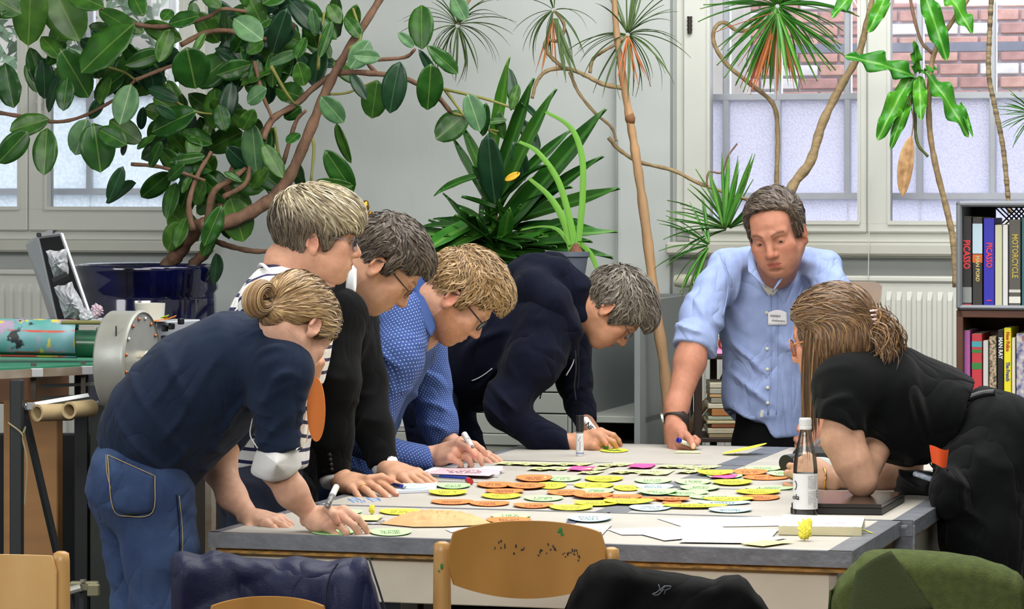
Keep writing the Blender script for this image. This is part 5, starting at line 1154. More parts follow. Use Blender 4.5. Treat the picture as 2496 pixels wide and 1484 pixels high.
# ------------------------------------------------------------ person G: black T-shirt, right
def person_right():
    d0 = 8.25; root = thing('person', 'woman with long brown hair in black T-shirt and belt leaning over table', 'person', Vector((P(2400, 1300, d0).x, d0, 0)))
    lat = Vector((-.15, 1, 0)); base = '#c0957c'
    H = Head(P(2028, 822, 8.22), 0, head_rot(152, 14, 0), 1.0, neck=[(P(2095, 880, 8.3), .058), (P(2140, 920, 8.3), .075)], neck_r=.052)
    hm = head_mesh(H, dict(base='#c98f78', lips='#a8605a', brow='#7a5a40', redness=.3))
    A = Blend(); el = P(2101, 1176, 8.02); A.chain([J(2052, 1000, 8.05, 42), J(2054, 1070, 8.05, 47), J(2080, 1130, 8.03, 41), (el, .031)], k=.03); A.rc(el, P(2150, 1060, 8.2), .030, .040, k=.03)
    p1 = limb_part(A, base)
    A2 = Blend(); e2 = P(2212, 1160, 8.48); wr = P(2020, 1168, 8.47); A2.chain([J(2215, 1080, 8.5, 46), (e2, .036)], k=.02); A2.chain([(e2, .036), J(2140, 1165, 8.48, 34), (wr, .023)], k=.02)
    t2, ch2 = hand(A2, wr, P(1962, 1138, 8.50)-wr, (-.2, -.9, .3), 1, CURL['hold'], scale=.95, spread=(8, 3, -2, -8)); p2 = limb_part(A2, base, tips=t2)
    cB = core(Blend(), P(2410, 1080, d0), P(2170, 960, d0), P(2120, 920, d0), lat, [[J(2420, 1180, 8.1, 75), J(2400, 1640, 8.1, 48), J(2400, 1890, 8.1, 34)], [J(2440, 1180, 8.4, 75), J(2430, 1640, 8.4, 48), J(2430, 1860, 8.4, 34)]])
    Vc, Qc = cB.mesh(.014); body = body_mesh(root, [hm, p1, p2, (Vc, Qc, limb_cols(Vc, base))])
    br = MB(); br.tube([wr+Vector((-.012, 0, .0))+Vector((.002*math.sin(3*t), .028*math.cos(t), .030*math.sin(t))) for t in [2*PI*i/24 for i in range(25)]], .0026, 6, cap=False); br.build('gold_bracelet', mat('gold', '#e0b050', .25, metal=1), root, smooth=True)
    M_t = mat('black_jersey', '#0a0c0e', .9, spec=.14, var=.2, vscale=12, bump=.12, bscale=500, sheen=.03, wrinkle=.5, wsc=5)
    S = Blend(); S.chain([J(2105, 935, d0, 84), J(2165, 962, d0, 112), J(2260, 1000, d0, 112), J(2345, 1030, d0, 106)], lat=lat, wd=1.45, k=.05)
    S.ell(P(2185, 1045, d0), (.11, .15, .085), k=.06); S.chain([J(2060, 945, 8.1, 72), J(2048, 1010, 8.05, 63)], k=.05); S.rc(P(2062, 945, 8.1), P(2130, 930, 8.2), .075, .09, k=.05)
    S.rc(P(2050, 1000, 8.05), P(2048, 1030, 8.05), 62*8.05/F, 62*8.05/F, k=.004)
    S.chain([J(2170, 960, 8.5, 60), J(2200, 1070, 8.5, 52)], k=.04)
    S.cut(P(2048, 1032, 8.05), (-.30, 0, -1), c=P(2045, 1090, 8.05), rad=.09)
    S.cut(P(2326, 1000, d0), P(2430, 1050, d0)-P(2340, 990, d0), k=.006, c=P(2440, 1060, d0), rad=.2)
    S.ops.append((lambda X, H=H: H.B.field(H.inv(X))*H.s-.006, A3(P(1900, 1000, 8.7)), A3(P(2220, 650, 7.8)), .01, True, 0))
    for (dr, fr, ph, c, rd) in (((.9, 0, .3), 22, .4, P(2300, 940, 8.1), .14), ((.6, 0, -.8), 26, 1.5, P(2060, 960, 7.9), .12), ((.8, 0, .6), 18, .5, P(2250, 1030, 8.0), .22)): S.disp(folds(.014, dr, fr, 1.2, 6, ph, c, rd))
    cloth_obj('tshirt', S, M_t, root, .0065)
    Tn = Blend(); M_tr = mat('black_trousers', '#0e1012', .9, spec=.14, var=.25, vscale=10, bump=.25, bscale=450, sheen=.03, wrinkle=.5, wsc=7)
    Tn.chain([J(2352, 1035, d0, 104), J(2400, 1085, d0, 124), J(2420, 1150, d0, 132)], lat=lat, wd=1.25, k=.05); Tn.ell(P(2450, 1060, 8.15), (.10, .10, .10), k=.06)
    Tn.chain([J(2390, 1160, 8.12, 118), J(2395, 1300, 8.1, 100), J(2408, 1480, 8.1, 84), J(2408, 1700, 8.1, 66), J(2408, 1900, 8.1, 55)], k=.04); Tn.chain([J(2450, 1160, 8.42, 118), J(2450, 1300, 8.42, 98), J(2455, 1480, 8.42, 82), J(2455, 1870, 8.42, 55)], k=.04)
    Tn.ell(P(2310, 1200, 8.0), (.05, .06, .07), k=.05)
    Tn.cut(P(2330, 1000, d0), P(2290, 960, d0)-P(2345, 1020, d0), k=.005, c=P(2270, 960, d0), rad=.14)
    for (dr, fr, ph, c, rd) in (((.5, 0, 1), 30, .4, P(2320, 1180, 8.0), .14), ((.9, 0, .6), 24, .5, P(2380, 1050, 8.0), .16)): Tn.disp(folds(.010, dr, fr, 1.2, 6, ph, c, rd))
    Tn.cut((0, 0, .04), (0, 0, -1)); to = cloth_obj('trousers', Tn, M_tr, root, .008)
    bl = MB(); c = onto(Tn, spl([P(2298, 1035, 7.9), P(2320, 1000, 7.95), P(2355, 974, 8.0), P(2395, 960, 8.1), P(2425, 957, 8.2)], 8), .006); bl.tube(c, .010, 6, flat=.35); bl.build('leather_belt', mat('black_leather', '#1e1f22', .35, spec=.6), root, smooth=True)
    pc = onto(Tn, [P(2258, 1108, 7.95), P(2275, 1140, 7.9), P(2310, 1145, 7.9)], .004); pb = MB(); pb.tube(spl(pc, 6), .0022, 5); pb.build('pocket_edge', M_tr, to, smooth=True)
    w = MB(); cc = P(2285, 1112, 7.93); w.grid(lambda u, v: cc+Vector((.024*(u-.5)*2*(1-.25*v)+.004, -.012*math.sin(u*PI), -.022*(v*2-1)+.006*math.cos(u*PI*1.2))), 8, 8); ow = w.build('orange_badge', mat('orange_glove_fabric', '#d24a14', .6), None, smooth=True); tag(ow, 'orange crumpled cloth tucked in the black trouser pocket', 'cloth')
    # hair: half up with a clip, long strands hanging in front
    down = H.dirc((0, 0, -1)); down = A3((0, 0, -1))@H.R
    tie = A3((.0, -.105, .030)); colf = mixcols(['#6f5136', '#7d5d3e', '#60462e', '#8c6c45', '#54402c'])
    def flow(X):
        d = tie-X; d = d/(np.linalg.norm(d, axis=-1, keepdims=True)+1e-6); up = np.clip((X[..., 2:3]-.0)*20, 0, 1); return d*up+down*(1-up)
    def hang(B, rs):
        n = 1000; K = 20; a = rs.rand(n); st = np.stack([-.083*np.ones(n)+.012*rs.rand(n), .030-.085*a, .045-.03*rs.rand(n)], -1)
        half = rs.rand(n) < .42; st[half, 0] *= -1
        t = np.linspace(0, 1, K)[None, :, None]; L = (.17+.12*rs.rand(n)*(1-a)+.05*(1-a))[:, None, None]; fw = A3((0, 1, 0))
        pull = (A3((0, 1, 0))*(.012))*np.sin(t*2.2); X = st[:, None, :]+down*t*L+pull+rs.normal(0, .004, (n, 1, 3))*t+A3((-.006, 0, 0))*np.sin(t*5+a[:, None, None]*3)
        return ribbons(X, colf(st, rs), .0010, rs)
    def curls(B, rs):
        n = 700; K = 20; a = rs.rand(n); t = np.linspace(0, 1, K)[None, :, None]; st = tie[None]+rs.normal(0, .010, (n, 3)); st[:, 1] -= .012
        L = (.09+.09*rs.rand(n))[:, None, None]; sd = (rs.rand(n)-.6)[:, None, None]; X = st[:, None, :]+down*t*L+A3((-1, 0, 0))*sd*.11*t+A3((0, -1, 0))*(.045*np.sin(t*2.6)+.018*np.sin(t*7+a[:, None, None]*4))+A3((0, 0, 1))*.014*np.cos(t*7+a[:, None, None]*4)*t
        return ribbons(X, colf(st, rs)*1.1, .0011, rs)
    hl = [(.25, .25), (.25, .068), (.080, .066), (.066, .040), (.058, -.010), (.050, -.05), (.02, -.06), (-.045, -.070), (-.25, -.090), (-.25, .25)]
    short_hair(H, hl, [((0, -.01, .066), (.080, .098, .060)), ((0, -.03, -.02), (.088, .085, .075))], flow, colf, 4300, 11, .0095, .0009, .004, thick=.008, cap='#5f4530', parent=root, spread=.14, seed=61, extra_locks=[hang, curls], lenvar=.3)
    cp = MB(); R = Matrix(H.R.tolist())
    for s in (-1, 1):
        for k in range(4):
            b0 = tie+A3((s*.006, -.010, .012-k*.011)); b1 = tie+A3((s*.022, -.022, .010-k*.011)); b2 = tie+A3((s*.012, -.036, .008-k*.011)); cp.tube(spl([Vector(H.out(q)) for q in (b0, b1, b2)], 4), .003, 6)
    cp.tube([Vector(H.out(tie+A3((0, -.012, .02)))), Vector(H.out(tie+A3((0, -.012, -.03))))], .004, 8); cp.build('hair_clip', mat('pink_tortoise', '#c99a94', .25, col2='#f0e2de', vscale=120), root, smooth=True)
    glasses(H, root, mat('amber_tortoise', '#9a5236', .3, col2='#c98a5a', vscale=90), rim=.0022, temple=.0024, w=.024, hgt=.021)
    return root
def ribbons(X, col, r, rs):
    n, K, _ = X.shape; T = np.gradient(X, axis=1); T /= np.linalg.norm(T, axis=-1, keepdims=True)+1e-9; ref = rs.normal(0, 1, (n, 1, 3)); S = np.cross(T, ref); S /= np.linalg.norm(S, axis=-1, keepdims=True)+1e-9
    tt = np.linspace(0, 1, K)[None, :, None]; w = r*(1-.8*tt**3)*1.8; V = np.stack([X+S*w, X-S*w], 2); ids = np.arange(n*K*2).reshape(n, K, 2)
    Q = np.stack([ids[:, :-1, 0], ids[:, :-1, 1], ids[:, 1:, 1], ids[:, 1:, 0]], -1).reshape(-1, 4)
    c = np.clip(col[:, None, None, :]*np.ones((1, K, 2, 1)), 0, 1); return V.reshape(-1, 3), Q, np.concatenate([c, np.ones((n, K, 2, 1))], -1).reshape(-1, 4)
person_right()
# ============================================================ TABLES
M_top = mat('pale_table_laminate', '#aeaaa3', .55, var=.06, vscale=6, bump=.03, bscale=90, col2='#a5a199')
M_tape = mat('grey_gaffer_tape', '#6d7179', .38, var=.2, vscale=20, bump=.3, bscale=40, spec=.55)
M_edge = mat('stained_plywood_edge', '#b08440', .7, var=.6, vscale=38, col2='#6a5530', stretch=(1, 1, 4))
M_apron = mat('worn_cream_paint', '#c2bcad', .6, var=.1, vscale=8)
M_leg = mat('cream_leg_paint', '#b8b1a2', .6, var=.15, vscale=10)
def table(u0, u1, v0, v1, label, tapes, front=False, right=False):
    z = TZ; root = thing('work_table', label, 'table', UV((u0+u1)/2, (v0+v1)/2, 0), 'tables pushed together')
    g = .0012; MB().rbox(u0+g, u1-g, v0+g, v1-g, z-.026, z, .002).build('tabletop', M_top, root)
    MB().rbox(u0+.012, u1-.012, v0+.012, v1-.012, z-.047, z-.026).build('plywood_edge', M_edge, root)
    i = .035
    for (a, b_, c, d, side) in ((u0+i, u1-i, v0+i, v0+i+.02, 0), (u0+i, u1-i, v1-i-.02, v1-i, 1), (u0+i, u0+i+.02, v0+i, v1-i, 2), (u1-i-.02, u1-i, v0+i, v1-i, 3)):
        MB().rbox(a, b_, c, d, z-.150, z-.047, .002).build('apron', M_apron, root)
    for a in (u0+i+.03, u1-i-.03):
        for c in (v0+i+.03, v1-i-.03): MB().rbox(a-.025, a+.025, c-.025, c+.025, 0, z-.05, .003).build('leg', M_leg, root)
    for (a, b_, c, d, w) in tapes:        # tape strips: (u0,u1,v0,v1,kind) kind: 'top' or edge faces
        mb = MB()
        if w == 'f': mb.rbox(a, b_, c-.0035, c+.0005, z-.034, z+.0012); mb.rbox(a, b_, c, c+.014, z, z+.0012)
        elif w == 'r': mb.rbox(b_-.0005, b_+.0035, c, d, z-.034, z+.0012); mb.rbox(b_-.05, b_, c, d, z, z+.0012)
        elif w == 'l': mb.rbox(a-.0035, a+.0005, c, d, z-.034, z+.0012); mb.rbox(a, a+.02, c, d, z, z+.0012)
        else: mb.rbox(a, b_, c, d, z, z+.0012)
        mb.build('tape_strip', M_tape, root)
    return root
UA0, UA1, UB1, UM = -2.69, -1.215, -1.185, -1.925
VA0, VB = 6.93, [7.61, 8.31, 9.01, 9.71]
table(UA0, UA1, VA0, VB[0], 'foremost cream table edged with grey tape, nearest the wooden chairs', [(UA0-.004, UA1+.004, VA0, VA0, 'f'), (UA0, UA1, VA0, VB[0], 'r'), (UA0, UA1, VA0, VB[0], 'l')])
names = [['left table of the second row, under orange cards along its taped front', 'right table of the second row, under the closed laptop'],
         ['left table of the third row, under the white and pink papers', 'right table of third row, under the leaning forearm of black-shirted woman'],
         ['left table of the back row, in front of the hooded writer', 'right table of the back row, in front of the blue-shirted man']]
for r in range(3):
    for c_ in range(2):
        u0, u1 = ((UA0, UM-.004), (UM+.004, UB1))[c_]; v0, v1 = VB[r], VB[r+1]; tp = []
        if r == 0: tp.append((u0, u1, v0, v0, 'f')); tp.append((u0, u1, v1-.006, v1, 't'))
        else: tp.append((u0, u1, v1-.005, v1, 't'))
        if c_ == 0: tp.append((u1-.035, u1+.004, v0+.014, v1, 't')); tp.append((u0, u1, v0, v1, 'l'))
        else: tp.append((u0-.004, u0+.035, v0+.014, v1, 't')); tp.append((u0, u1, v0, v1, 'r'))
        table(u0, u1, v0+.006*(r == 0), v1-.001, names[r][c_], tp)
tf = MB(); tp_ = UV(UB1+.004, VB[0]+.008, TZ-.02); tf.shell(lambda u, v: UV(UB1-.045+.05*u, VB[0]-.004-.004*math.sin(u*5+v*3), TZ-.008-.105*v*(.85+.15*math.sin(u*3))), 8, 10, .0015)
tag(tf.build('tape_flap', M_tape, smooth=True), 'loose grey tape flap hanging at the right corner where two tables meet', 'tape')
dr = MB()
for (px, py, r) in ((905, 1360, 5), (906, 1356, 3)):
    p = PV(px, py, VA0+.034); dr.lathe([(.0001, .001), (r/1130*.9, .0004), (r/1130, -.001)], p, RM@Matrix.Rotation(PI/2, 3, 'X'), 9)
tag(dr.build('paint_drop', mat('green_paint', '#1f7a3c', .4)), 'dark green paint drop on the front apron of the foremost table', 'paint')
# ============================================================ CARDS AND NOTES
CARDC = {'o': ('orange', '#e07a40'), 'g': ('green', '#a9dc98'), 'y': ('yellow', '#e6e23c'), 'b': ('light blue', '#b4dbe6')}
M_ink = mat('felt_pen_ink', '#55554c', .8)
M_card = {k: mat('card_'+v[0].replace(' ', '_'), v[1], .85) for k, v in CARDC.items()}
def scrib(root, cx, cy, w, h, z, rows, seed, m=None, chars=9):
    """hand-written lines, too small to read: thin ink strokes lying on the paper"""
    rs = random.Random(seed); q = MB()
    for r in range(rows):
        py = cy+h*((r+.5)/rows-.5)
        n = rs.randint(chars-3, chars+2); x0 = cx-w/2+rs.random()*w*.1; step = w*.85/n
        for k in range(n):
            if rs.random() < .12: continue
            pts = [TP(x0+step*(k+t), py+rs.uniform(-.5, .5)*h/rows*.6, z) for t in (.05, .3, .5, .75)]
            q.tube(pts, .0007, 3, cap=False, flat=1)
    o = q.build('handwriting', m or M_ink, root); o['kind'] = 'stuff'; return o
ZL = {}
def card(px, py, w, h, c, label, lift=0, z=None, wr=2, tilt=0, n=36):
    z = TZ+.0016 if z is None else z
    L, Rr = TP(px-w/2, py, z), TP(px+w/2, py, z); Fp, Bp = TP(px, py+h/2, z), TP(px, py-h/2, z); c0 = (L+Rr)/2
    rx = (Rr-L)/2; ry = Ux.cross(Zx)*0+(Bp-Fp)/2; q = MB()
    def pt(r, a):
        x, y = math.cos(a)*r, math.sin(a)*r; cu = lift*(x*x+.25*y*y)+tilt*x*.5+abs(tilt)*.5
        return c0+rx*x+ry*y+Zx*cu
    vs = [c0+Zx*(abs(tilt)*.5)]; vt = []
    rings = (.5, .8, 1.0)
    for dz in (0, .0011):
        vt.append(c0+Zx*(abs(tilt)*.5+dz))
        for r in rings: vt += [pt(r, 2*PI*i/n)+Zx*dz for i in range(n)]
    m = 1+n*3; fs = []
    for s, o in ((0, 0), (1, m)):
        for i in range(n):
            j = (i+1) % n; f = [(o, o+1+i, o+1+j)]+[(o+1+k*n+i, o+1+(k+1)*n+i, o+1+(k+1)*n+j, o+1+k*n+j) for k in range(2)]
            fs += [t if s else t[::-1] for t in f]
    for i in range(n): j = (i+1) % n; fs.append((1+2*n+i, 1+2*n+j, m+1+2*n+j, m+1+2*n+i))
    q.add(vt, fs); o = q.build('oval_card', M_card[c]); tag(o, label, 'card', CARDC[c][0]+' oval cards on the tables')
    if wr: scrib(o, px, py-(1 if lift else 0), w*.55, h*.5, z+.002+lift*.18+abs(tilt)*.5, wr, int(px*7+py))
    return o
Z1, Z2, Z3 = TZ+.0016, TZ+.0034, TZ+.0052
CARDS = [
 (1302, 1166, 90, 16, 'o', 'orange oval card touching a pale green one, below the left pink sticky note', .004, Z2),
 (1372, 1167, 90, 14, 'g', 'green oval card tucked under an orange one, below the left pink note', .004, Z1),
 (1472, 1168, 94, 14, 'y', 'yellow oval card on its own, farthest back of the left half', .004, Z1),
 (1206, 1182, 88, 14, 'o', 'orange oval card left of a touching orange pair, just behind lone left ones', .003, Z2),
 (1283, 1184, 96, 14, 'o', 'orange oval card overlapped between an orange and a yellow one', .003, Z3),
 (1342, 1184, 78, 16, 'y', 'yellow oval card half under the right end of an orange one', .003, Z1),
 (1447, 1184, 96, 14, 'y', 'yellow oval card alone between the blue card and the orange and yellow pair', .003, Z1),
 (1105, 1185, 84, 13, 'g', 'green oval card beside the white pad under the suited hands', .004, Z1),
 (1092, 1201, 94, 13, 'y', 'yellow oval card leftmost of all, in front of the white pad', .004, Z2),
 (1230, 1198, 94, 12, 'o', 'orange oval card lying over the back edge of a yellow one, left half', .003, Z2),
 (1222, 1210, 98, 13, 'y', 'yellow oval card partly under orange one, above the brown paper bag', .004, Z1),
 (1325, 1215, 96, 14, 'g', 'green oval card alone in the middle of second row table', .003, Z1),
 (1380, 1201, 94, 14, 'o', 'orange oval card at left end of the long orange chain', .003, Z2),
 (1455, 1197, 84, 13, 'g', 'green oval card peeping out behind the orange chain', .003, Z1),
 (1445, 1208, 100, 12, 'o', 'second card from the left in the long orange chain', .004, Z3),
 (1515, 1213, 100, 13, 'o', 'third card from the left in the long orange chain', .005, Z2),
 (1590, 1216, 90, 9, 'o', 'fourth card from left in the orange chain, lying by the dark seam', .002, Z1),
 (1640, 1216, 84, 9, 'o', 'rightmost card of the long orange chain', .002, Z3),
 (1592, 1172, 92, 13, 'g', 'pale green oval card behind the left blue one', .003, Z1),
 (1530, 1190, 70, 13, 'y', 'yellow oval card half covered by the farther blue one', .003, Z1),
 (1595, 1187, 92, 13, 'b', 'light blue oval card with three written words, farthest back', .003, Z2),
 (1602, 1200, 100, 14, 'g', 'green oval card curling up just in front of the back blue one', .007, Z2),
 (1668, 1203, 118, 13, 'g', 'green oval card right of the curled green one, on the dark seam', .005, Z1),
 (1690, 1175, 88, 14, 'g', 'green oval card behind another green one, right of the seam', .003, Z1),
 (1706, 1189, 96, 14, 'g', 'green oval card in front of a green one, right of seam', .003, Z2),
 (1785, 1176, 98, 13, 'y', 'yellow oval card right of the pair of green ones', .004, Z2),
 (1743, 1153, 90, 12, 'y', 'yellow oval card lying on the seam beside the pink note on green', .006, Z3),
 (1766, 1161, 88, 11, 'g', 'green oval card under the crooked pink note', .003, Z1),
 (1828, 1151, 86, 14, 'o', 'orange oval card behind its orange neighbour, near the bottle', .003, Z2),
 (1868, 1164, 114, 12, 'o', 'orange oval card pointing at the bottle', .002, Z1),
 (1860, 1142, 92, 12, 'g', 'green oval card rearmost near the bottle', .003, Z1),
 (1905, 1154, 66, 12, 'g', 'green oval card ending behind the bottle neck', .002, Z3),
 (1918, 1141, 34, 11, 'y', 'small visible end of a yellow card beside the bottle neck', .002, Z2),
 (1875, 1190, 118, 10, 'g', 'thin looking green oval card reaching the bottle label', .002, Z1),
 (1848, 1199, 110, 12, 'y', 'yellow oval card lying on an orange one left of bottle', .003, Z2),
 (1855, 1213, 92, 13, 'o', 'orange oval card under a yellow one left of bottle', .002, Z1),
 (1745, 1212, 130, 10, 'g', 'green oval card in front of the right green ones, mostly covered', .002, Z1),
 (1775, 1217, 124, 9, 'y', 'yellow oval card covering the front green one, right half', .003, Z2),
 (1765, 1226, 130, 9, 'b', 'light blue oval card under the long yellow one', .003, Z1),
 (1638, 1226, 48, 7, 'o', 'orange oval card end peeping from under long yellow one', .002, Z1),
 (1693, 1233, 160, 8, 'y', 'long flat looking yellow oval card over a blue one', .003, Z3),
 (1585, 1238, 102, 15, 'b', 'light blue oval card at the front edge of the second table row', .003, Z1),
 (1780, 1244, 106, 12, 'b', 'light blue oval card in front of the laptop and bottle side', .004, Z1),
 (1532, 1223, 122, 12, 'y', 'yellow oval card at the right end of the yellow row', .005, Z3),
 (1455, 1227, 116, 12, 'y', 'yellow oval card in the middle of the yellow row', .004, Z2),
 (1392, 1238, 106, 13, 'y', 'yellow oval card at left front of the yellow row, overhanging the seam', .004, Z1),
 (1300, 1233, 98, 12, 'o', 'orange oval card overhanging the taped seam above the brown bag', .004, Z1),
 (1193, 1228, 98, 12, 'o', 'orange oval card second from left along taped seam', .003, Z1),
 (1102, 1224, 104, 12, 'o', 'orange oval card leftmost along the taped seam', .003, Z1),
 (1437, 1263, 108, 18, 'b', 'light blue oval card with bold writing on the front table', .003, Z2),
 (1245, 1258, 96, 15, 'g', 'green oval card under an orange one behind the chair back', .002, Z1),
 (1240, 1268, 110, 15, 'o', 'orange oval card on the front table beside the bag end', .002, Z2),
 (975, 1248, 100, 14, 'y', 'yellow oval card behind the brown paper bag', .003, Z1),
 (853, 1248, 60, 10, 'g', 'green oval card beside the writing hand at far left', .002, Z1),
 (835, 1256, 36, 8, 'o', 'orange card end beside the writing hand at left', .002, Z1),
 (952, 1297, 102, 18, 'g', 'green oval card alone in front of the brown paper bag', .002, Z1),
 (812, 1297, 106, 14, 'g', 'green oval card being written on by the navy-shirted woman', .001, Z1),
 (1497, 1098, 68, 9, 'y', 'yellow oval card with green writing under the hooded writer hands', .001, Z1),
 (1815, 1107, 108, 6, 'y', 'yellow oval card leaning slantwise on the back row tables', .002, Z1),
 (1185, 1143, 80, 9, 'b', 'light blue oval card under the writing hand of the dotted-shirt man', .001, Z1)]
for k, cd in enumerate(CARDS):
    px, py, w_, h_, c_, lb, lf, z = cd
    card(px, py, w_, h_, c_, lb, lf*1.0, z, wr=0 if w_ < 60 or px in (812, 1185, 853) else 2, tilt=.03 if k == 58 else 0)
gr_ = MB(); rs_ = random.Random(2)
for k in range(9): gr_.tube([TP(1476+k*4.6, 1097+rs_.uniform(-1.5, 1.5), Z1+.002), TP(1479+k*4.6, 1098+rs_.uniform(-1.5, 1.5), Z1+.002)], .0016, 4)
o_ = gr_.build('handwriting', mat('green_ink', '#1f7a3c', .6), [o for o in bpy.data.objects if o.get('label', '').startswith('yellow oval card with green writing')][0]); o_['kind'] = 'stuff'
# sticky notes: small squares in slanted rows
M_note = mat('pale_yellow_note', '#dfe99a', .85); M_pink = mat('hot_pink_note', '#ee4f93', .8)
def sheet(name, corners, m, label, cat, group=None, z=TZ+.0016, th=.0004, curl=0, wr=None, seed=1, thick=None):
    """a sheet of paper lying on the table: four pixel corners (clockwise from far left)"""
    c = [TP(x, y, z) for x, y in corners]; q = MB()
    q.shell(lambda u, v: (c[0].lerp(c[1], u)).lerp(c[3].lerp(c[2], u), v)+Zx*(curl*abs(math.sin(u*PI*1.0+v))*v), 6, 6, -(thick or th))
    o = q.build(name, m); tag(o, label, cat, group)
    if wr:
        cx = sum(p[0] for p in corners)/4; cy = sum(p[1] for p in corners)/4; W = (corners[1][0]-corners[0][0])*.62; H_ = (corners[3][1]-corners[0][1])*.66
        scrib(o, cx, cy, W, H_, z+(thick or th)+.001+curl*.5, wr, seed)
    return o
NOTES = [(1240, 1129, 'note beside the fingertips of the dotted-shirt man'), (1284, 1130, 'second note from the left in the rear row'), (1328, 1131, 'third note from the left in the rear row'), (1376, 1131, 'fourth note from the left in the rear row'), (1414, 1131, 'rear row note behind the left pink note'),
 (1318, 1142, 'leftmost note of the middle row'), (1362, 1142, 'middle row note touching left side of the left pink note'), (1452, 1142, 'middle row note right of left pink note'), (1484, 1133, 'rear note between the two pink notes'), (1512, 1132, 'rear note just left of the right pink note'),
 (1440, 1151, 'front note below the left pink note'), (1516, 1150, 'front note below and left of right pink note'), (1556, 1149, 'front note directly below the right pink note'), (1600, 1151, 'large double note in front, right of centre'), (1632, 1136, 'rear note right of the right pink note'), (1660, 1137, 'second rear note right of the right pink note'), (1700, 1141, 'rear note next to the dark seam'), (1680, 1149, 'front note next to the dark seam'), (1725, 1138, 'rightmost yellow note, lying over the seam')]
for k, (x, y, lb) in enumerate(NOTES):
    w_ = 50 if k != 13 else 72; h_ = 8 if k != 13 else 13
    sheet('sticky_note', [(x-w_/2+10, y-h_/2), (x+w_/2+10, y-h_/2+.6), (x+w_/2-10, y+h_/2+.6), (x-w_/2-10, y+h_/2)], M_note, 'pale yellow sticky '+lb, 'sticky note', 'pale yellow sticky notes', z=TZ+.0016+.0006*(k % 3), curl=.004, wr=2, seed=k)
for (x, y, lb) in ((1417, 1142, 'pink sticky note on the left, among yellow notes'), (1564, 1135.5, 'pink sticky note on the right of the rear row'), (1766, 1161, 'pink sticky note lying crooked on a green oval card')):
    sheet('sticky_note', [(x-20, y-6), (x+36, y-5), (x+22, y+5.5), (x-36, y+4.5)], M_pink, lb, 'sticky note', 'pink sticky notes', z=TZ+.0040, curl=.003)
# papers
M_paper = mat('white_paper', '#dcdde2', .8); M_yp = mat('yellow_paper', '#e4e38c', .8); M_pp = mat('pink_paper', '#e6b3bd', .8); M_lb = mat('light_blue_paper', '#b6d3e6', .8)
sheet('paper_sheet', [(1600, 1263), (1900, 1259), (1960, 1280), (1668, 1285)], M_paper, 'white paper sheet farthest back in the scattered stack on the front table', 'paper', z=TZ+.0016)
sheet('paper_sheet', [(1855, 1258), (1985, 1264), (2005, 1284), (1925, 1288)], M_paper, 'white paper sheet with curved edge near the bottle base', 'paper', z=TZ+.0022)
sheet('paper_sheet', [(1512, 1288), (1750, 1281), (1810, 1300), (1620, 1317)], M_paper, 'white paper sheet at the left end of the scattered stack', 'paper', z=TZ+.0028)
sheet('paper_sheet', [(1480, 1290), (1600, 1287), (1600, 1303), (1515, 1303)], M_paper, 'white paper corner leftmost of the scattered stack', 'paper', z=TZ+.0020)
sheet('paper_sheet', [(1700, 1287), (1898, 1290), (1868, 1324), (1655, 1321)], M_paper, 'white paper sheet on top in the middle of the scattered stack', 'paper', z=TZ+.0036)
sheet('paper_sheet', [(1810, 1302), (1918, 1311), (1880, 1318), (1780, 1316)], M_paper, 'white paper sheet beside the yellow note at front', 'paper', z=TZ+.0024)
sheet('yellow_note', [(1862, 1316), (1936, 1320), (1860, 1331), (1806, 1325)], M_yp, 'pale yellow paper near front edge beside the scattered white sheets', 'paper', z=TZ+.0042)
sheet('printed_sheet', [(1385, 1266), (1415, 1266), (1398, 1276), (1378, 1276)], mat('dark_print', '#3a3d55', .6), 'dark printed leaflet peeping from under the blue oval card', 'paper', z=TZ+.0018)
sheet('printed_sheet', [(1350, 1275), (1492, 1279), (1462, 1308), (1290, 1300)], mat('grey_print', '#b3b3b5', .7), 'grey printed sheet with white margin behind the chair back', 'paper', z=TZ+.0026)
ms = MB(); c4 = [TP(x, y, TZ+.0034) for x, y in ((1482, 1279), (1490, 1279), (1465, 1306), (1455, 1304))]; ms.prism(c4, Zx*.0004)
tag(ms.build('paper_strip', M_paper), 'white paper margin strip right of the chair back', 'paper')
sheet('paper_sheet', [(1085, 1290), (1160, 1283), (1150, 1300), (1100, 1297)], M_paper, 'white paper corner between the brown bag and chair', 'paper', z=TZ+.0016)
sheet('paper_sheet', [(826, 1256), (935, 1255), (920, 1268), (826, 1267)], M_yp, 'pale yellow strip of paper beside the brown bag, left', 'paper', z=TZ+.006)
sheet('printed_card', [(850, 1269), (938, 1268), (930, 1277), (835, 1277)], mat('black_white_print', '#b9b9ba', .6, col2='#26262b', vscale=60), 'black and white printed card under the yellow strip at left', 'paper', z=TZ+.0018)
sheet('note_pad', [(985, 1181), (1066, 1181), (1062, 1199), (960, 1203)], mat('blue_white_pad', '#cfd5e4', .8), 'white note pad under the suited man hands', 'note pad', z=TZ+.001, thick=.007)
card(1005, 1185, 76, 13, 'b', 'light blue oval card on the white pad under the suited man hands', 0, TZ+.0086, wr=0)
sheet('paper_stack', [(1062, 1143), (1226, 1143), (1214, 1163), (1030, 1156)], M_paper, 'thin stack of white papers under the pink sheet', 'paper', z=TZ+.001, thick=.008)
sheet('pink_sheet', [(1075, 1142), (1232, 1143), (1192, 1160), (1034, 1154)], M_pp, 'pink written sheet lying on the white paper stack', 'paper', z=TZ+.0096, wr=4, seed=77)
sheet('yellow_note', [(1655, 1098.5), (1700, 1099), (1710, 1104), (1640, 1103)], M_note, 'pale yellow note beside the fist on the back row', 'sticky note', z=TZ+.0016)
bs = MB(); rs_ = random.Random(9)
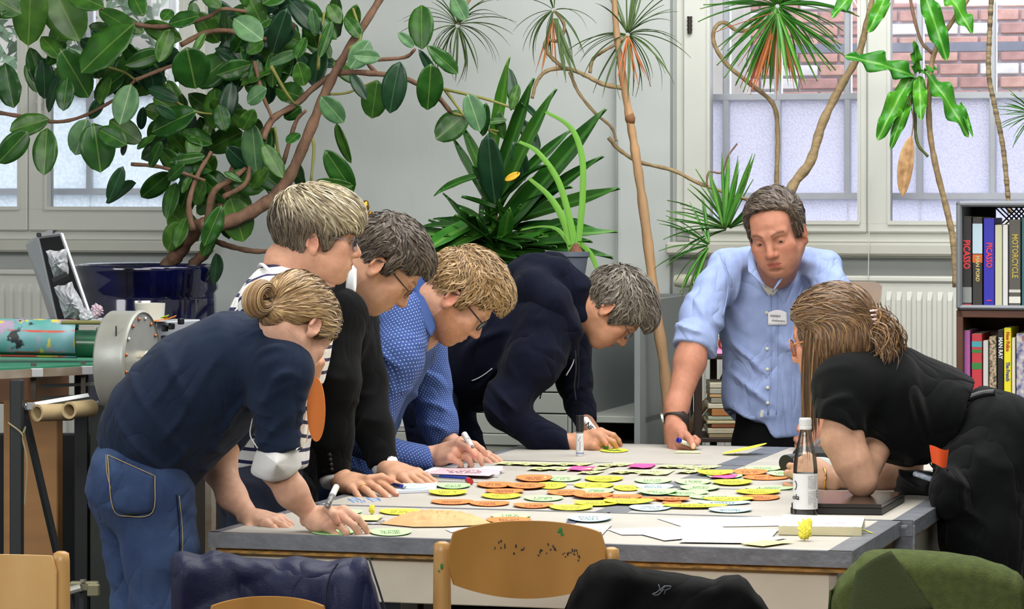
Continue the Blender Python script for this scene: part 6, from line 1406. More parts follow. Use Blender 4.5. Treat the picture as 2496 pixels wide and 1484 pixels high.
for (x0, x1, y0) in ((848, 872, 1215), (850, 880, 1218), (858, 874, 1222), (893, 920, 1213), (897, 927, 1216), (905, 928, 1220), (880, 890, 1222)):
    bs.tube([TP(x0+(x1-x0)*t, y0+2.5*math.sin(t*7), TZ+.0004) for t in [i/16 for i in range(17)]], .0014, 4)
tag(bs.build('pen_marks', mat('blue_ink', '#6a93cf', .7)), 'faint blue scribble on the tabletop in front of the suited man', 'ink mark')
# crumpled paper balls
def crumple(name, p, r, m, label, sx=1, sz=1.2, seed=1):
    rs = np.random.RandomState(seed); q = bmesh.new(); bmesh.ops.create_icosphere(q, subdivisions=3, radius=1); pl = rs.normal(0, 1, (16, 3)); pl /= np.linalg.norm(pl, axis=1)[:, None]; of = .62+.3*rs.rand(16)
    for v in q.verts:
        n = A3(v.co); t = 1.35
        for a, o in zip(pl, of):
            dd = n@a
            if dd > .05: t = min(t, o/dd)
        v.co = Vector(n*t*(1+.18*math.sin(n[0]*9+n[2]*11)))*r
    me = bpy.data.meshes.new(name)
    for v in q.verts: v.co = Vector((v.co.x*sx, v.co.y, v.co.z*sz))
    mz = min(v.co.z for v in q.verts)
    for v in q.verts: v.co.z -= mz
    q.to_mesh(me); q.free(); me.materials.append(m); o = bpy.data.objects.new(name, me); C.objects.link(o); o.location = p; return tag(o, label, 'paper')
M_cy = mat('crumpled_yellow_paper', '#ddd24a', .7)
crumple('crumpled_note', TP(1962, 1318), .017, M_cy, 'crumpled yellow paper ball in front of the open sketch book', 1, 1.25, 3)
crumple('crumpled_note', TP(907, 1255), .011, M_cy, 'small crumpled yellow paper beside the writing hand at left', .8, 1.3, 8)
# brown paper bag
M_kraft = mat('kraft_paper', '#c8a271', .75, var=.15, vscale=14, bump=.2, bscale=60)
BO = [(925, 1272), (945, 1263), (962, 1256), (1000, 1250), (1080, 1248), (1150, 1252), (1192, 1260), (1196, 1270), (1150, 1280), (1080, 1285), (1010, 1286), (965, 1279)]
rs_ = np.random.RandomState(12); pl_ = [(rs_.normal(0, .3), rs_.normal(0, .32), rs_.uniform(.85, 1.5)) for _ in range(26)]; ctr_ = (1066, 1275)
BO = [(x, 1287-(1286-y)*.6) for x, y in BO]
bv = []; bf = []; NR = 9; NS = len(BO)*4
def bo(a):
    k = a/4; i = int(k) % len(BO); t = k-int(k); p, q_ = BO[i], BO[(i+1) % len(BO)]; return p[0]+(q_[0]-p[0])*t, p[1]+(q_[1]-p[1])*t
bv.append(tuple(TP(*ctr_)+Zx*.022))
for r in range(1, NR+1):
    t = r/NR
    for a in range(NS):
        x, y = bo(a); x = ctr_[0]+(x-ctr_[0])*t; y = ctr_[1]+(y-ctr_[1])*t; nx, ny = (x-1066)/130, (y-1275)/12
        hh = min([c_*.030*(1-abs(nx)**3*.45)+gx*nx*.016+gy*ny*.016+.004*math.sin(nx*23*gx*9+c_*40) for gx, gy, c_ in pl_]); hh = max(.0015, hh*(1-t**6)+.006*math.sin(a*2.4)*t*(1-t)+.003)
        bv.append(tuple(TP(x, y, TZ)+Zx*hh))
for a in range(NS): bf.append((0, 1+a, 1+(a+1) % NS))
for r in range(NR-1):
    for a in range(NS): o1 = 1+r*NS; bf.append((o1+a, o1+NS+a, o1+NS+(a+1) % NS, o1+(a+1) % NS))
q = MB(); q.add(bv, bf); q.add([(x, y, TZ+.0014) for (x, y, z) in bv[-NS:]], [tuple(range(NS))]); tag(q.build('paper_bag', M_kraft), 'crumpled brown kraft paper bag lying on the front table', 'paper bag')
# open sketch book lying flat
M_pages = mat('page_edges', '#cfc7a4', .8, var=.2, vscale=300, stretch=(1, 1, 30))
sb = thing('sketch_book', 'thick closed sketch book with patterned page behind the crumpled ball', 'book', TP(2003, 1290))
c4 = [TP(x, y, TZ+.0015) for x, y in ((1908, 1274), (2108, 1281), (2100, 1306), (1898, 1303))]; q = MB(); q.prism(c4[::-1], Zx*.019); q.build('page_block', M_pages, sb)
q = MB(); q.prism([p+Zx*.0190 for p in c4][::-1], Zx*.0012); q.build('top_page', mat('printed_page', '#d3d3c9', .8, col2='#b3b3a8', vscale=90), sb)
q = MB()
for (x0, x1, y0) in ((1960, 1984, 1297), (2008, 2034, 1299), (2040, 2062, 1298)): q.tube([TP(x0+(x1-x0)*t, y0-22.5+1.2*math.sin(t*9+x0), TZ+.0212) for t in [i/9 for i in range(10)]], .0010, 4)
q.build('drawing', mat('purple_print', '#6f5a6c', .7), sb)['kind'] = 'stuff'
q = MB(); q.tube(spl([TP(2100, 1290, TZ+.012), TP(2112, 1294, TZ+.006), TP(2128, 1300, TZ+.002)], 5), .0016, 5, flat=2); q.build('ribbon', mat('yellow_ribbon', '#c9cc5a', .6), sb)
# ---- markers and pens
def marker(label, a, b_, r, segs, name='marker', cat='marker'):
    """segs: list of (t0, t1, material, radius factor, part name)"""
    a = Vector(a); b_ = Vector(b_); root = thing(name, label, cat, a)
    for (t0, t1, m, k, pn) in segs:
        p0, p1 = a.lerp(b_, t0), a.lerp(b_, t1); q = MB(); d = (p1-p0); e = d.normalized()*min(.0012, d.length*.2)
        k0, k1 = k if hasattr(k, '__len__') else (k, k)
        q.tube([p0, p0+e, p1-e, p1], [r*k0*.86, r*k0, r*k1, r*k1*.86], 16); q.build(pn, m, root, angle=40)
    return root
M_wp = mat('white_plastic', '#cfcfce', .35); M_bp = mat('black_plastic', '#1b1b1e', .35); M_gp = mat('grey_plastic', '#6b6b70', .4); M_blu = mat('blue_plastic', '#2c3f9a', .35); M_red = mat('red_plastic', '#b3262c', .35); M_grn = mat('green_plastic', '#136a3a', .4)
mk = marker('white marker pen held upright by the navy-shirted woman', P(796, 1236, 7.33), P(820, 1186, 7.42), .0075, [(0, .08, M_gp, (.4, .8), 'tip'), (.08, .55, mat('printed_barrel', '#8b8b8c', .35, col2='#3c3c40', vscale=150), .92, 'barrel'), (.55, 1, M_wp, 1.0, 'cap')])
mk = marker('white marker pen in the hand of the dotted-shirt man', P(1152, 1092, 8.97), P(1131, 1057, 9.02), .0085, [(0, .1, M_gp, .5, 'tip'), (.1, .35, M_wp, .92, 'barrel'), (.35, 1, M_wp, 1.0, 'cap')])
q = MB(); q.box(P(1145, 1070, 8.99), (.002, .004, .026), Matrix.Rotation(-.5, 3, 'Y')); q.build('clip', M_wp, mk)
ct = TP(1413.5, 1111); mk = marker('white marker with black cap standing upright before the hooded writer', ct, ct+Zx*.120, .0115, [(0, .56, M_wp, 1.0, 'barrel'), (.56, .60, M_gp, .96, 'collar'), (.60, 1, M_bp, 1.02, 'cap')])
q = MB(); q.tube([ct+Zx*.006, ct+Zx*.011], .0119, 16); q.build('blue_band', mat('faded_blue_print', '#8a8fb5', .5), mk)
q = MB(); rs_ = random.Random(5)
for k in range(9): q.box(ct+Vector((rs_.uniform(-.004, .001), -.0115, .018+k*.0048)), (.003, .0008, .0035))
q.build('printed_text', mat('grey_print_ink', '#8e8e98', .6), mk)['kind'] = 'stuff'
mk = marker('white marker with green tip held by the hooded writer', P(1481, 1092, 9.73), P(1426, 1022, 9.85), .0105, [(0, .12, M_grn, (.45, .9), 'tip'), (.12, .2, M_wp, .95, 'collar'), (.2, 1, M_wp, 1.0, 'barrel')])
text_mesh('NEU', .020, P(1440, 1044, 9.80)+Vector((0, -.0125, .001)), (P(1448, 1053, 9.80)-P(1432, 1034, 9.80)), (P(1448, 1034, 9.80)-P(1432, 1050, 9.80)), M_bp, 'printed_text', mk, bold=.0006)
q = MB(); a_, b_ = P(1432, 1030, 9.84), P(1429, 1026, 9.845); q.tube([a_, b_], .0109, 16); q.build('grey_band', M_gp, mk)
marker('blue ballpoint pen in front of the pink sheet', TP(1046, 1159, TZ+.006), TP(1140, 1165, TZ+.006), .0042, [(0, .06, M_chrome, (.4, .9), 'tip'), (.06, .28, M_gp, .9, 'grip'), (.28, 1, M_blu, 1.0, 'barrel')], 'ballpoint_pen', 'pen')
cr_ = thing('marker', 'red-capped marker pointing at the viewer beside the blue ballpoint pen', 'marker', TP(1146, 1174)); c0 = TP(1146, 1174, TZ+.009)
q = MB(); q.tube([c0, c0+Vector((-.006, .040, 0))], .0088, 18); q.build('cap', M_red, cr_, angle=40); q = MB(); q.tube([c0+Vector((0, -.0006, 0)), c0+Vector((0, -.003, 0))], .0062, 18); q.build('cap_end', M_red, cr_, angle=40)
marker('dark blue pen with silver end under the suited man fingers', TP(952, 1180, TZ+.016), TP(988, 1187, TZ+.014), .0055, [(0, .7, mat('dark_blue_plastic', '#1c2148', .35), 1.0, 'barrel'), (.7, .94, M_blu, 1.0, 'grip'), (.94, 1, M_chrome, (1, .5), 'tip')], 'ballpoint_pen', 'pen')
marker('blue pen gripped in the fist of the blue-shirted man', P(1652, 1072, 9.70), P(1700, 1092, 9.76), .0075, [(0, .12, mat('deep_blue_plastic', '#1a1f8c', .3), 1.1, 'cap_end'), (.12, 1, M_wp, .8, 'barrel')], 'marker', 'marker')
# ---- bottle
bt = thing('cola_bottle', 'clear glass bottle with white cap and label and dark cola remainder', 'bottle', TP(1963, 1263)); bp = TP(1963, 1263)
k_ = 7.72/F
prof = [(.0001, .002), (.020, .001), (.0275, .002), (.0290, .006), (.0292, .010), (.0292, .115), (.0285, .125), (.0255, .150), (.0195, .178), (.0140, .200), (.0118, .210), (.0115, .222), (.0130, .223), (.0130, .228)]
q = MB(); q.lathe(prof, bp, None, 40); q.build('glass_body', thin_glass('bottle_glass', (.95, .97, .96), .06, .03), bt, smooth=True)
q = MB(); q.lathe([(.0001, .004), (.026, .004), (.0275, .008), (.0278, .0215), (.0001, .0220)], bp, None, 36); q.build('cola', mat('dark_cola', '#150a08', .1), bt, angle=40)
q = MB(); n_ = 40
q.lathe([(.0296, .0235), (.0296, .108)], bp, None, n_); lbm = q.mesh('label', M_wp, True, wloc(bt)); lo = bpy.data.objects.new('paper_label', lbm); C.objects.link(lo); lo.parent = bt
bm = bmesh.new(); bm.from_mesh(lbm); bmesh.ops.delete(bm, geom=[f for f in bm.faces if len(f.verts) > 4], context='FACES'); bm.to_mesh(lbm); bm.free()
def on_lab(an, z, r=.0300): return bp+Vector((math.sin(an)*r, -math.cos(an)*r, z))
q = MB(); rs_ = random.Random(3)
for j in range(19):
    z = .036+j*.0036
    for i in range(14):
        an = .12+i*.058
        if rs_.random() < .15 or j in (9,): continue
        q.add([on_lab(an, z), on_lab(an+.045, z), on_lab(an+.045, z+.0017), on_lab(an, z+.0017)], [(0, 1, 2, 3)])
for k in range(6): q.add([on_lab(.62+k*.05, .027), on_lab(.64+k*.05, .027), on_lab(.64+k*.05, .034), on_lab(.62+k*.05, .034)], [(0, 1, 2, 3)])
q.build('small_print', mat('grey_label_ink', '#9a9aa0', .6), lo)['kind'] = 'stuff'
q = MB()
for k in range(3): q.add([on_lab(1.02, .050+k*.007), on_lab(1.14, .050+k*.007), on_lab(1.14, .055+k*.007), on_lab(1.02, .055+k*.007)], [(0, 1, 2, 3)])
q.build('black_squares', M_bp, lo)['kind'] = 'stuff'
text_mesh('ola', .019, on_lab(-.92, .052, .0305), (math.cos(-.92), math.sin(-.92), 0), (0, 0, 1), M_bp, 'lettering', lo, sx=1)
q = MB(); q.tube([on_lab(-1.05+.2*math.sin(t), .080+.010*math.cos(t), .0303) for t in [PI*i/10 for i in range(11)]], .0012, 5); q.build('logo_arc', M_bp, lo)
q = MB(); q.lathe([(.0150, .212), (.0155, .214), (.0155, .219), (.0140, .220), (.0145, .221), (.0145, .236), (.0135, .239), (.0001, .2395)], bp, None, 30)
for k in range(30): q.box(bp+Vector((math.cos(k*PI/15)*.0147, math.sin(k*PI/15)*.0147, .229)), (.0009, .0009, .013), Matrix.Rotation(k*PI/15, 3, 'Z'))
q.build('cap', M_wp, bt)
# ---- laptop
lp = thing('laptop', 'closed black laptop under the elbow of the black-shirted woman', 'laptop', TP(2065, 1225)); M_lap = mat('glossy_black_lid', '#1b1716', .18, spec=.6)
c4 = [TP(x, y, TZ+.002) for x, y in ((1938, 1222), (2205, 1222), (2148, 1254), (1925, 1251))]
c4 = [TP(1962, 1218, TZ+.002), TP(2205, 1222, TZ+.002), TP(2150, 1254, TZ+.002), TP(1927, 1251, TZ+.002)]
q = MB(); q.prism(c4[::-1], Zx*.014); q.build('base', mat('matte_black_plastic', '#131315', .45), lp)
cc_ = sum(c4, Vector())/4; q = MB(); q.prism([cc_+(p-cc_)*.985+Zx*.0155 for p in c4][::-1], Zx*.009); q.build('lid', M_lap, lp)
# ---- white cloth, black camera behind the bottle
cl = Blend(); cl.chain([(TP(1990, 1150, TZ+.02), .026), (TP(2020, 1148, TZ+.03), .030), (TP(2040, 1152, TZ+.016), .024)], k=.02); cl.disp(folds(.012, (1, .4, .7), 60, 1.3, 18, .2)); cl.cut((0, 0, TZ+.001), (0, 0, -1))
V_, Q_ = cl.mesh(.0035); tag(put('paper_tissue', V_, Q_, mat('white_tissue', '#c9cfce', .9)), 'crumpled white tissue behind the bottle', 'tissue')
bgp = thing('black_camera', 'black camera with strap lug on the table behind the bottle', 'camera', TP(1975, 1125))
q = MB(); q.box(TP(1985, 1122, TZ+.05), (.11, .07, .075), RM, .014); q.build('camera_body', mat('black_rubber', '#161618', .6, bump=.3, bscale=200), bgp); q = MB(); q.tube([TP(1955, 1122, TZ+.055)+Vector((0, -.02, 0)), TP(1938, 1124, TZ+.055)+Vector((-.03, -.06, 0))], [.024, .022], 24); q.build('lens_barrel', M_bp, bgp, angle=40)
q = MB(); q.tube([P(1978, 1095, 9.1), P(2000, 1070, 9.1), P(2008, 1062, 9.1)], .006, 8); q.build('strap', M_gp, bgp)
bg2 = thing('black_bag', 'black pouch with blue white tag beside the trousers at right', 'bag', TP(2255, 1170))
S_ = Blend(); S_.chain([(TP(2215, 1176, TZ+.03), .034, 1.5), (TP(2262, 1178, TZ+.03), .034, 1.5)], lat=Vx, k=.02); S_.cut((0, 0, TZ+.001), (0, 0, -1)); S_.disp(folds(.008, (1, .4, .7), 40, 1.3, 12, .2)); cloth_obj('pouch', S_, mat('black_nylon', '#16171a', .7), bg2, .005)
q = MB(); q.box(TP(2250, 1160, TZ+.062), (.05, .03, .012), RM@Matrix.Rotation(.3, 3, 'Y'), .003); q.build('tag', mat('blue_white_label', '#8fa3bd', .6, col2='#dfe3ea', vscale=80), bg2)
# ============================================================ PLANTS
def leaf_mesh(name, m, L=1.0, W=.5, fold=.12, bend=.25, wavy=0, base=.16, tip=1.0, nu=10, nv=6, seed=0, drip=.03):
    """one leaf along +X (length L), width along Y, face towards +Z; pointed tip, grooved midrib"""
    rs = random.Random(seed); q = MB(); ph = rs.random()*6
    def fn(u, v):
        s = v*2-1; w_ = W/2*(math.sin(PI*min(1, u**tip))**.55 if u < 1 else 0); w_ = max(w_, .006 if u < .02 else (drip*(1-u) if u > .9 else 0))
        x = u*L; z = -bend*u*u*L+fold*abs(s)*w_*1.2-.25*fold*w_*(1-abs(s))**4+wavy*math.sin(u*17+ph+s)*abs(s)*w_
        return Vector((x, s*w_, z))
    q.shell(fn, nu, nv, .006*L)
    me = q.mesh(name, m, True); return me
def leaf_material(name, col, col2, rough, back=None, rnd=.25, vein=None):
    m = mat(name, col, rough, col2=col2, vscale=3.0, rnd=rnd, spec=.45); N = m.node_tree.nodes; L = m.node_tree.links; b = N['Principled BSDF']
    # pale midrib and side veins drawn from the leaf's own coordinates
    t = N.new('ShaderNodeTexCoord'); sp = N.new('ShaderNodeSeparateXYZ'); L.new(t.outputs['Object'], sp.inputs[0])
    ab = N.new('ShaderNodeMath'); ab.operation = 'ABSOLUTE'; L.new(sp.outputs[1], ab.inputs[0]); lt = N.new('ShaderNodeMapRange'); lt.inputs[1].default_value = .006; lt.inputs[2].default_value = .016; lt.inputs[3].default_value = .55; lt.inputs[4].default_value = 0; L.new(ab.outputs[0], lt.inputs[0])
    src = b.inputs['Base Color'].links[0].from_socket; mx = N.new('ShaderNodeMix'); mx.data_type = 'RGBA'; L.new(lt.outputs[0], mx.inputs[0]); L.new(src, mx.inputs[6]); mx.inputs[7].default_value = (*lin(vein or '#8fae5e'), 1); L.new(mx.outputs[2], b.inputs['Base Color'])
    # light through the blade
    tr = N.new('ShaderNodeBsdfTranslucent'); L.new(mx.outputs[2], tr.inputs[0]); ms_ = N.new('ShaderNodeMixShader'); ms_.inputs[0].default_value = .22; out = N['Material Output']; L.new(b.outputs[0], ms_.inputs[1]); L.new(tr.outputs[0], ms_.inputs[2]); L.new(ms_.outputs[0], out.inputs[0])
    return m
def put_leaf(me, root, a, b_, face, roll=0, wk=1.0, zk=1.0, name='leaf'):
    a = Vector(a); b_ = Vector(b_); X = (b_-a); L = X.length; X.normalize(); Z = Vector(face); Z = (Z-X*Z.dot(X)); Z = Z.normalized() if Z.length > 1e-3 else Vector((0, 0, 1)); Z = Quaternion(X, roll)@Z; Y = Z.cross(X)
    o = bpy.data.objects.new(name, me); C.objects.link(o); o.parent = root; R = Matrix((X*L, Y*L*wk, Z*L*zk)).transposed().to_4x4(); R.translation = a-wloc(root); o.matrix_local = R; return o
CAMV = Vector((0, -1, .12))
M_bark = mat('brown_bark', '#7d5f4b', .85, var=.3, vscale=30, bump=.5, bscale=70, stretch=(1, 1, .5)); M_cane = mat('ochre_cane_bark', '#9a8460', .8, var=.3, vscale=26, bump=.5, bscale=60, col2='#7d6a4c'); M_twig = mat('green_twig', '#7a7a3c', .7)
def branch(root, pts, r0, r1, m, name='branch', n=7, sub=6, ring_=0, k=0):
    P_ = spl([p if isinstance(p, Vector) else P(*p) for p in pts], sub); K = len(P_); rr = [(r0+(r1-r0)*i/(K-1))*(1+.10*math.sin(i*2.1+k)+.05*math.sin(i*5.3)) for i in range(K)]
    q = MB(); q.tube(P_, rr, n); return q.build(name, m, root, smooth=True)
# ---- rubber plant in the blue pot
RD = 10.9
rp = thing('rubber_plant', 'large rubber plant with broad glossy leaves growing from the blue glazed pot', 'plant', P(420, 640, 11.15))
M_rl = leaf_material('rubber_leaf', '#3d6e26', '#27501c', .3, rnd=.35, vein='#7f9a50'); M_rp = leaf_material('rubber_leaf_pale', '#5f8a58', '#46704a', .38, rnd=.15, vein='#a5bd8a')
RL = [leaf_mesh('rubber_leaf', M_rl, 1, .57, .10, .12, seed=k, tip=.92+.1*k, wavy=.05*k) for k in range(3)]; RLP = leaf_mesh('rubber_leaf_pale', M_rp, 1, .56, .16, .08, seed=9); RLD = leaf_mesh('rubber_leaf_dark', leaf_material('rubber_leaf_dark', '#234a2c', '#1a3a24', .3, rnd=.25, vein='#54785a'), 1, .5, .10, .2, seed=5)
branch(rp, [(405, 650, 11.15), (440, 610, 11.1), (480, 555, 11.0), (505, 545, 10.95)], .026, .024, M_bark, 'trunk', 9)
branch(rp, [(490, 552, 10.97), (560, 540, 10.95), (640, 500, 10.95), (700, 440, 10.95), (755, 320, 10.95), (800, 210, 10.95), (850, 120, 10.95), (925, 0, 10.95), (950, -60, 10.95)], .026, .011, M_bark, 'trunk', 9)
branch(rp, [(470, 645, 11.15), (505, 610, 11.1), (518, 570, 11.05), (545, 480, 11.0), (580, 390, 11.0), (605, 400, 11.0)], .020, .010, M_bark, 'trunk', 8)
branch(rp, [(518, 585, 11.1), (560, 600, 11.1), (620, 612, 11.05), (690, 610, 11.0)], .011, .008, M_bark)
BR = [([(505, 545), (520, 470), (560, 440), (600, 410)], 10), ([(545, 480), (600, 445), (610, 380)], 8), ([(640, 340), (665, 290), (720, 255), (770, 210), (830, 178), (920, 180), (985, 190), (1060, 230), (1100, 275)], 9), ([(660, 300), (600, 370), (580, 430)], 8), ([(920, 180), (900, 150), (985, 140), (1012, 120)], 6), ([(1030, 205), (1085, 218), (1180, 240), (1255, 265)], 5), ([(1085, 220), (1150, 300), (1215, 320)], 4),
      ([(470, 560), (460, 500), (480, 430), (515, 370)], 8), ([(0, 275), (60, 285), (140, 297), (210, 280), (290, 235), (330, 195)], 6), ([(240, 15), (300, 50), (370, 65), (440, 60), (510, 40), (540, 22), (600, 28)], 7), ([(440, 110), (500, 80), (560, 75), (650, 95), (720, 60)], 8), ([(320, 400), (380, 405), (440, 420), (500, 440)], 6), ([(755, 320), (765, 360), (758, 440)], 5), ([(775, 170), (780, 100), (790, 30)], 5), ([(660, 160), (700, 230), (720, 255)], 5), ([(400, 230), (470, 270), (540, 280)], 4), ([(800, 230), (850, 225), (920, 195)], 4), ([(700, 440), (680, 380), (670, 310)], 5), ([(690, 400), (720, 300), (745, 270)], 6), ([(620, 150), (640, 230), (665, 290)], 6), ([(850, 120), (880, 90), (860, 20)], 5), ([(330, 195), (420, 160), (470, 150)], 6), ([(230, 155), (300, 175), (330, 195)], 4), ([(1100, 275), (1150, 290), (1210, 330)], 4)]
for k, (pts, r) in enumerate(BR): branch(rp, [(x, y, 10.95-.04*math.sin(i+k)) for i, (x, y) in enumerate(pts)], r*1.35e-3, r*.9e-3, M_bark if r > 5 else M_twig, 'branch', 6, 5, k=k)
# leaves read off one by one: stalk end -> tip, width factor, kind (0 green, 1 pale, 2 dark)
LV = [(75, -40, 70, 112, 1.0, 0), (115, -60, 190, 98, 1.1, 0), (-60, -30, 50, 30, 1.1, 0), (5, 40, -10, -60, 1, 0), (160, -20, 250, 12, 1, 0), (325, 60, 192, 168, 1.0, 0), (330, 78, 240, 20, .8, 0), (145, 118, 222, 238, 1.0, 0), (12, 153, 28, 262, 1.05, 0), (148, 180, 103, 272, .7, 2), (165, 190, 152, 268, 1.0, 0), (120, 290, 24, 315, 1.0, 0), (68, 320, -5, 398, 1.0, 0), (115, 312, 105, 424, .95, 0), (212, 290, 182, 378, 1.2, 1), (320, 205, 292, 302, 1.1, 1), (330, 140, 402, 230, 1.0, 0), (480, 270, 364, 318, 1.0, 0), (228, 300, 248, 418, 1.3, 0), (240, 315, 305, 350, 1.1, 0), (300, 405, 264, 492, .8, 2), (430, 445, 402, 532, .9, 0), (415, 70, 388, 150, .9, 0), (505, 150, 430, 165, 1.3, 2), (455, 115, 478, 220, 1.5, 0), (560, 140, 470, 205, 1.3, 0), (570, 45, 640, 95, 1.3, 1), (700, 20, 660, 135, .9, 2), (705, 0, 780, 78, .9, 2), (600, 130, 640, 100, 1.3, 0), (585, 195, 648, 180, 1.4, 0), (730, 125, 650, 158, .6, 1), (725, 150, 745, 210, 1.4, 0), (650, 215, 600, 250, 1.3, 1), (615, 298, 622, 428, .85, 1), (512, 290, 500, 340, .9, 0), (500, 380, 412, 395, .6, 0), (530, 240, 515, 272, .9, 0), (440, 320, 520, 345, 1.1, 0), (475, 330, 470, 380, 1.3, 0), (560, 480, 598, 588, 1.3, 0), (540, 500, 500, 600, .8, 0), (440, 540, 405, 612, 1.2, 0), (455, 530, 425, 600, 1.0, 0), (520, 560, 495, 625, .9, 0), (655, 410, 610, 458, 1.0, 0), (640, 350, 690, 430, .8, 0), (782, 235, 838, 300, 1.1, 1), (820, 300, 850, 400, .5, 0), (792, 365, 862, 470, .8, 0), (770, 440, 858, 455, .5, 0), (855, 180, 890, 238, .8, 2), (920, 195, 905, 290, 1.2, 0), (975, 150, 945, 275, 1.0, 2), (1028, 12, 1025, 118, 1.05, 0), (860, 135, 928, 140, 1.0, 1), (900, 100, 855, 165, 1.2, 1), (970, 80, 1010, 115, .9, 1), (1020, 120, 1080, 215, .45, 2), (1040, 112, 1120, 178, .7, 0), (1050, 155, 1045, 272, 1.0, 0), (1140, 275, 1062, 338, 1.2, 0), (1140, 228, 1172, 320, 1.0, 1), (1185, 250, 1175, 335, .6, 0), (1190, 325, 1200, 500, .75, 2), (1250, 345, 1288, 442, .8, 2), (1265, 290, 1315, 362, .8, 2), (1255, 265, 1240, 160, .6, 2), (1245, 270, 1262, 205, .7, 0), (1270, 250, 1325, 292, .5, 2), (1215, 270, 1225, 340, .7, 0), (1180, 300, 1235, 290, .6, 0), (1105, -10, 1135, 48, 1.1, 1), (800, 10, 830, 55, 1.2, 0), (870, 10, 850, 80, .9, 0), (760, 20, 770, 90, .7, 1), (810, 50, 780, 140, .5, 0), (840, 40, 880, 90, .9, 0), (500, 80, 470, 130, .6, 0), (540, 20, 490, -20, 1.0, 0), (600, -20, 640, 60, 1.1, 0), (350, 40, 320, -20, 1.1, 0), (395, 50, 420, 20, 1.2, 0), (410, 60, 480, 35, 1.0, 0), (475, 50, 470, 5, 1.2, 0), (620, 20, 590, -40, 1.2, 0), (670, 215, 740, 235, 1.3, 0), (565, 200, 550, 290, 1.0, 2), (550, 320, 530, 255, 1.2, 0), (620, 265, 590, 320, 1.1, 0), (700, 350, 730, 320, 1.0, 0), (545, 420, 590, 440, .8, 0), (500, 440, 470, 500, 1.1, 0), (430, 290, 380, 260, 1.0, 2), (350, 260, 340, 320, .8, 2), (380, 330, 330, 360, .8, 0), (395, 345, 360, 410, .7, 0), (310, 350, 290, 380, .8, 2), (250, 235, 220, 290, 1.0, 2), (360, 215, 430, 240, .8, 2), (450, 400, 405, 440, .8, 0), (470, 420, 440, 470, .7, 0), (735, 260, 690, 290, 1.1, 0), (660, 60, 700, 100, 1.2, 0), (745, 90, 720, 140, .9, 0), (640, 10, 700, -30, 1.2, 0)]
rs_ = random.Random(11)
for k, (x0, y0, x1, y1, wk, kd) in enumerate(LV):
    d = 10.95+rs_.uniform(-.22, .12)-(.12 if kd == 1 else 0); dd = rs_.uniform(-.05, .05); me = RLP if kd == 1 else (RLD if kd == 2 else RL[k % 3])
    put_leaf(me, rp, P(x0, y0, d), P(x1, y1, d+dd), CAMV+Vector((rs_.uniform(-.3, .3), 0, rs_.uniform(-.1, .5))), rs_.uniform(-.35, .35), wk)
for k in range(165):        # inner leaves between the drawn ones
    cx, cy = rs_.choice([(330, 120), (460, 250), (560, 150), (640, 60), (440, 380), (600, 330), (180, 120), (760, 60), (510, 470), (560, 60), (600, 90), (690, 150), (380, 170)]); x0 = cx+rs_.gauss(0, 60); y0 = cy+rs_.gauss(0, 52)
    if x0 < 230 and y0 > 190: continue
    a = rs_.uniform(.2, 2.9); Ln = rs_.uniform(65, 108); d = 11.05+rs_.uniform(-.12, .25)
    if d > 11.3: d = 11.3
    put_leaf(rs_.choice(RL+[RLD]), rp, P(x0, y0, d), P(x0+math.cos(a)*Ln, y0+math.sin(a)*Ln, d+rs_.uniform(-.05, .05)), CAMV+Vector((rs_.uniform(-.6, .6), 0, rs_.uniform(-.2, .7))), rs_.uniform(-.6, .6), rs_.uniform(.8, 1.2))
# blue pot
pot = thing('glazed_pot', 'large dark blue glazed plant pot with thick rounded rim', 'pot', P(360, 650, 11.2)); pc_ = P(360, 650, 11.2); pz = .62
k_ = 11.2/F; R_ = 181*k_
M_glz = mat('cobalt_glaze', '#0e1248', .10, var=.5, vscale=5, spec=.7, coat=1.0, col2='#06071c')
q = MB(); zt = pc_.z+.010; pr = [(.14, 0), (.205, .02), (.222, .10), (.238, .22), (.243, .34), (.238, zt-pz-.12), (.234, zt-pz-.10), (.246, zt-pz-.085), (.242, zt-pz-.05), (.255, zt-pz-.022), (.2575, zt-pz-.008), (.250, zt-pz), (.238, zt-pz-.004), (.232, zt-pz-.02), (.222, zt-pz-.08), (.0001, zt-pz-.085)]
pr = [(r*R_/.2575, z) for r, z in pr]; q.lathe(pr, Vector((pc_.x, pc_.y, pz)), None, 56); q.build('pot_body', M_glz, pot, smooth=True)
q = MB(); q.lathe([(.0001, .012), (R_*.5, .010), (R_*.83, 0)], Vector((pc_.x, pc_.y, zt-.080)), None, 40); q.build('soil', mat('potting_soil', '#2c221a', .95, bump=.8, bscale=60), pot)
q = MB(); q.rbox(UVof(pc_)[0]-.30, UVof(pc_)[0]+.30, UVof(pc_)[1]-.30, UVof(pc_)[1]+.30, 0, pz, .01); tag(q.build('plant_stand', mat('dark_stained_wood', '#2a231d', .7, var=.2, vscale=12)), 'dark wooden box carrying the blue glazed pot', 'stand')
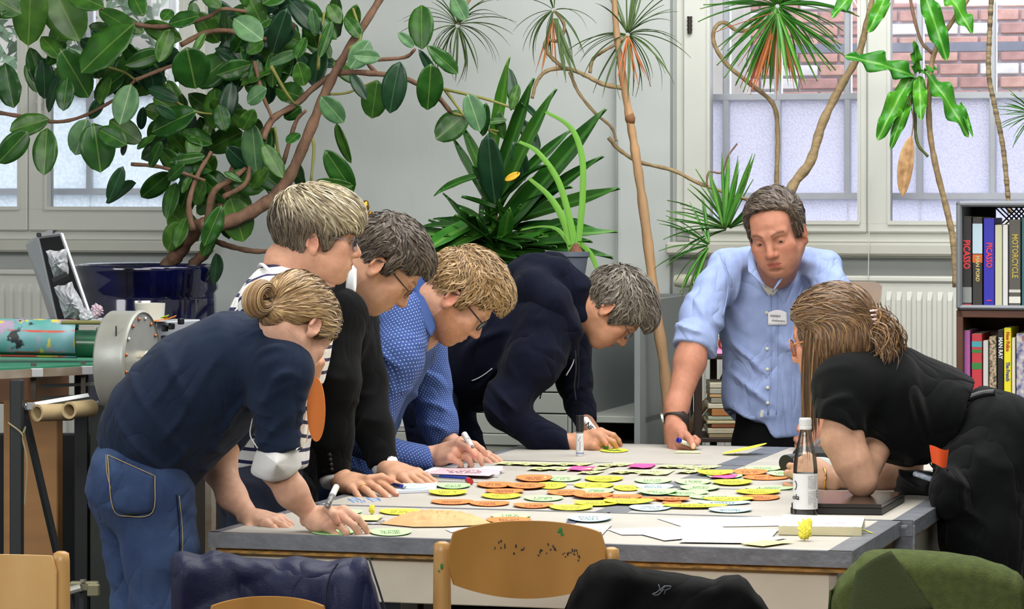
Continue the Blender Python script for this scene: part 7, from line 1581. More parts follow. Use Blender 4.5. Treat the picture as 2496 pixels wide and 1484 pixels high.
# ---- palm-like tufts
M_blade = leaf_material('narrow_blade', '#3f5a2c', '#2c4522', .5, rnd=.3, vein='#5f7a3c'); M_bladeB = leaf_material('bright_blade', '#3f8a2a', '#2b6a1f', .4, rnd=.3, vein='#7fae50'); M_dry = mat('dry_blade', '#b0683a', .8, rnd=.25); M_bladeD = leaf_material('dark_green_blade', '#2f5f18', '#1f4a14', .4, rnd=.25, vein='#4f8a3a')
def blade_mesh(name, m, W=.05, droop=.5, K=12, curl=0):
    q = MB()
    def fn(u, v):
        s = v*2-1; w_ = W/2*min(1, (1-u)*3.2)**.8*min(1, .4+u*5); a = droop*u; return Vector((u*(1-.25*droop*droop*u*u*.5), s*w_, .25*W*abs(s)-droop*u*u*.5+curl*math.sin(u*6)*.02))
    q.shell(fn, K, 2, .0035); return q.mesh(name, m, True)
BL = {k: [blade_mesh('narrow_blade', m, W, dr_) for dr_ in (.1, .5, .9, 1.4)] for k, m, W in (('thin', M_blade, .035), ('dry', M_dry, .028), ('wide', M_bladeD, .11), ('mid', M_bladeB, .055))}
def tuft(root, c, d, n, L, kind, spread=(0, 2*PI), seed=0, dz=0.0, gravity=.5, Lr=.3, dy=.6, name='leaf'):
    """rosette: blades leave the centre in all directions and droop"""
    rs = random.Random(seed); c = P(*c, d)
    for k in range(n):
        a = rs.uniform(*spread); v = Vector((math.cos(a), rs.uniform(-dy, dy), math.sin(a)+dz)); v.normalize(); ln = L*(1-Lr*rs.random())
        droop = gravity*(.4+.6*abs(v.x))*rs.uniform(.6, 1.4); idx = 0 if droop < .25 else (1 if droop < .6 else (2 if droop < 1.0 else 3)); up = Vector((0, 0, 1)); 
        if abs(v.z) > .9: up = Vector((v.x, -1, 0))
        put_leaf(BL[kind][idx], root, c+v*.008, c+v*ln, up, rs.uniform(-.5, .5), rs.uniform(.8, 1.2), 1, name)
dc = thing('dragon_tree', 'tall dragon tree with bare pale trunk and thin drooping leaf tufts on the middle wall', 'plant', P(1625, 1000, 11.0))
branch(dc, [(1640, 1240, 11.0), (1625, 950, 11.0), (1600, 760, 11.0), (1570, 520, 11.0), (1550, 380, 11.0), (1535, 290, 11.0), (1520, 200, 11.0), (1505, 100, 11.0), (1497, 0, 11.0), (1494, -40, 11.0)], .0205, .0085, mat('pale_trunk_bark', '#b08a62', .85, var=.35, vscale=14, bump=.6, bscale=50, col2='#94785a', stretch=(1, 1, .25)), 'trunk', 10)
q = MB(); q.tube([P(1533, 275, 11), P(1536, 290, 11), P(1538, 302, 11)], [.014, .018, .013], 10); q.build('trunk_knot', mat('brown_knot', '#7c5636', .9), dc, smooth=True)
branch(dc, [(1522, 215, 11.0), (1470, 205, 11.02), (1430, 185, 11.05), (1385, 168, 11.1), (1335, 172, 11.1), (1308, 200, 11.1), (1297, 240, 11.1)], .0085, .006, M_cane, 'branch')
branch(dc, [(1372, 165, 11.1), (1340, 135, 11.1), (1328, 110, 11.1), (1335, 98, 11.1), (1365, 98, 11.1), (1375, 60, 11.1), (1350, 25, 11.1)], .007, .005, M_cane, 'branch')
branch(dc, [(1438, 178, 11.05), (1445, 145, 11.05), (1470, 125, 11.0), (1500, 108, 11.0), (1530, 85, 11.0)], .0065, .005, M_cane, 'branch')
branch(dc, [(1388, 175, 11.1), (1410, 225, 11.1), (1450, 275, 11.1), (1490, 310, 11.1), (1502, 345, 11.1)], .006, .005, M_cane, 'branch')
tuft(dc, (1530, 85), 11.0, 46, .24, 'thin', seed=1, dz=.15, gravity=.9); tuft(dc, (1530, 85), 10.98, 12, .20, 'dry', (3.9, 5.4), 2, -.3, .2, dy=.3)
tuft(dc, (1350, 25), 11.1, 26, .20, 'thin', seed=3, dz=.1, gravity=1.0); tuft(dc, (1348, 40), 11.1, 10, .22, 'dry', (4.2, 5.2), 4, -.5, .2, dy=.3)
for k, (x1, y1) in enumerate([(1400, 190), (1408, 180), (1372, 170), (1396, 150), (1380, 200), (1365, 130)]): put_leaf(BL['thin'][0], dc, P(1350+k*2, 45, 11.08), P(x1, y1, 11.05), CAMV, 0, 1.5)
dc2 = thing('dragon_tree', 'small dragon tree tuft hanging above the branches left of the middle wall', 'plant', P(1115, 60, 11.2)); branch(dc2, [(1200, -60, 11.2), (1150, -10, 11.2), (1115, 60, 11.2)], .007, .005, M_cane, 'branch'); tuft(dc2, (1115, 62), 11.2, 44, .21, 'thin', seed=7, dz=.1, gravity=1.1)
# long creeping cane in front of the right window
dc3 = thing('dragon_tree', 'bent dragon tree with spiky leaf crown hanging across the right window', 'plant', P(1890, 460, 11.1))
branch(dc3, [(1893, 640, 11.1), (1893, 450, 11.1), (1896, 330, 11.1), (1885, 255, 11.1), (1830, 205, 11.1), (1775, 160, 11.1), (1742, 110, 11.1), (1742, 70, 11.1), (1765, 55, 11.1), (1800, 75, 11.1), (1850, 65, 11.1), (1890, 30, 11.1)], .0085, .0065, M_cane, 'branch')
tuft(dc3, (1895, 15), 11.05, 80, .30, 'mid', seed=12, dz=.05, gravity=.35, Lr=.45); tuft(dc3, (1895, 28), 10.95, 30, .30, 'dry', (4.1, 5.2), 13, -.25, .15, dy=.25); tuft(dc3, (1895, 28), 10.93, 26, .30, 'mid', (3.6, 6.0), 14, -.15, .2, dy=.35); tuft(dc3, (1895, 30), 10.98, 8, .25, 'dry', (3.2, 4.2), 15, -.2, .1, dy=.25)
dc4 = thing('climbing_cane', 'long bare cane creeping along the wall to a leafy tuft behind the blue shirt man', 'plant', P(1740, 470, 11.15))
branch(dc4, [(1483, 335, 11.15), (1510, 365, 11.15), (1560, 395, 11.15), (1640, 415, 11.15), (1700, 445, 11.12), (1770, 470, 11.1), (1850, 495, 11.1)], .0075, .006, M_cane, 'branch'); branch(dc4, [(1722, 455, 11.1), (1728, 420, 11.1), (1760, 420, 11.1), (1775, 380, 11.1), (1797, 350, 11.1)], .004, .003, M_bark, 'branch')
tuft(dc4, (1775, 560), 11.05, 34, .26, 'mid', (.2, 3.6), 21, .15, .3); tuft(dc4, (1730, 600), 11.0, 22, .22, 'mid', (1.6, 4.4), 22, .1, .5); tuft(dc4, (1765, 560), 11.0, 12, .28, 'mid', (.9, 2.0), 23, .5, .05, dy=.2)
# leaning canes at right
cn1 = thing('yucca_cane', 'thick leaning brown cane rising from behind the blue shirt man across the window', 'plant', P(1930, 460, 11.0))
branch(cn1, [(1890, 640, 11.0), (1925, 470, 11.0), (1975, 395, 11.0), (2005, 300, 11.0), (2050, 210, 11.0), (2090, 140, 11.0), (2110, 70, 11.0), (2128, -10, 11.0), (2132, -50, 11.0)], .0195, .0085, M_cane, 'trunk', 9)
MC = leaf_material('corn_leaf', '#4f9a26', '#2f7a1c', .35, rnd=.2, vein='#8fc25a'); CL = [leaf_mesh('corn_leaf', MC, 1, .26, .25, .25, wavy=.8, seed=k, nu=22, nv=6) for k in range(3)]
cn2 = thing('corn_plant', 'corn plant with wavy bright green leaves beside the right window', 'plant', P(2230, 170, 10.95))
branch(cn2, [(2330, 700, 10.95), (2325, 600, 10.95), (2310, 520, 10.95), (2280, 400, 10.95), (2265, 300, 10.95), (2268, 180, 10.95), (2285, 110, 10.95), (2330, 40, 10.95), (2372, -20, 10.95)], .0115, .008, M_cane, 'trunk', 9)
branch(cn2, [(2262, 382, 10.95), (2235, 345, 10.95), (2230, 270, 10.95), (2230, 190, 10.95)], .005, .007, mat('ringed_green_cane', '#5f6b3a', .6, var=.4, vscale=60), 'branch'); branch(cn2, [(2272, 130, 10.95), (2245, 100, 10.95), (2225, 30, 10.95), (2215, -30, 10.95)], .006, .006, M_bark, 'branch')
for k, (x0, y0, x1, y1, wk) in enumerate([(2232, 190, 2085, 118, 1.1), (2225, 180, 2140, 320, 1.0), (2228, 205, 2175, 345, .7), (2240, 185, 2245, 275, 1.2), (2255, 175, 2372, 310, 1.0), (2232, 180, 2238, 115, 1.0), (2240, 180, 2275, 155, .8), (2248, -30, 2308, 130, 1.0), (2290, -40, 2378, 60, 1.2), (2100, -30, 2030, 20, 1.2), (2165, -20, 2125, 62, 1.2), (2340, 250, 2368, 318, .5)]):
    put_leaf(CL[k % 3], cn2, P(x0, y0, 10.95), P(x1, y1, 10.85), CAMV+Vector((0, 0, .5)), .2*math.sin(k*3), wk)
put_leaf(leaf_mesh('withered_leaf', mat('withered_leaf', '#b89468', .8, col2='#8f6c48', vscale=8), 1, .26, .5, .05, seed=3), cn2, P(2222, 330, 10.9), P(2198, 480, 10.9), CAMV, .4, 1)['label'] = 'withered tan leaf hanging down'
q = MB(); q.tube(spl([P(2215, 235, 10.9), P(2226, 290, 10.9), P(2222, 335, 10.9)], 5), .0022, 5); q.build('stalk', M_bark, cn2)
cn3 = thing('ringed_cane', 'dark ringed cane at the far right in front of the window above the crate', 'plant', P(2440, 400, 10.95))
q = MB(); pts = spl([P(x, y, 10.95) for x, y in ((2418, -30), (2412, 80), (2410, 180), (2425, 260), (2445, 360), (2458, 490), (2462, 520))], 12); q.tube(pts, [.0085+.0012*math.sin(i*2.2) for i in range(len(pts))], 9); q.build('cane', mat('dark_ringed_bark', '#4b3f2e', .8, col2='#a3906c', vscale=26, stretch=(.2, .2, 3)), cn3, smooth=True)
tuft(cn3, (2520, 280), 10.9, 20, .14, 'mid', (2.2, 4.2), 31, 0, .3)
# ---- big strap-leaved plant behind the curly head, and amaryllis in a grey pot on the cabinet
yu = thing('strap_leaf_plant', 'bushy dark green strap-leaved plant standing on the grey cabinet', 'plant', P(1215, 620, 11.0)); rs_ = random.Random(5)
branch(yu, [(1215, 700, 11.1), (1210, 600, 11.1), (1205, 470, 11.1), (1200, 330, 11.1)], .012, .008, M_twig, 'stem')
YW = [blade_mesh('strap_leaf', M_bladeD, .13, dr_) for dr_ in (.05, .3, .6)]; YB = [blade_mesh('strap_leaf', M_bladeB, .12, dr_) for dr_ in (.05, .3, .6)]
YL = [(1180, 430, 1060, 440), (1190, 540, 1036, 560), (1200, 560, 1040, 600), (1210, 600, 1050, 640), (1180, 560, 1055, 520), (1210, 590, 1345, 470), (1230, 560, 1475, 265), (1240, 560, 1445, 365), (1240, 540, 1510, 458), (1250, 590, 1500, 545), (1250, 570, 1395, 560), (1220, 500, 1330, 210), (1205, 480, 1300, 190), (1195, 420, 1240, 140), (1200, 480, 1130, 300), (1195, 500, 1100, 330), (1230, 600, 1490, 600), (1220, 610, 1410, 600), (1210, 620, 1130, 500), (1200, 610, 1080, 470), (1230, 480, 1385, 300), (1240, 520, 1380, 425), (1220, 520, 1275, 350), (1190, 600, 1110, 640), (1220, 640, 1340, 640), (1250, 560, 1450, 520), (1240, 610, 1430, 560), (1215, 560, 1300, 400), (1200, 640, 1060, 600), (1230, 640, 1400, 620), (1190, 480, 1160, 380), (1250, 600, 1380, 500)]
for k, (x0, y0, x1, y1) in enumerate(YL): put_leaf((YB if k % 4 == 1 else YW)[rs_.randrange(3)], yu, P(x0, y0, 11.05+rs_.uniform(-.05, .05)), P(x1, y1, 10.95+rs_.uniform(-.15, .15)), CAMV+Vector((0, .2, .9)), rs_.uniform(-.3, .3), rs_.uniform(.9, 1.3)*(1.2 if abs(x1-x0)+abs(y1-y0) < 260 else .85))
for k in range(70):
    a = rs_.uniform(-.2, 3.4); L_ = rs_.uniform(90, 190); x0, y0 = 1200+rs_.gauss(0, 22), 600+rs_.gauss(0, 26); put_leaf((YW+YB)[rs_.randrange(4)], yu, P(x0, y0, 11.1), P(x0+math.cos(a)*L_*1.1, y0-math.sin(a)*L_*.62, 11.05+rs_.uniform(-.2, .15)), CAMV+Vector((0, .3, 1)), rs_.uniform(-.4, .4), rs_.uniform(1, 1.5))
put_leaf(leaf_mesh('yellow_leaf', mat('yellow_leaf', '#d8a81c', .6), 1, .4, .1, .1), yu, P(1230, 440, 10.95), P(1268, 420, 10.95), CAMV)
am = thing('amaryllis', 'amaryllis with long arching pale green leaves in a small grey pot', 'plant', P(1403, 620, 10.85)); M_am = leaf_material('amaryllis_leaf', '#6fae3a', '#4f9030', .4, rnd=.1, vein='#7fb84a')
for pts, w_ in (([(1395, 615), (1375, 540), (1340, 480), (1290, 435)], .011), ([(1402, 610), (1390, 540), (1360, 440), (1310, 370), (1265, 345)], .010), ([(1408, 610), (1420, 480), (1418, 380), (1390, 310), (1330, 272)], .010), ([(1412, 590), (1440, 620), (1462, 672)], .009), ([(1392, 600), (1360, 560), (1320, 552), (1270, 560)], .007)):
    P_ = spl([P(x, y, 10.85) for x, y in pts], 7); q = MB(); q.shell(lambda u, v: P_[int(round(u*(len(P_)-1)))]+Vector(((v-.5)*2*w_*(1.05-.7*u**3), -.004*abs(v-.5)*2, (v-.5)*w_*.6)), len(P_)-1, 2, .0015); q.build('leaf', M_am, am, smooth=True)
q = MB(); q.lathe([(.001, 0), (.036, 0), (.040, .01), (.052, .085), (.058, .09), (.058, .105), (.053, .106), (.050, .09), (.001, .088)], P(1395, 690, 10.85), None, 28); q.build('grey_pot', mat('grey_plastic_pot', '#555c68', .5), am, angle=40)
q = MB(); q.lathe([(.0001, -.02), (.024, -.015), (.027, .005), (.014, .03), (.008, .04), (.0001, .04)], P(1404, 622, 10.85), None, 16); q.build('bulb', mat('dry_bulb_skin', '#7a4f3a', .8, var=.4, vscale=40), am, smooth=True)
# ============================================================ CABINETS, PRESS, CHAIRS, SHELF
M_cab = mat('grey_green_metal_paint', '#9ea39c', .5, var=.05, vscale=4)
def U_(px, V): return UVof(PV(px, 700, V))[0]
def Z_(py, V, px=1200): return PV(px, py, V).z
CV = 10.62
fc = thing('flat_file_cabinet', 'long grey metal plan cabinet with shallow label-holder drawers behind the people', 'cabinet', UV(U_(1060, CV), CV, 0))
cu0, cu1 = U_(690, CV), U_(1388, CV); zt = Z_(712, CV)
MB().rbox(cu0, cu1, CV+.02, WV-.06, .08, zt-.02, .004).build('body', M_cab, fc); MB().rbox(cu0-.01, cu1+.01, CV-.005, WV-.06, zt-.025, zt, .004).build('top', M_cab, fc); MB().rbox(cu0, cu1, CV+.05, WV-.1, 0, .08).build('plinth', M_cab, fc)
M_slot = mat('dark_gap', '#23262a', .9); MB().rbox(cu0+.01, cu1-.01, CV+.012, CV+.021, .10, zt-.03).build('drawer_gaps', M_slot, fc); dh = .0725; z = Z_(902, CV)+3*dh
M_hold = mat('label_holder', '#c6cbcf', .4); k = 0
while z-dh > .12:
    z1 = z; z0 = z-dh; k += 1
    if k == 7: 
        q = MB(); q.rbox(cu0, cu1, CV-.012, CV+.02, z0+.035, z1, .003); q.rbox(cu0, cu1, CV-.004, CV+.02, z0+.008, z0+.034, .003); q.build('middle_rail', M_cab, fc); z = z0; continue
    for (a, b_) in ((cu0+.01, U_(850, CV)), (U_(854, CV), cu1-.01)):
        f_ = MB().rbox(a, b_, CV, CV+.02, z0+.002, z1-.002, .002).build('drawer', M_cab, fc)
        for uu in (a+(b_-a)*.24, a+(b_-a)*.80):
            MB().rbox(uu-.022, uu+.022, CV-.003, CV+.0, z0+.018, z1-.018, .001).build('label_holder', M_hold, f_)
    z = z0
sc_ = thing('side_cabinet', 'open grey metal cabinet side standing right of the plan cabinet', 'cabinet', UV(U_(1470, CV), CV, 0)); su0, su1 = U_(1392, CV), U_(1556, CV); zs = Z_(846, CV)
q = MB(); q.rbox(su1-.02, su1, CV+.02, WV-.06, 0, zs+.16, .002); q.rbox(su0, su0+.02, CV+.02, WV-.06, 0, zs+.16, .002); q.rbox(su0, su1, WV-.10, WV-.06, 0, zs+.16); q.build('side_panels', mat('blue_grey_metal_paint', '#848a8a', .55, var=.06, vscale=4), sc_)
q = MB(); q.rbox(su0, su1, CV+.1, WV-.1, Z_(1030, CV), Z_(1014, CV), .002); q.build('shelf', M_cab, sc_); q = MB(); q.rbox(su0, su1, CV+.02, WV-.06, 0, Z_(1090, CV), .002); q.build('base_box', M_cab, sc_)
q = MB(); c_ = P(892, 640, 10.8)
gm = thing('gold_figurine', 'small gold ornamental mask figurine standing behind the grey-blond head', 'ornament', P(890, 712, 10.8)); M_gold = mat('old_gold', '#b98a32', .3, metal=.9, var=.4, vscale=50, bump=.6, bscale=70)
G = Blend(); G.chain([J(888, 700, 10.8, 24), J(889, 640, 10.8, 22), J(889, 590, 10.8, 14)], k=.02); G.ell(P(889, 548, 10.8), (.030, .028, .042), k=.012); G.chain([J(872, 590, 10.8, 10), J(906, 590, 10.8, 10)], k=.015); G.ell(P(886, 505, 10.8), (.020, .02, .020), k=.008); G.rc(P(880, 498, 10.8), P(892, 494, 10.8), .006, .009, k=.006)
for s in (-1, 1): G.ell(P(889+s*24, 545, 10.8), (.007, .008, .018), k=.004); G.ell(P(889+s*8, 545, 10.77), (.006, .008, .005), k=.004, sub=True); G.ell(P(889+s*14, 520, 10.78), (.008, .008, .010), k=.006)
G.rc(P(889, 548, 10.772), P(889, 560, 10.765), .004, .006, k=.004); cloth_obj('statue', G, M_gold, gm, .0035, rel=0)
# ---- screen-print proofing press at left
PD = 8.9
pt = thing('proof_press', 'old printing press bench with rolled green blanket and big steel end wheel', 'press', P(100, 1000, PD)); zb = P(0, 888, PD).z
M_brd = mat('paint_worn_wood', '#6f5c46', .8, var=.4, vscale=12, col2='#8a8378'); M_blk = mat('black_steel', '#1e2124', .55, var=.2, vscale=10); M_mat = mat('green_cutting_mat', '#2f7a5e', .6, var=.3, vscale=6, col2='#256650')
bA, bB, bC, bD = P(-140, 925, 8.45), P(236, 880, 9.05), P(236, 862, 9.55), P(-140, 872, 9.4)
zz = zb; poly = [Vector((p.x, p.y, zz)) for p in (P(-140, 0, 8.50), P(238, 0, 8.85), P(250, 0, 9.45), P(-140, 0, 9.35))]
q = MB(); q.prism([p-Zx*.024 for p in poly], Zx*.022); q.build('bench_top', M_brd, pt)
cc_ = sum(poly, Vector())/4; q = MB(); q.prism([cc_+(p-cc_)*.965-Zx*.002 for p in poly], Zx*.005); q.build('green_mat', M_mat, pt)
for t in (.30, .60, .93): p = poly[0].lerp(poly[1], t); MB().box(p+Vector((0, -.004, -.012)), (.034, .006, .024), Matrix.Rotation(.35, 3, 'Z'), .002).build('tape_patch', mat('pale_tape', '#a9abb0', .6), pt)
# rolled painted blanket over a dark roller
rx0, rx1 = P(-150, 820, 8.98), P(188, 826, 8.98); rr = 47*8.98/F
bm_ = bpy.data.materials.new('painted_blanket'); bm_.use_nodes = True; N = bm_.node_tree.nodes; L = bm_.node_tree.links; b_ = N['Principled BSDF']; b_.inputs['Roughness'].default_value = .5
t_ = N.new('ShaderNodeTexCoord'); sp_ = N.new('ShaderNodeSeparateXYZ'); L.new(t_.outputs['Object'], sp_.inputs[0])
def nzn(scale, lo, hi, stretch=(1, 1, 1), detail=4):
    mp_ = N.new('ShaderNodeMapping'); mp_.inputs['Scale'].default_value = stretch; L.new(t_.outputs['Object'], mp_.inputs[0]); n = N.new('ShaderNodeTexNoise'); n.inputs['Scale'].default_value = scale; n.inputs['Detail'].default_value = detail; L.new(mp_.outputs[0], n.inputs[0]); r = N.new('ShaderNodeMapRange'); r.inputs[1].default_value = lo; r.inputs[2].default_value = hi; L.new(n.outputs[0], r.inputs[0]); return r.outputs[0]
def mixn(f, a, b): 
    m = N.new('ShaderNodeMix'); m.data_type = 'RGBA'; L.new(f, m.inputs[0])
    for i, c in ((6, a), (7, b)):
        if isinstance(c, str): m.inputs[i].default_value = (*lin(c), 1)
        else: L.new(c, m.inputs[i])
    return m.outputs[2]
c0 = mixn(nzn(5, .4, .6), '#3f8a80', '#7a9fae'); c0 = mixn(nzn(18, .5, .6, (1, 1, .3)), c0, '#9a86a0'); c0 = mixn(nzn(24, .58, .61, (.2, 1, 1.5)), c0, '#b5483e'); c0 = mixn(nzn(22, .59, .62, (1, 1, .2)), c0, '#b9b04a'); c0 = mixn(nzn(9, .53, .55, (1, 1, 1), 6), c0, '#1c1c22'); L.new(c0, b_.inputs['Base Color'])
q = MB(); xs = [rx0.lerp(rx1, t) for t in [i/12 for i in range(13)]]
def blk(u, v):
    c = rx0.lerp(rx1, u); a = -PI*.45+v*PI*1.75; return c+Vector((0, -math.cos(a)*rr*-1, math.sin(a)*rr)) if v < .93 else c+Vector((0, .03*(v-.93)/.07+math.cos(-PI*.45+.93*PI*1.75)*rr, math.sin(-PI*.45+.93*PI*1.75)*rr))
def blk2(u, v):
    c = rx0.lerp(rx1, u); a = 1.55*PI-v*1.62*PI; p = Vector((0, -math.sin(a)*rr, math.cos(a)*rr))
    return c+p
q.shell(lambda u, v: rx0.lerp(rx1, u)+Vector((0, math.cos(-PI*.62+v*PI*1.9)*rr, math.sin(-PI*.62+v*PI*1.9)*rr)), 10, 36, .004)
q.build('printing_blanket', bm_, pt, smooth=True)
q = MB(); q.tube([rx0+Vector((0, 0, -.012)), P(240, 828, 8.98)+Vector((0, 0, -.012))], rr*.72, 32); q.build('roller', mat('dark_roller', '#24343c', .25, var=.5, vscale=4, col2='#1f6a3a'), pt, angle=40)
q = MB(); q.tube([P(150, 786, 8.95), P(245, 786, 8.95)], .006, 8); q.build('guide_rod', mat('olive_rod', '#6b6a3a', .5), pt); q = MB(); q.box(P(215, 800, 8.90), (.05, .03, .012), None, .002); q.build('bright_plate', M_chrome, pt)
# steel end wheel: drum seen from its side
wh = thing('steel_end_wheel', 'big round steel drum housing with arrow mark and copper rivets', 'machine part', P(300, 880, 8.8)) if False else None
wc = P(335, 880, 8.72); ax = Vector((1, -.27, 0)).normalized(); Rw = ax.to_track_quat('Z', 'Y').to_matrix(); rw = 122*8.75/F; M_al = mat('brushed_aluminium', '#a6a79f', .38, metal=.35, var=.25, vscale=6, bump=.05, bscale=40)
def dsh(k): return wc-ax*k
q = MB(); prof = [(.0001, -.075), (rw*.97, -.075), (rw, -.07), (rw, .0), (rw*1.02, .004), (rw*1.02, .012), (rw*.975, .016), (rw*.955, .012), (rw*.90, .011), (rw*.22, .016), (.0001, .016)]
q.lathe(prof, wc, Rw, 64); q.build('end_wheel', M_al, pt, angle=35)
q = MB(); p0 = wc-ax*.085; q.box(Vector((wc.x-.020, wc.y+.05, wc.z-.10)), (.10, .10, .16), Matrix.Rotation(-.55, 3, 'Z'), .003); q.build('wheel_housing', M_al, pt)
M_cop = mat('copper_rivet', '#b8694a', .4, metal=.5)
for k in range(16):
    a = 2*PI*k/16+.2; p = wc+Rw@Vector((math.cos(a)*rw*.86, math.sin(a)*rw*.86, .013)); q = MB(); q.lathe([(.0001, .005), (.004, .004), (.0055, 0)], p, Rw, 10); q.build('rivet', M_cop if k % 3 else M_hold, pt, smooth=True)
q = MB(); q.lathe([(.030, .010), (.030, .030), (.026, .034), (.020, .036), (.020, .048), (.012, .050), (.012, .062), (.014, .063), (.014, .076), (.0001, .078)], wc, Rw, 28); q.build('hub', mat('machined_steel', '#b5afa0', .25, metal=.9), pt, angle=35)
q = MB(); h0 = wc+ax*.055; q.tube(spl([h0, P(380, 850, 8.62), P(405, 832, 8.60), P(470, 812, 8.66)], 6), .007, 10); q.build('crank_handle', M_chrome, pt, smooth=True)
q = MB(); pa = P(282, 800, 8.66); pa = PV(0, 0, 1)*0+P(283, 815, 8.615)
q.box(pa+Vector((0, 0, 0)), (.004, .003, .045), None); q.add([pa+Vector((-.010, -.001, -.018)), pa+Vector((.010, -.001, -.018)), pa+Vector((0, -.001, -.036))], [(0, 1, 2)]); q.build('arrow_mark', mat('black_paint', '#26262a', .6), pt)
MB().rbox(U_(236, 8.55), U_(330, 8.55), 8.50, 8.9, .0, P(280, 1000, 8.9).z, .004).build('cast_pedestal', mat('dark_green_cast_iron', '#2b2f2a', .7, var=.25, vscale=6), pt)
# legs and brace of the bench
for (x0, x1, dd) in ((26, 56, 8.6),): q = MB(); q.box(Vector((P(41, 0, dd).x, dd, zz/2-.012)), (30*dd/F, .04, zz-.024), None, .003); q.build('leg', M_blk, pt)
q = MB(); q.tube([P(55, 985, 8.66), P(142, 1360, 8.66), P(175, 1500, 8.66), P(200, 1620, 8.66)], .011, 4); q.build('diagonal_brace', M_blk, pt)
q = MB(); q.box(Vector((P(-110, 0, 8.6).x, 8.6, zz/2)), (.04, .04, zz-.04), None, .003); q.build('leg', M_blk, pt); q = MB(); q.box(Vector((P(200, 0, 9.35).x, 9.35, zz/2)), (.04, .04, zz-.04), None, .003); q.build('leg', M_blk, pt)
q = MB(); q.box((P(82, 905, 8.75).x, 8.75, P(82, 930, 8.75).z), (.014, .012, .10)); q.box((P(203, 905, 8.85).x, 8.85, P(203, 930, 8.85).z), (.012, .012, .11)); q.build('hanger_bracket', mat('brown_bracket', '#4a4238', .6), pt)
q = MB(); q.tube([P(62, 992, 8.64), P(215, 966, 8.74)], .009, 4); q.box(P(75, 990, 8.62), (.022, .016, .020), None, .002); q.build('aluminium_rail', mat('scratched_aluminium', '#a2a6a8', .35, metal=.6), pt)
for (x0, y0, x1, y1, lb) in ((90, 1006, 172, 1004, 'left cardboard tube under the aluminium rail of the press'), (168, 1000, 222, 994, 'right cardboard tube under the aluminium rail of press')):
    a, b2 = P(x0, y0, 8.60), P(x1, y1, 8.70); d_ = (b2-a).normalized(); q = MB(); rt = 21*8.65/F; R_t = d_.to_track_quat('Z', 'Y').to_matrix(); ln = (b2-a).length
    q.lathe([(rt*.72, ln), (rt, ln), (rt, 0), (rt*.72, 0), (rt*.70, .004), (rt*.70, ln-.004)], a, R_t, 28); tag(q.build('cardboard_tube', mat('tan_cardboard', '#b5a07a', .8, var=.1, vscale=30), angle=40), lb, 'tube', 'cardboard tubes')
q = MB(); q.tube(spl([P(20, 1030, 8.55), P(52, 1055, 8.52), P(56, 1075, 8.52), P(66, 1130, 8.52), P(60, 1230, 8.52)], 6), .0022, 5); q.tube(spl([P(56, 1055, 8.52), P(62, 1040, 8.52), P(58, 1055, 8.52)], 4), .002, 5); tag(q.build('string', mat('jute_string', '#8a8262', .9)), 'knotted jute string tied round the black press leg', 'string')
q = MB(); q.rbox(U_(8, 8.62), U_(140, 8.62), 8.62, 8.66, .0, P(70, 1003, 8.9).z, .003); bo_ = q.build('plywood_board', mat('beech_board', '#a97c4c', .6, var=.15, vscale=3, stretch=(1, 1, 6), col2='#9a7044')); tag(bo_, 'tall light brown wooden board standing under the press bench', 'board')
q = MB(); q.rbox(U_(-60, 8.9), U_(70, 8.9), 8.9, 9.2, zz-.16, zz-.03, .004); tag(q.build('drawer_box', mat('brown_drawer_wood', '#6b4a32', .7)), 'brown wooden drawer box just under the press bench top', 'drawer')
q = MB(); q.box((P(150, 0, 9.6).x, 9.62, .42), (.75, .05, .84), None, .004); tag(q.build('dark_panel', mat('near_black_panel', '#16171a', .8)), 'black panel closing the back below the press bench', 'panel')
for k, (y, x0, x1) in enumerate(((938, 100, 240), (968, 100, 200), (982, 196, 240))): q = MB(); q.box(P((x0+x1)/2, y, 9.3), ((x1-x0)*9.3/F, .03, .008), Matrix.Rotation(-.05, 3, 'Y')); tag(q.build('grey_slat', mat('pale_slat', '#8d9490', .6)), ['topmost', 'middle', 'lowest'][k]+' pale grey slat of the rack seen behind the press rail', 'slat')
cl_ = thing('metal_clamp', 'dull brass screw clamp fitting near the floor behind the left wooden chair', 'clamp', P(205, 1435, 8.0)); M_br = mat('dull_brass', '#7d7a62', .5, metal=.5)
q = MB(); q.box(P(205, 1428, 8.0), (.07, .03, .022), None, .003); q.box(P(228, 1438, 7.98), (.03, .02, .03), None, .003); q.build('jaw', M_br, cl_); q = MB(); q.tube([P(203, 1418, 7.98), P(203, 1412, 7.98)], .008, 10); q.build('bolt', M_chrome, cl_); q = MB(); q.tube([P(170, 1440, 7.98), P(198, 1432, 7.98)], .010, 8); q.build('lever', M_al, cl_); q = MB(); e_ = P(205, 1436, 8.0); q.tube([e_, Vector((e_.x, e_.y, 0))], .012, 8); q.build('stand_rod', M_blk, cl_)
# ---- aluminium case with open lid
ca = thing('aluminium_case', 'open aluminium tool case with plastic bags in its raised lid', 'case', P(150, 780, 9.7)); M_cs = mat('case_aluminium', '#b3b7bd', .35, metal=.35); M_lin = mat('black_foam_lining', '#17181b', .8)
o0, o1, o2, o3 = P(95, 577, 9.75), P(150, 570, 9.55), P(222, 778, 9.50), P(140, 778, 9.75)
sd = P(65, 598, 9.85)-o0
nrm = (o1-o0).cross(o3-o0).normalized()
if nrm.y > 0: nrm = -nrm
q = MB(); q.prism([o0, o1, o2, o3], sd*.12); q.build('lid_panel', M_lin, ca)
q = MB()
for a, b2 in ((o0, o1), (o1, o2), (o3, o0)): q.tube([a, b2], .0055, 4)
q.prism([o0, P(62, 597, 9.85), P(122, 778, 9.9), o3], Vector((.004, -.004, 0))); q.prism([o0, o1, P(120, 563, 9.7), P(65, 592, 9.85)], Zx*.004); q.build('lid_frame', M_cs, ca)
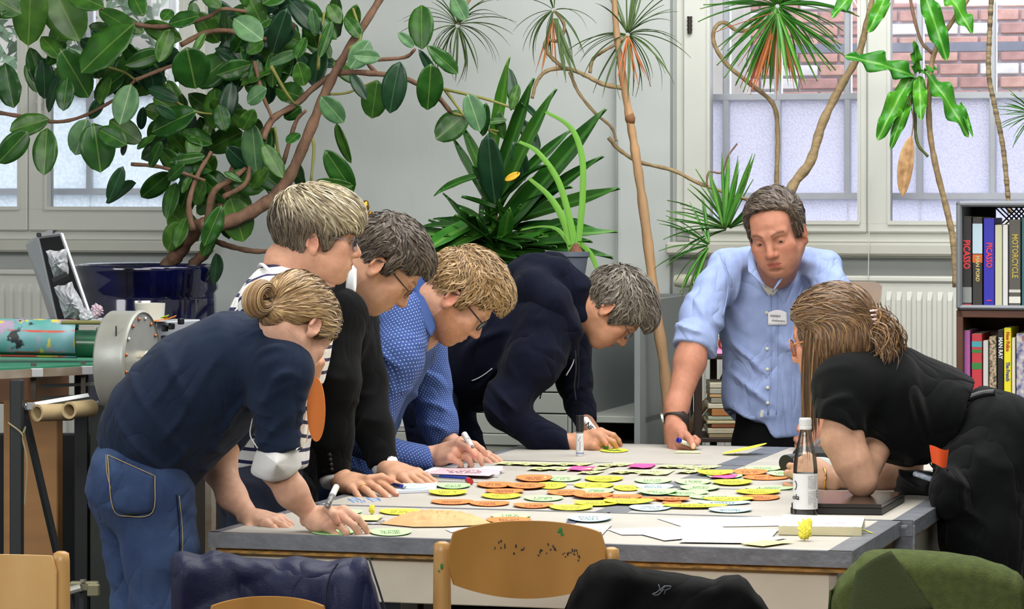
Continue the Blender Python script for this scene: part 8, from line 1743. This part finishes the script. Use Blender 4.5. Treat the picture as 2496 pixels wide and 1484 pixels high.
for (x, y) in ((95, 572), (135, 566)): q = MB(); q.box(P(x, y, 9.62), (.014, .012, .012), None, .002); q.build('latch', M_bp, ca)
M_bag = mat('clear_plastic_bag', '#c4c8ce', .25, alpha=.75, bump=.8, bscale=30, spec=.7, var=.25, vscale=25)
for pts, nm in (([(112, 612), (162, 608), (168, 666), (132, 680)], 'bag'), ([(132, 700), (175, 688), (205, 745), (220, 775), (158, 778)], 'bag')):
    q = MB(); pp = [P(x, y, 9.50-.0*y) for x, y in pts]; c_ = sum(pp, Vector())/len(pp); n_ = len(pp); vs = []; R3 = 4
    vs.append(c_+Vector((0, -.05, 0))); fs = []; ns = n_*5
    for r in range(1, R3+1):
        for a in range(ns): i = a//5; t = (a % 5)/5; e = pp[i].lerp(pp[(i+1) % n_], t); vs.append(c_.lerp(e, r/R3)+Vector((0, -.05*(1-(r/R3)**2)-.006*math.sin(a*3.1+r*2), .003*math.sin(a*1.7))))
    for a in range(ns): fs.append((0, 1+a, 1+(a+1) % ns))
    for r in range(R3-1):
        for a in range(ns): o = 1+r*ns; fs.append((o+a, o+ns+a, o+ns+(a+1) % ns, o+(a+1) % ns))
    q.add(vs, fs); q.build('plastic_bag', M_bag, ca)
q = MB(); q.tube([P(130, 688, 9.44), P(166, 672, 9.44)], .012, 4, flat=.3); q.build('strap', M_lin, ca)
q = MB(); q.box(Vector((P(150, 0, 9.75).x, 9.75, P(0, 800, 9.75).z)), (.30, .34, .05), None, .004); q.build('case_base', M_cs, ca)
crumple('plastic_wrap', P(212, 782, 9.3), .022, M_bag, 'crumpled clear plastic wrap at the foot of the case lid', 1.3, .8, 4); crumple('plastic_wrap', P(238, 778, 9.3), .016, mat('pinkish_wrap', '#b9a3ae', .3, alpha=.85), 'smaller pinkish plastic wrap beside the steel wheel', 1.2, 1.0, 6)
q = MB(); q.rbox(U_(-120, 9.3), U_(520, 9.3), 9.25, 9.75, P(0, 812, 9.6).z-.035, P(0, 812, 9.6).z-.005, .004); q.rbox(U_(-110, 9.3), U_(-95, 9.3), 9.3, 9.34, 0, 1.1); q.rbox(U_(500, 9.3), U_(515, 9.3), 9.3, 9.34, 0, 1.1); tag(q.build('rear_bench', M_brd), 'worn wooden rear bench carrying the aluminium cases', 'bench')
c2 = thing('tool_case', 'small aluminium case with black corners under orange papers behind the wheel', 'case', P(405, 815, 9.35)); q = MB(); q.box(P(405, 808, 9.38), (.095, .22, .065), Matrix.Rotation(-.5, 3, 'Z'), .004); q.build('case_shell', M_cs, c2)
for (x, y) in ((372, 790), (402, 800), (418, 795), (441, 783), (441, 812), (400, 825)): q = MB(); q.box(P(x, y, 9.24), (.014, .02, .018), Matrix.Rotation(-.5, 3, 'Z'), .003); q.build('corner_fitting', M_bp, c2)
q = MB(); q.lathe([(.0001, 0), (.040, 0), (.044, .055), (.041, .055), (.038, .006), (.0001, .006)], P(366, 785, 9.4), None, 30); tag(q.build('paper_cup', mat('cream_tub', '#bfbdb2', .5), angle=40), 'cream coloured round tub behind the steel wheel', 'tub')
q = MB(); q.prism([P(368, 785, 9.15), P(410, 778, 9.15), P(430, 770, 9.25), P(425, 777, 9.3), P(375, 783, 9.3)][::-1], Zx*.003); tag(q.build('orange_paper', mat('orange_paper', '#e8862c', .8)), 'bent orange paper lying on the small aluminium case', 'paper')
q = MB(); q.prism([P(390, 775, 9.2), P(412, 768, 9.2), P(406, 776, 9.3)], Zx*.002); tag(q.build('green_paper', mat('lime_paper', '#8fcc3a', .8)), 'tip of lime green paper above the orange paper', 'paper')
# ---- wooden chairs in the foreground
def wood_mat(name, c1, c2, stretch=(1.5, 1.5, 14), rough=.38, spots=None):
    m = mat(name, c1, rough, col2=c2, vscale=2.4, stretch=stretch, detail=8, spec=.5, bump=.03, bscale=20); return m
M_wd = wood_mat('honey_beech_plywood', '#a8793c', '#966a30', (3, 3, 1.2)); M_wl = wood_mat('pale_beech', '#b58d56', '#a57c46', (8, 8, 1))
def chair(name, label, px0, px1, ytop, ybot, d, posts, yaw=0, curve=.03, arch=28, group='wooden school chairs', seat=True):
    root = thing(name, label, 'chair', Vector((P((px0+px1)/2, 0, d).x, d, 0)), group); cx = (px0+px1)/2; W = (px1-px0)*d/F; zt, zb_ = P(0, ytop, d).z, P(0, ybot, d).z; R = Matrix.Rotation(yaw, 3, 'Z'); c = Vector((P(cx, 0, d).x, d, 0)); q = MB()
    def fn(u, v):
        s = u*2-1; x = s*W/2; top = zt-arch*d/F*(abs(s)**2.4)-(.030 if abs(s) > .93 else 0)*((abs(s)-.93)/.07)**2; bot = zb_+(-.0+.035*(abs(s)**2))+(.03 if abs(s) > .93 else 0)*((abs(s)-.93)/.07)**2
        return c+R@Vector((x, curve*(1-s*s)*-1*-1, 0))+Vector((0, 0, bot+(top-bot)*v))
    q.shell(fn, 32, 10, .010); bk = q.build('backrest', M_wd, root, angle=50)
    for (ppx, pyt) in posts:
        x = (ppx-cx)*d/F; zt_ = P(0, pyt, d).z; q = MB(); pp = [c+R@Vector((x, .020, 0))+Vector((0, 0, z)) for z in (0, .3, .45, zt_-.02, zt_-.004, zt_)]; q.tube(pp, [.019, .021, .021, .0175, .016, .008], 14); q.build('back_post', M_wl, root, smooth=True)
        q = MB(); q.tube([c+R@Vector((x*.95, -.40*-1, 0))+Vector((0, 0, 0)), c+R@Vector((x*.95, .38, 0))+Vector((0, 0, .44))], .018, 12); q.build('front_leg', M_wl, root, smooth=True)
    if seat: q = MB(); q.shell(lambda u, v: c+R@Vector(((u*2-1)*W*.48, .02+.40*v, 0))+Vector((0, 0, .445-.012*math.sin(v*PI))), 10, 8, .012); q.build('seat', M_wd, root, angle=50)
    return root, bk, c
ch1 = chair('wooden_chair', 'wooden school chair with black paint specks, in front of the table centre', 1092, 1478, 1272, 1462, 6.6, [(1077, 1322), (1490, 1336)])
rs_ = random.Random(6); 
def specks(spots, d, parent, m, name='paint_specks', off=.030):
    q = MB()
    for (x, y, w_, h_) in spots: 
        p = P(x, y, d); k = d/F; q.lathe([(.0001, .0009), (.8*k, .0007), (k, 0)], p, Matrix.Rotation(PI/2, 3, 'X'), 7, w_, h_)
    o = q.build(name, m, parent); o['kind'] = 'stuff'; return o
bk = []
for (cx_, cy_, n_) in ((1217, 1328, 7), (1266, 1338, 5), (1322, 1342, 6), (1345, 1338, 5), (1392, 1346, 11), (1402, 1352, 5)):
    for k in range(n_): bk.append((cx_+rs_.gauss(0, 9), cy_+rs_.gauss(0, 6), rs_.uniform(.8, 2.6), rs_.uniform(1.5, 5)))
def sp_d(x): s = (x-1285)/193; return 6.6+.03*(1-s*s)-.012
q = MB(); k_ = 6.6/F
for (x, y, w_, h_) in bk: q.lathe([(.0001, .0008), (.8*k_, .0006), (k_, -.002)], P(x, y, sp_d(x)), Matrix.Rotation(PI/2, 3, 'X'), 7, w_, h_)
o_ = q.build('black_paint_specks', mat('black_paint', '#26262a', .6), ch1[1]); o_['kind'] = 'stuff'
q = MB()
for (x, y, w_, h_) in ((1366, 1292, 5, 7), (1370, 1302, 4, 5), (1361, 1296, 3, 3)): q.lathe([(.0001, .0008), (.8*k_, .0006), (k_, -.002)], P(x, y, sp_d(x)), Matrix.Rotation(PI/2, 3, 'X'), 9, w_, h_)
q.build('green_paint_stain', mat('green_paint', '#1f7a3c', .4), ch1[1])['kind'] = 'stuff'
q = MB()
for (x, y, w_, h_) in ((1076, 1380, 3.5, 8), (1069, 1391, 2, 3)): q.lathe([(.0001, .0008), (.8*k_, .0006), (k_, -.002)], P(x, y, 6.598), Matrix.Rotation(PI/2, 3, 'X'), 9, w_, h_)
q.build('green_paint_stain', mat('green_paint', '#1f7a3c', .4), ch1[0])['kind'] = 'stuff'
ch2 = chair('wooden_chair', 'pale wooden chair cut off by the left picture edge', -250, 140, 1352, 1560, 6.6, [(146, 1346), (-262, 1346)], arch=2, curve=.015); ch2[1].data.materials[0] = wood_mat('light_beech_plywood', '#c9a36c', '#bd955c', (3, 3, 1.2)); ch2[0]['label'] = 'pale wooden chair with square shouldered back near the black press leg'
ch3 = chair('wooden_chair', 'wooden chair under the navy rain jacket', 505, 800, 1457, 1620, 6.46, [(490, 1510), (812, 1510)], arch=22, seat=False)
ch4 = chair('wooden_chair', 'wooden chair hidden under the black softshell jacket', 1440, 1810, 1420, 1600, 6.55, [(1425, 1450), (1825, 1450)]); ch5 = chair('wooden_chair', 'wooden chair hidden under the olive green coat', 2120, 2440, 1400, 1600, 6.45, [(2105, 1420), (2455, 1420)])
def draped(name, label, outline, d, m, depth=.10, hfn=None, n=46, m_rows=20, parts=None, ybot=1640):
    """coat thrown over a chair back: front sheet following the outline, rounded over the top, back sheet behind"""
    root = thing(name, label, 'jacket', P(outline[len(outline)//2][0], 1500, d)); xs = [o[0] for o in outline]; x0, x1 = xs[0], xs[-1]
    def top(x):
        for (a, ya), (b2, yb) in zip(outline[:-1], outline[1:]):
            if a <= x <= b2: t = (x-a)/(b2-a+1e-9); t = t*t*(3-2*t)*.5+t*.5; return ya+(yb-ya)*t
        return outline[-1][1]
    def fn(u, v):
        x = x0+(x1-x0)*u; yt = top(x)
        if v < .5:  # front, bottom -> top
            t = v/.5; y = ybot+(yt-ybot)*t; off = 0; dd = d
            rnd = max(0, (t-.82)/.18); dd = d+depth*.5*rnd*rnd; y += 0
        else: t = (v-.5)/.5; y = yt+(ybot-yt)*t*.6; dd = d+depth*(.5+.5*min(1, t*4))
        h_ = hfn(x, y, t) if hfn and v < .5 else 0
        ed = min(u, 1-u)/.06; dd2 = dd+(depth*.5*(1-min(1, ed))**2 if v < .5 else 0)
        return P(x, y, dd2-h_*(1 if v < .48 else 0))
    q = MB(); q.shell(fn, n*2, m_rows*2, -.004); o = q.build('shell', m, root, smooth=True); return root, o, top
M_rain = mat('navy_rain_fabric', '#1a2040', .6, var=.3, vscale=5, bump=.15, bscale=200, wrinkle=.45, wsc=7, spec=.3)
def hf1(x, y, t):
    import math as m_
    r = .026*abs(m_.sin((x-y*.9)/95.0+1.0))**.7+.022*abs(m_.sin((x*.5+y*1.1)/85.0))**.8+.004*m_.sin(x/23.0+y/70.0); return r
j1 = draped('rain_jacket', 'navy blue rain jacket thrown over a wooden chair at lower left', [(418, 1362), (424, 1346), (445, 1342), (490, 1352), (520, 1340), (560, 1348), (600, 1358), (680, 1362), (720, 1354), (800, 1368), (840, 1360), (885, 1356), (893, 1362), (912, 1420), (930, 1484), (950, 1560)], 6.55, M_rain, .10, hf1, 60, 22)
q = MB(); q.tube(spl([P(900, 1362, 6.50), P(912, 1400, 6.49), P(925, 1440, 6.49), P(940, 1490, 6.49)], 8), .0022, 5); q.tube(spl([P(824, 1372, 6.5), P(806, 1400, 6.49), P(795, 1440, 6.49), P(792, 1490, 6.49)], 8), .0022, 5); q.build('zip_seam', mat('dark_navy_piping', '#10142c', .6), j1[0], smooth=True)['kind'] = 'stuff'
M_soft = mat('black_softshell', '#0a0b0d', .85, spec=.15, var=.2, vscale=8, bump=.2, bscale=300, wrinkle=.3, wsc=6)
def hf2(x, y, t): return .028*max(0, math.sin((x-1400)/62.0+y/170.0+.5))**2+.016*max(0, math.sin((x+y*.7)/55.0))**2+.006*math.sin(x/23.0)
j2 = draped('softshell_jacket', 'black softshell jacket with stitched emblem over the chair at lower centre right', [(1372, 1490), (1395, 1440), (1412, 1405), (1440, 1375), (1470, 1363), (1500, 1362), (1525, 1370), (1560, 1384), (1640, 1394), (1700, 1404), (1740, 1412), (1765, 1402), (1800, 1400), (1815, 1408), (1850, 1450), (1880, 1490), (1900, 1560)], 6.45, M_soft, .10, hf2, 60, 22)
q = MB(); em = [[(1605, 1424), (1608, 1432), (1606, 1438), (1612, 1440), (1622, 1428), (1634, 1428), (1634, 1434), (1622, 1438), (1619, 1448)], [(1637, 1430), (1620, 1428), (1600, 1444), (1590, 1448), (1594, 1450), (1604, 1450), (1618, 1436)]]
for e in em: q.tube([P(x, y, 6.405) for x, y in e], .0011, 4)
q.build('emblem', mat('grey_thread', '#5a5e66', .7), j2[0], smooth=True)['kind'] = 'stuff'
M_olive = mat('olive_wool', '#505b33', .95, spec=.1, var=.12, vscale=60, bump=.3, bscale=250, col2='#465030', wrinkle=.12, wsc=4)
def hf3(x, y, t): return .010*math.sin((x-2200)/150.0)+.030*math.exp(-((x-(2440-(y-1340)*-.1))/60.0)**2)*0+.012*max(0, math.sin((x-y*.4)/120.0))
j3 = draped('wool_coat', 'olive green wool coat over the chair at lower right', [(2022, 1500), (2026, 1440), (2048, 1405), (2080, 1372), (2108, 1345), (2130, 1339), (2180, 1337), (2240, 1340), (2300, 1344), (2370, 1354), (2440, 1374), (2478, 1392), (2492, 1405), (2510, 1460), (2515, 1540)], 6.35, M_olive, .12, hf3, 60, 20)
q = MB(); q.shell(lambda u, v: P(2068+(2172-2068)*u+ (v*(2268-2172) if u > 0 else 0)*u -v*18*(1-u), 1345+v*150+ (1-u)*60*(1-v), 6.330-.006), 10, 12, -.003); 
pl_ = MB(); A_, B_, C_, D_ = (2170, 1342), (2275, 1486), (2062, 1500), (2088, 1392)
pl_.shell(lambda u, v: P((D_[0]+(A_[0]-D_[0])*u)*(1-v)+(C_[0]+(B_[0]-C_[0])*u)*v, (D_[1]+(A_[1]-D_[1])*u-6*math.sin(u*PI))*(1-v)+(C_[1]+(B_[1]-C_[1])*u)*v, 6.330-.010*math.sin(u*PI)), 12, 12, -.003)
pl_.build('lapel', mat('dark_olive_wool', '#3b4527', .95, bump=.3, bscale=250), j3[0], smooth=True)
# black boxes added to darken the space under the tables
for k, (u0, u1, v0, v1, h_, nm, lb, col) in enumerate(((-2.45, -1.95, 7.75, 8.3, .50, 'dark_filler', 'black filler box added to darken the space under the left half of the tables', '#101012'), (-1.85, -1.35, 7.7, 8.2, .44, 'dark_filler', 'dark filler box added to deepen the shade under the right half of tables', '#15110f'), (-2.55, -1.3, 8.9, 9.3, .60, 'dark_filler', 'long black filler box added far back to darken the space under the tables', '#0e0f12'))):
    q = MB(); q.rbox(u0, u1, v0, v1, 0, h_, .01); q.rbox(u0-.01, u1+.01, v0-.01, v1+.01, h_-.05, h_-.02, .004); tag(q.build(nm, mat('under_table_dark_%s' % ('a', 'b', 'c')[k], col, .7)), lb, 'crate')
# ---- bookshelf with crate at right
SV = 10.35
def SU(px): return UVof(PV(px, 700, SV))[0]
def SZ(py): return PV(2400, py, SV).z
sh = thing('bookcase', 'brown wooden bookcase below the grey plastic crate at right', 'bookcase', UV(SU(2420), SV, 0)); M_bw = mat('brown_veneer', '#53301f', .5, var=.2, vscale=4, stretch=(1, 1, 6), col2='#4c2a1c')
su0, su1 = SU(2331), SU(2620); z1 = SZ(756)
for (n_, a) in (('side_panel', (su0, su0+.022, SV, SV+.30, 0, z1)), ('side_panel', (su1-.022, su1, SV, SV+.30, 0, z1)), ('top_board', (su0, su1, SV, SV+.30, z1-.024, z1)), ('back_panel', (su0, su1, SV+.285, SV+.30, 0, z1)), ('shelf_board', (su0+.022, su1-.022, SV, SV+.285, SZ(1012)-.022, SZ(1012))), ('shelf_board', (su0+.022, su1-.022, SV, SV+.285, .35, .37))): MB().rbox(*a, .002).build(n_, M_bw, sh)
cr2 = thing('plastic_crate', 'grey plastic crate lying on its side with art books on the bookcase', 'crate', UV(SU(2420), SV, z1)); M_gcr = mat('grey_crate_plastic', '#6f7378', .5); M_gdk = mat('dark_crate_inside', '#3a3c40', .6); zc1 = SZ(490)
q = MB()
for a in ((su0, su0+.018, SV-.01, SV+.27, z1+.001, zc1), (su0, su1, SV-.01, SV+.27, zc1-.018, zc1), (su0, su1, SV-.01, SV+.27, z1+.001, z1+.016), (su1-.018, su1, SV-.01, SV+.27, z1+.001, zc1)): q.rbox(*a, .006)
q.build('crate_shell', M_gcr, cr2)
q = MB(); bz0, bz1 = SZ(560), SZ(508)
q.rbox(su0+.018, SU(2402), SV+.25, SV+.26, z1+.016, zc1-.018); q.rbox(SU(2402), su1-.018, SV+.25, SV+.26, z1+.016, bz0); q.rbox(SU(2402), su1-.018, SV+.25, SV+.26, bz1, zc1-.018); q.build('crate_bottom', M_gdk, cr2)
q = MB(); uu = SU(2402)
while uu < SU(2500):
    for (s, z_) in ((1, 0), (-1, 0)):
        q.tube([UV(uu, SV+.255, bz0 if s > 0 else bz1), UV(uu+.07, SV+.255, bz1 if s > 0 else bz0)], .0025, 4)
    uu += .016
o_ = q.build('lattice', M_gdk, cr2); o_['kind'] = 'stuff'
def book(px0, px1, ytop, ybot, V, col, label, texts=(), bands=(), tilt=0, grp='books', name='book', thk=.20, mat_kw=None):
    u0, u1 = UVof(PV(px0, 700, V))[0]+.0006, UVof(PV(px1, 700, V))[0]-.0006; zt_, zb_ = PV(2400, ytop, V).z, PV(2400, ybot, V).z
    root = thing(name, label, 'book', UV((u0+u1)/2, V, zb_), grp); kw = mat_kw or {}
    mm = mat('book_cover_'+label.split()[0]+label.split()[1]+str(px0), col, .45, **kw); MB().rbox(u0, u1, V, V+thk, zb_, zt_, .0015).build('cover', mm, root)
    MB().rbox(u0+.002, u1-.002, V+.004, V+thk+.001, zb_+.003, zt_+.0003).build('page_block', M_pages, root)
    for (a, b2, c) in bands: MB().rbox(u0+.0002, u1-.0002, V-.0006, V+.0005, PV(2400, b2, V).z, PV(2400, a, V).z).build('spine_band', mat('band_'+c[1:], c, .5), root)
    for (s, yc, size, c, kx) in texts: text_mesh(s, size, PV((px0+px1)/2, yc, V)+Vector((0, -.0012, 0)), (0, 0, -1), Ux, mat('ink_'+c[1:], c, .5), 'spine_lettering', root, sx=kx, bold=.0005)
    return root
B1, yb = SV+.02, 746
book(2342, 2369, 528, yb, B1, '#17171a', 'black art book with red lettering, leftmost in the grey crate', [('PICASSO', 620, .030, '#e0303a', .80)], [(700, 738, '#7f8483'), (741, 746, '#b02a35')])
book(2370, 2395, 530, yb, B1, '#2a2725', 'dark book with pale blue top half and orange figure in grey crate', [('MAN FORD', 655, .016, '#b5a86a', 1.0)], [(545, 618, '#a9c0cf'), (620, 640, '#c05a2a')])
book(2397, 2424, 532, yb, B1, '#23209c', 'bright blue art book with red lettering in the grey crate', [('PICASSO', 622, .026, '#e0303a', .80), ('I', 732, .02, '#e0303a', 1)])
book(2425, 2443, 548, yb, B1, '#b5b59a', 'beige green book between blue book and white book in the crate')
book(2444, 2457, 548, yb, B1, '#c6c6c6', 'slim white book left of the grey lettered book in crate')
book(2459, 2488, 536, yb, B1, '#4b4a44', 'thick dark grey book with yellow lettering in the grey crate', [('MOTORCYCLE', 624, .0265, '#a8963a', .80)], [(705, 712, '#b9b9b2'), (722, 738, '#c9c9c0')])
book(2490, 2520, 530, yb, B1, '#2d5a63', 'teal book cut off at right end of the grey crate')
B2, yb = SV+.03, 1012
book(2348, 2365, 806, yb, B2, '#a85aa0', 'purple pink book leftmost on the brown shelf')
book(2368, 2394, 814, yb, B2, '#b8323c', 'red book with teal and green shapes on the brown shelf', [], [(832, 846, '#3f9aa5'), (852, 860, '#2f7a3a'), (884, 900, '#2f7a3a')])
book(2396, 2409, 830, yb, B2, '#c2c2c0', 'slim white book right of the red one on brown shelf')
book(2411, 2429, 820, yb, B2, '#c9b494', 'cream book with black squiggle pattern on brown shelf', mat_kw=dict(col2='#2a2622', vscale=120))
book(2431, 2446, 804, yb, B2, '#17171a', 'black book with white lettering on the brown shelf', [('MAN RAY', 848, .0185, '#d9d9d9', .85)])
book(2447, 2465, 798, yb, B2, '#e0d41f', 'bright yellow book with red and blue script on brown shelf', [('New Police', 832, .0165, '#c0392b', .8), ('The French', 905, .0165, '#3a4a9a', .8)])
book(2466, 2475, 822, yb, B2, '#d5d0b5', 'very slim cream book right of the yellow one')
book(2477, 2510, 812, yb, B2, '#cfc8c4', 'wide pale book with dark blue wave pattern at right end of shelf', [('HO', 825, .011, '#b06a6a', 1)], mat_kw=dict(col2='#4b4f8a', vscale=45))
# ---- small side shelf with magazines behind the blue shirt man
ss = thing('side_shelf', 'dark brown slatted side shelf behind the rolled blue sleeve', 'shelf', P(1760, 1080, 10.9)); M_dk = mat('dark_brown_wood', '#2c1d15', .6, var=.2, vscale=8); SD = 10.9
def bxp(x0, x1, y0, y1, d0_, d1_, b=.002):
    a, c = P(x0, y1, d0_), P(x1, y0, d0_); return MB().box(Vector(((a.x+c.x)/2, (d0_+d1_)/2, (a.z+c.z)/2)), (c.x-a.x, d1_-d0_, c.z-a.z), None, b)
bxp(1708, 1860, 866, 876, SD-.02, SD+.32).build('top_board', M_dk, ss); bxp(1700, 1860, 1068, 1078, SD-.02, SD+.32).build('lower_board', M_dk, ss)
for (x0, x1, dd) in ((1692, 1711, SD), (1731, 1747, SD+.26), (1843, 1860, SD)): a = P(x0, 0, dd); c = P(x1, 0, dd); MB().box(Vector(((a.x+c.x)/2, dd, .5)), (c.x-a.x, .03, 1.0), None, .002).build('leg', M_dk, ss)
bxp(1672, 1680, 950, 1090, SD+.2, SD+.22).build('leg', mat('reddish_wood', '#4a2418', .6), ss)
pk_ = P(1760, 866, SD); cu_ = MB(); cu_.box(P(1772, 858, SD+.1), (.17, .2, .022), None, .010); tag(cu_.build('pink_folder', mat('pink_felt', '#d884b0', .8)), 'pink folder lying on top of the dark side shelf', 'folder')
rg = MB(); pts = [P(x, y, SD+.02) for x, y in ((1757, 826), (1786, 824), (1790, 840), (1786, 852), (1768, 851), (1755, 845), (1754, 832), (1757, 826))]; rg.tube(spl(pts, 3), .0042, 8); rg.tube([P(1790, 832, SD+.02), P(1800, 840, SD+.1)], .003, 6); tag(rg.build('red_spectacles', mat('red_lacquer', '#8f2420', .3), smooth=True), 'red rimmed glasses standing on the pink folder', 'glasses')
bxp(1752, 1792, 818, 822, SD+.1, SD+.25).build('picture_ledge', M_frame, ss); 
MB().box(P(1770, 790, SD+.2), (.06, .05, .05), None, .004).build('white_box', M_wp, ss)
rs_ = random.Random(8); y = 1067; k = 0; cols = ['#8a7a5a', '#b0a890', '#7d4a2a', '#c0b48a', '#9aa08a', '#a8703c', '#c4bda6', '#8f8a7a', '#b89464', '#a8a596', '#c2bba4']
nm_ = ['lowest', 'second lowest', 'third from the bottom', 'fourth from the bottom', 'fifth from the bottom', 'sixth from the bottom', 'fifth from the top', 'fourth from the top', 'third from the top', 'second from the top', 'topmost']
for k in range(11):
    th = rs_.choice((9, 10, 12, 14, 13)) if k != 5 else 18; x0 = 1728+rs_.randint(-5, 8); q = bxp(x0, x0+118, y-th+1, y, SD+.0, SD+.22); q_o = q.build('old_book', mat('old_book_%d' % k, cols[k], .8, var=.15, vscale=30, stretch=(1, 1, 12))); tag(q_o, nm_[k]+' worn book of the lying stack on the side shelf', 'book', 'stack of old books'); y -= th
q = MB(); q.tube(spl([P(1668, 1110, 11.25), P(1700, 1010, 11.2), P(1745, 960, 11.2), P(1775, 900, 11.15), P(1772, 840, 11.15)], 6), [.016]*25, 7); q.tube(spl([P(1745, 955, 11.2), P(1768, 925, 11.2), P(1778, 915, 11.2)], 5), .006, 6); q.tube(spl([P(1672, 1100, 11.3), P(1690, 1060, 11.3), P(1735, 1000, 11.25)], 5), .014, 6); tag(q.build('gnarled_branch', M_cane, smooth=True), 'gnarled light brown branch growing up behind the side shelf', 'branch')
# grey-brown rounded board leaning at the radiator
q = MB(); o_ = [(2050, 700), (2070, 686), (2135, 687), (2150, 697), (2149, 715), (2118, 850), (2060, 850)]; q.prism([P(x, y, 10.7) for x, y in o_][::-1], Vector((0, .012, 0))); tag(q.build('rounded_board', mat('worn_chipboard', '#8f8076', .7, col2='#a8917c', vscale=9)), 'brown rounded board leaning in front of the right radiator', 'board')
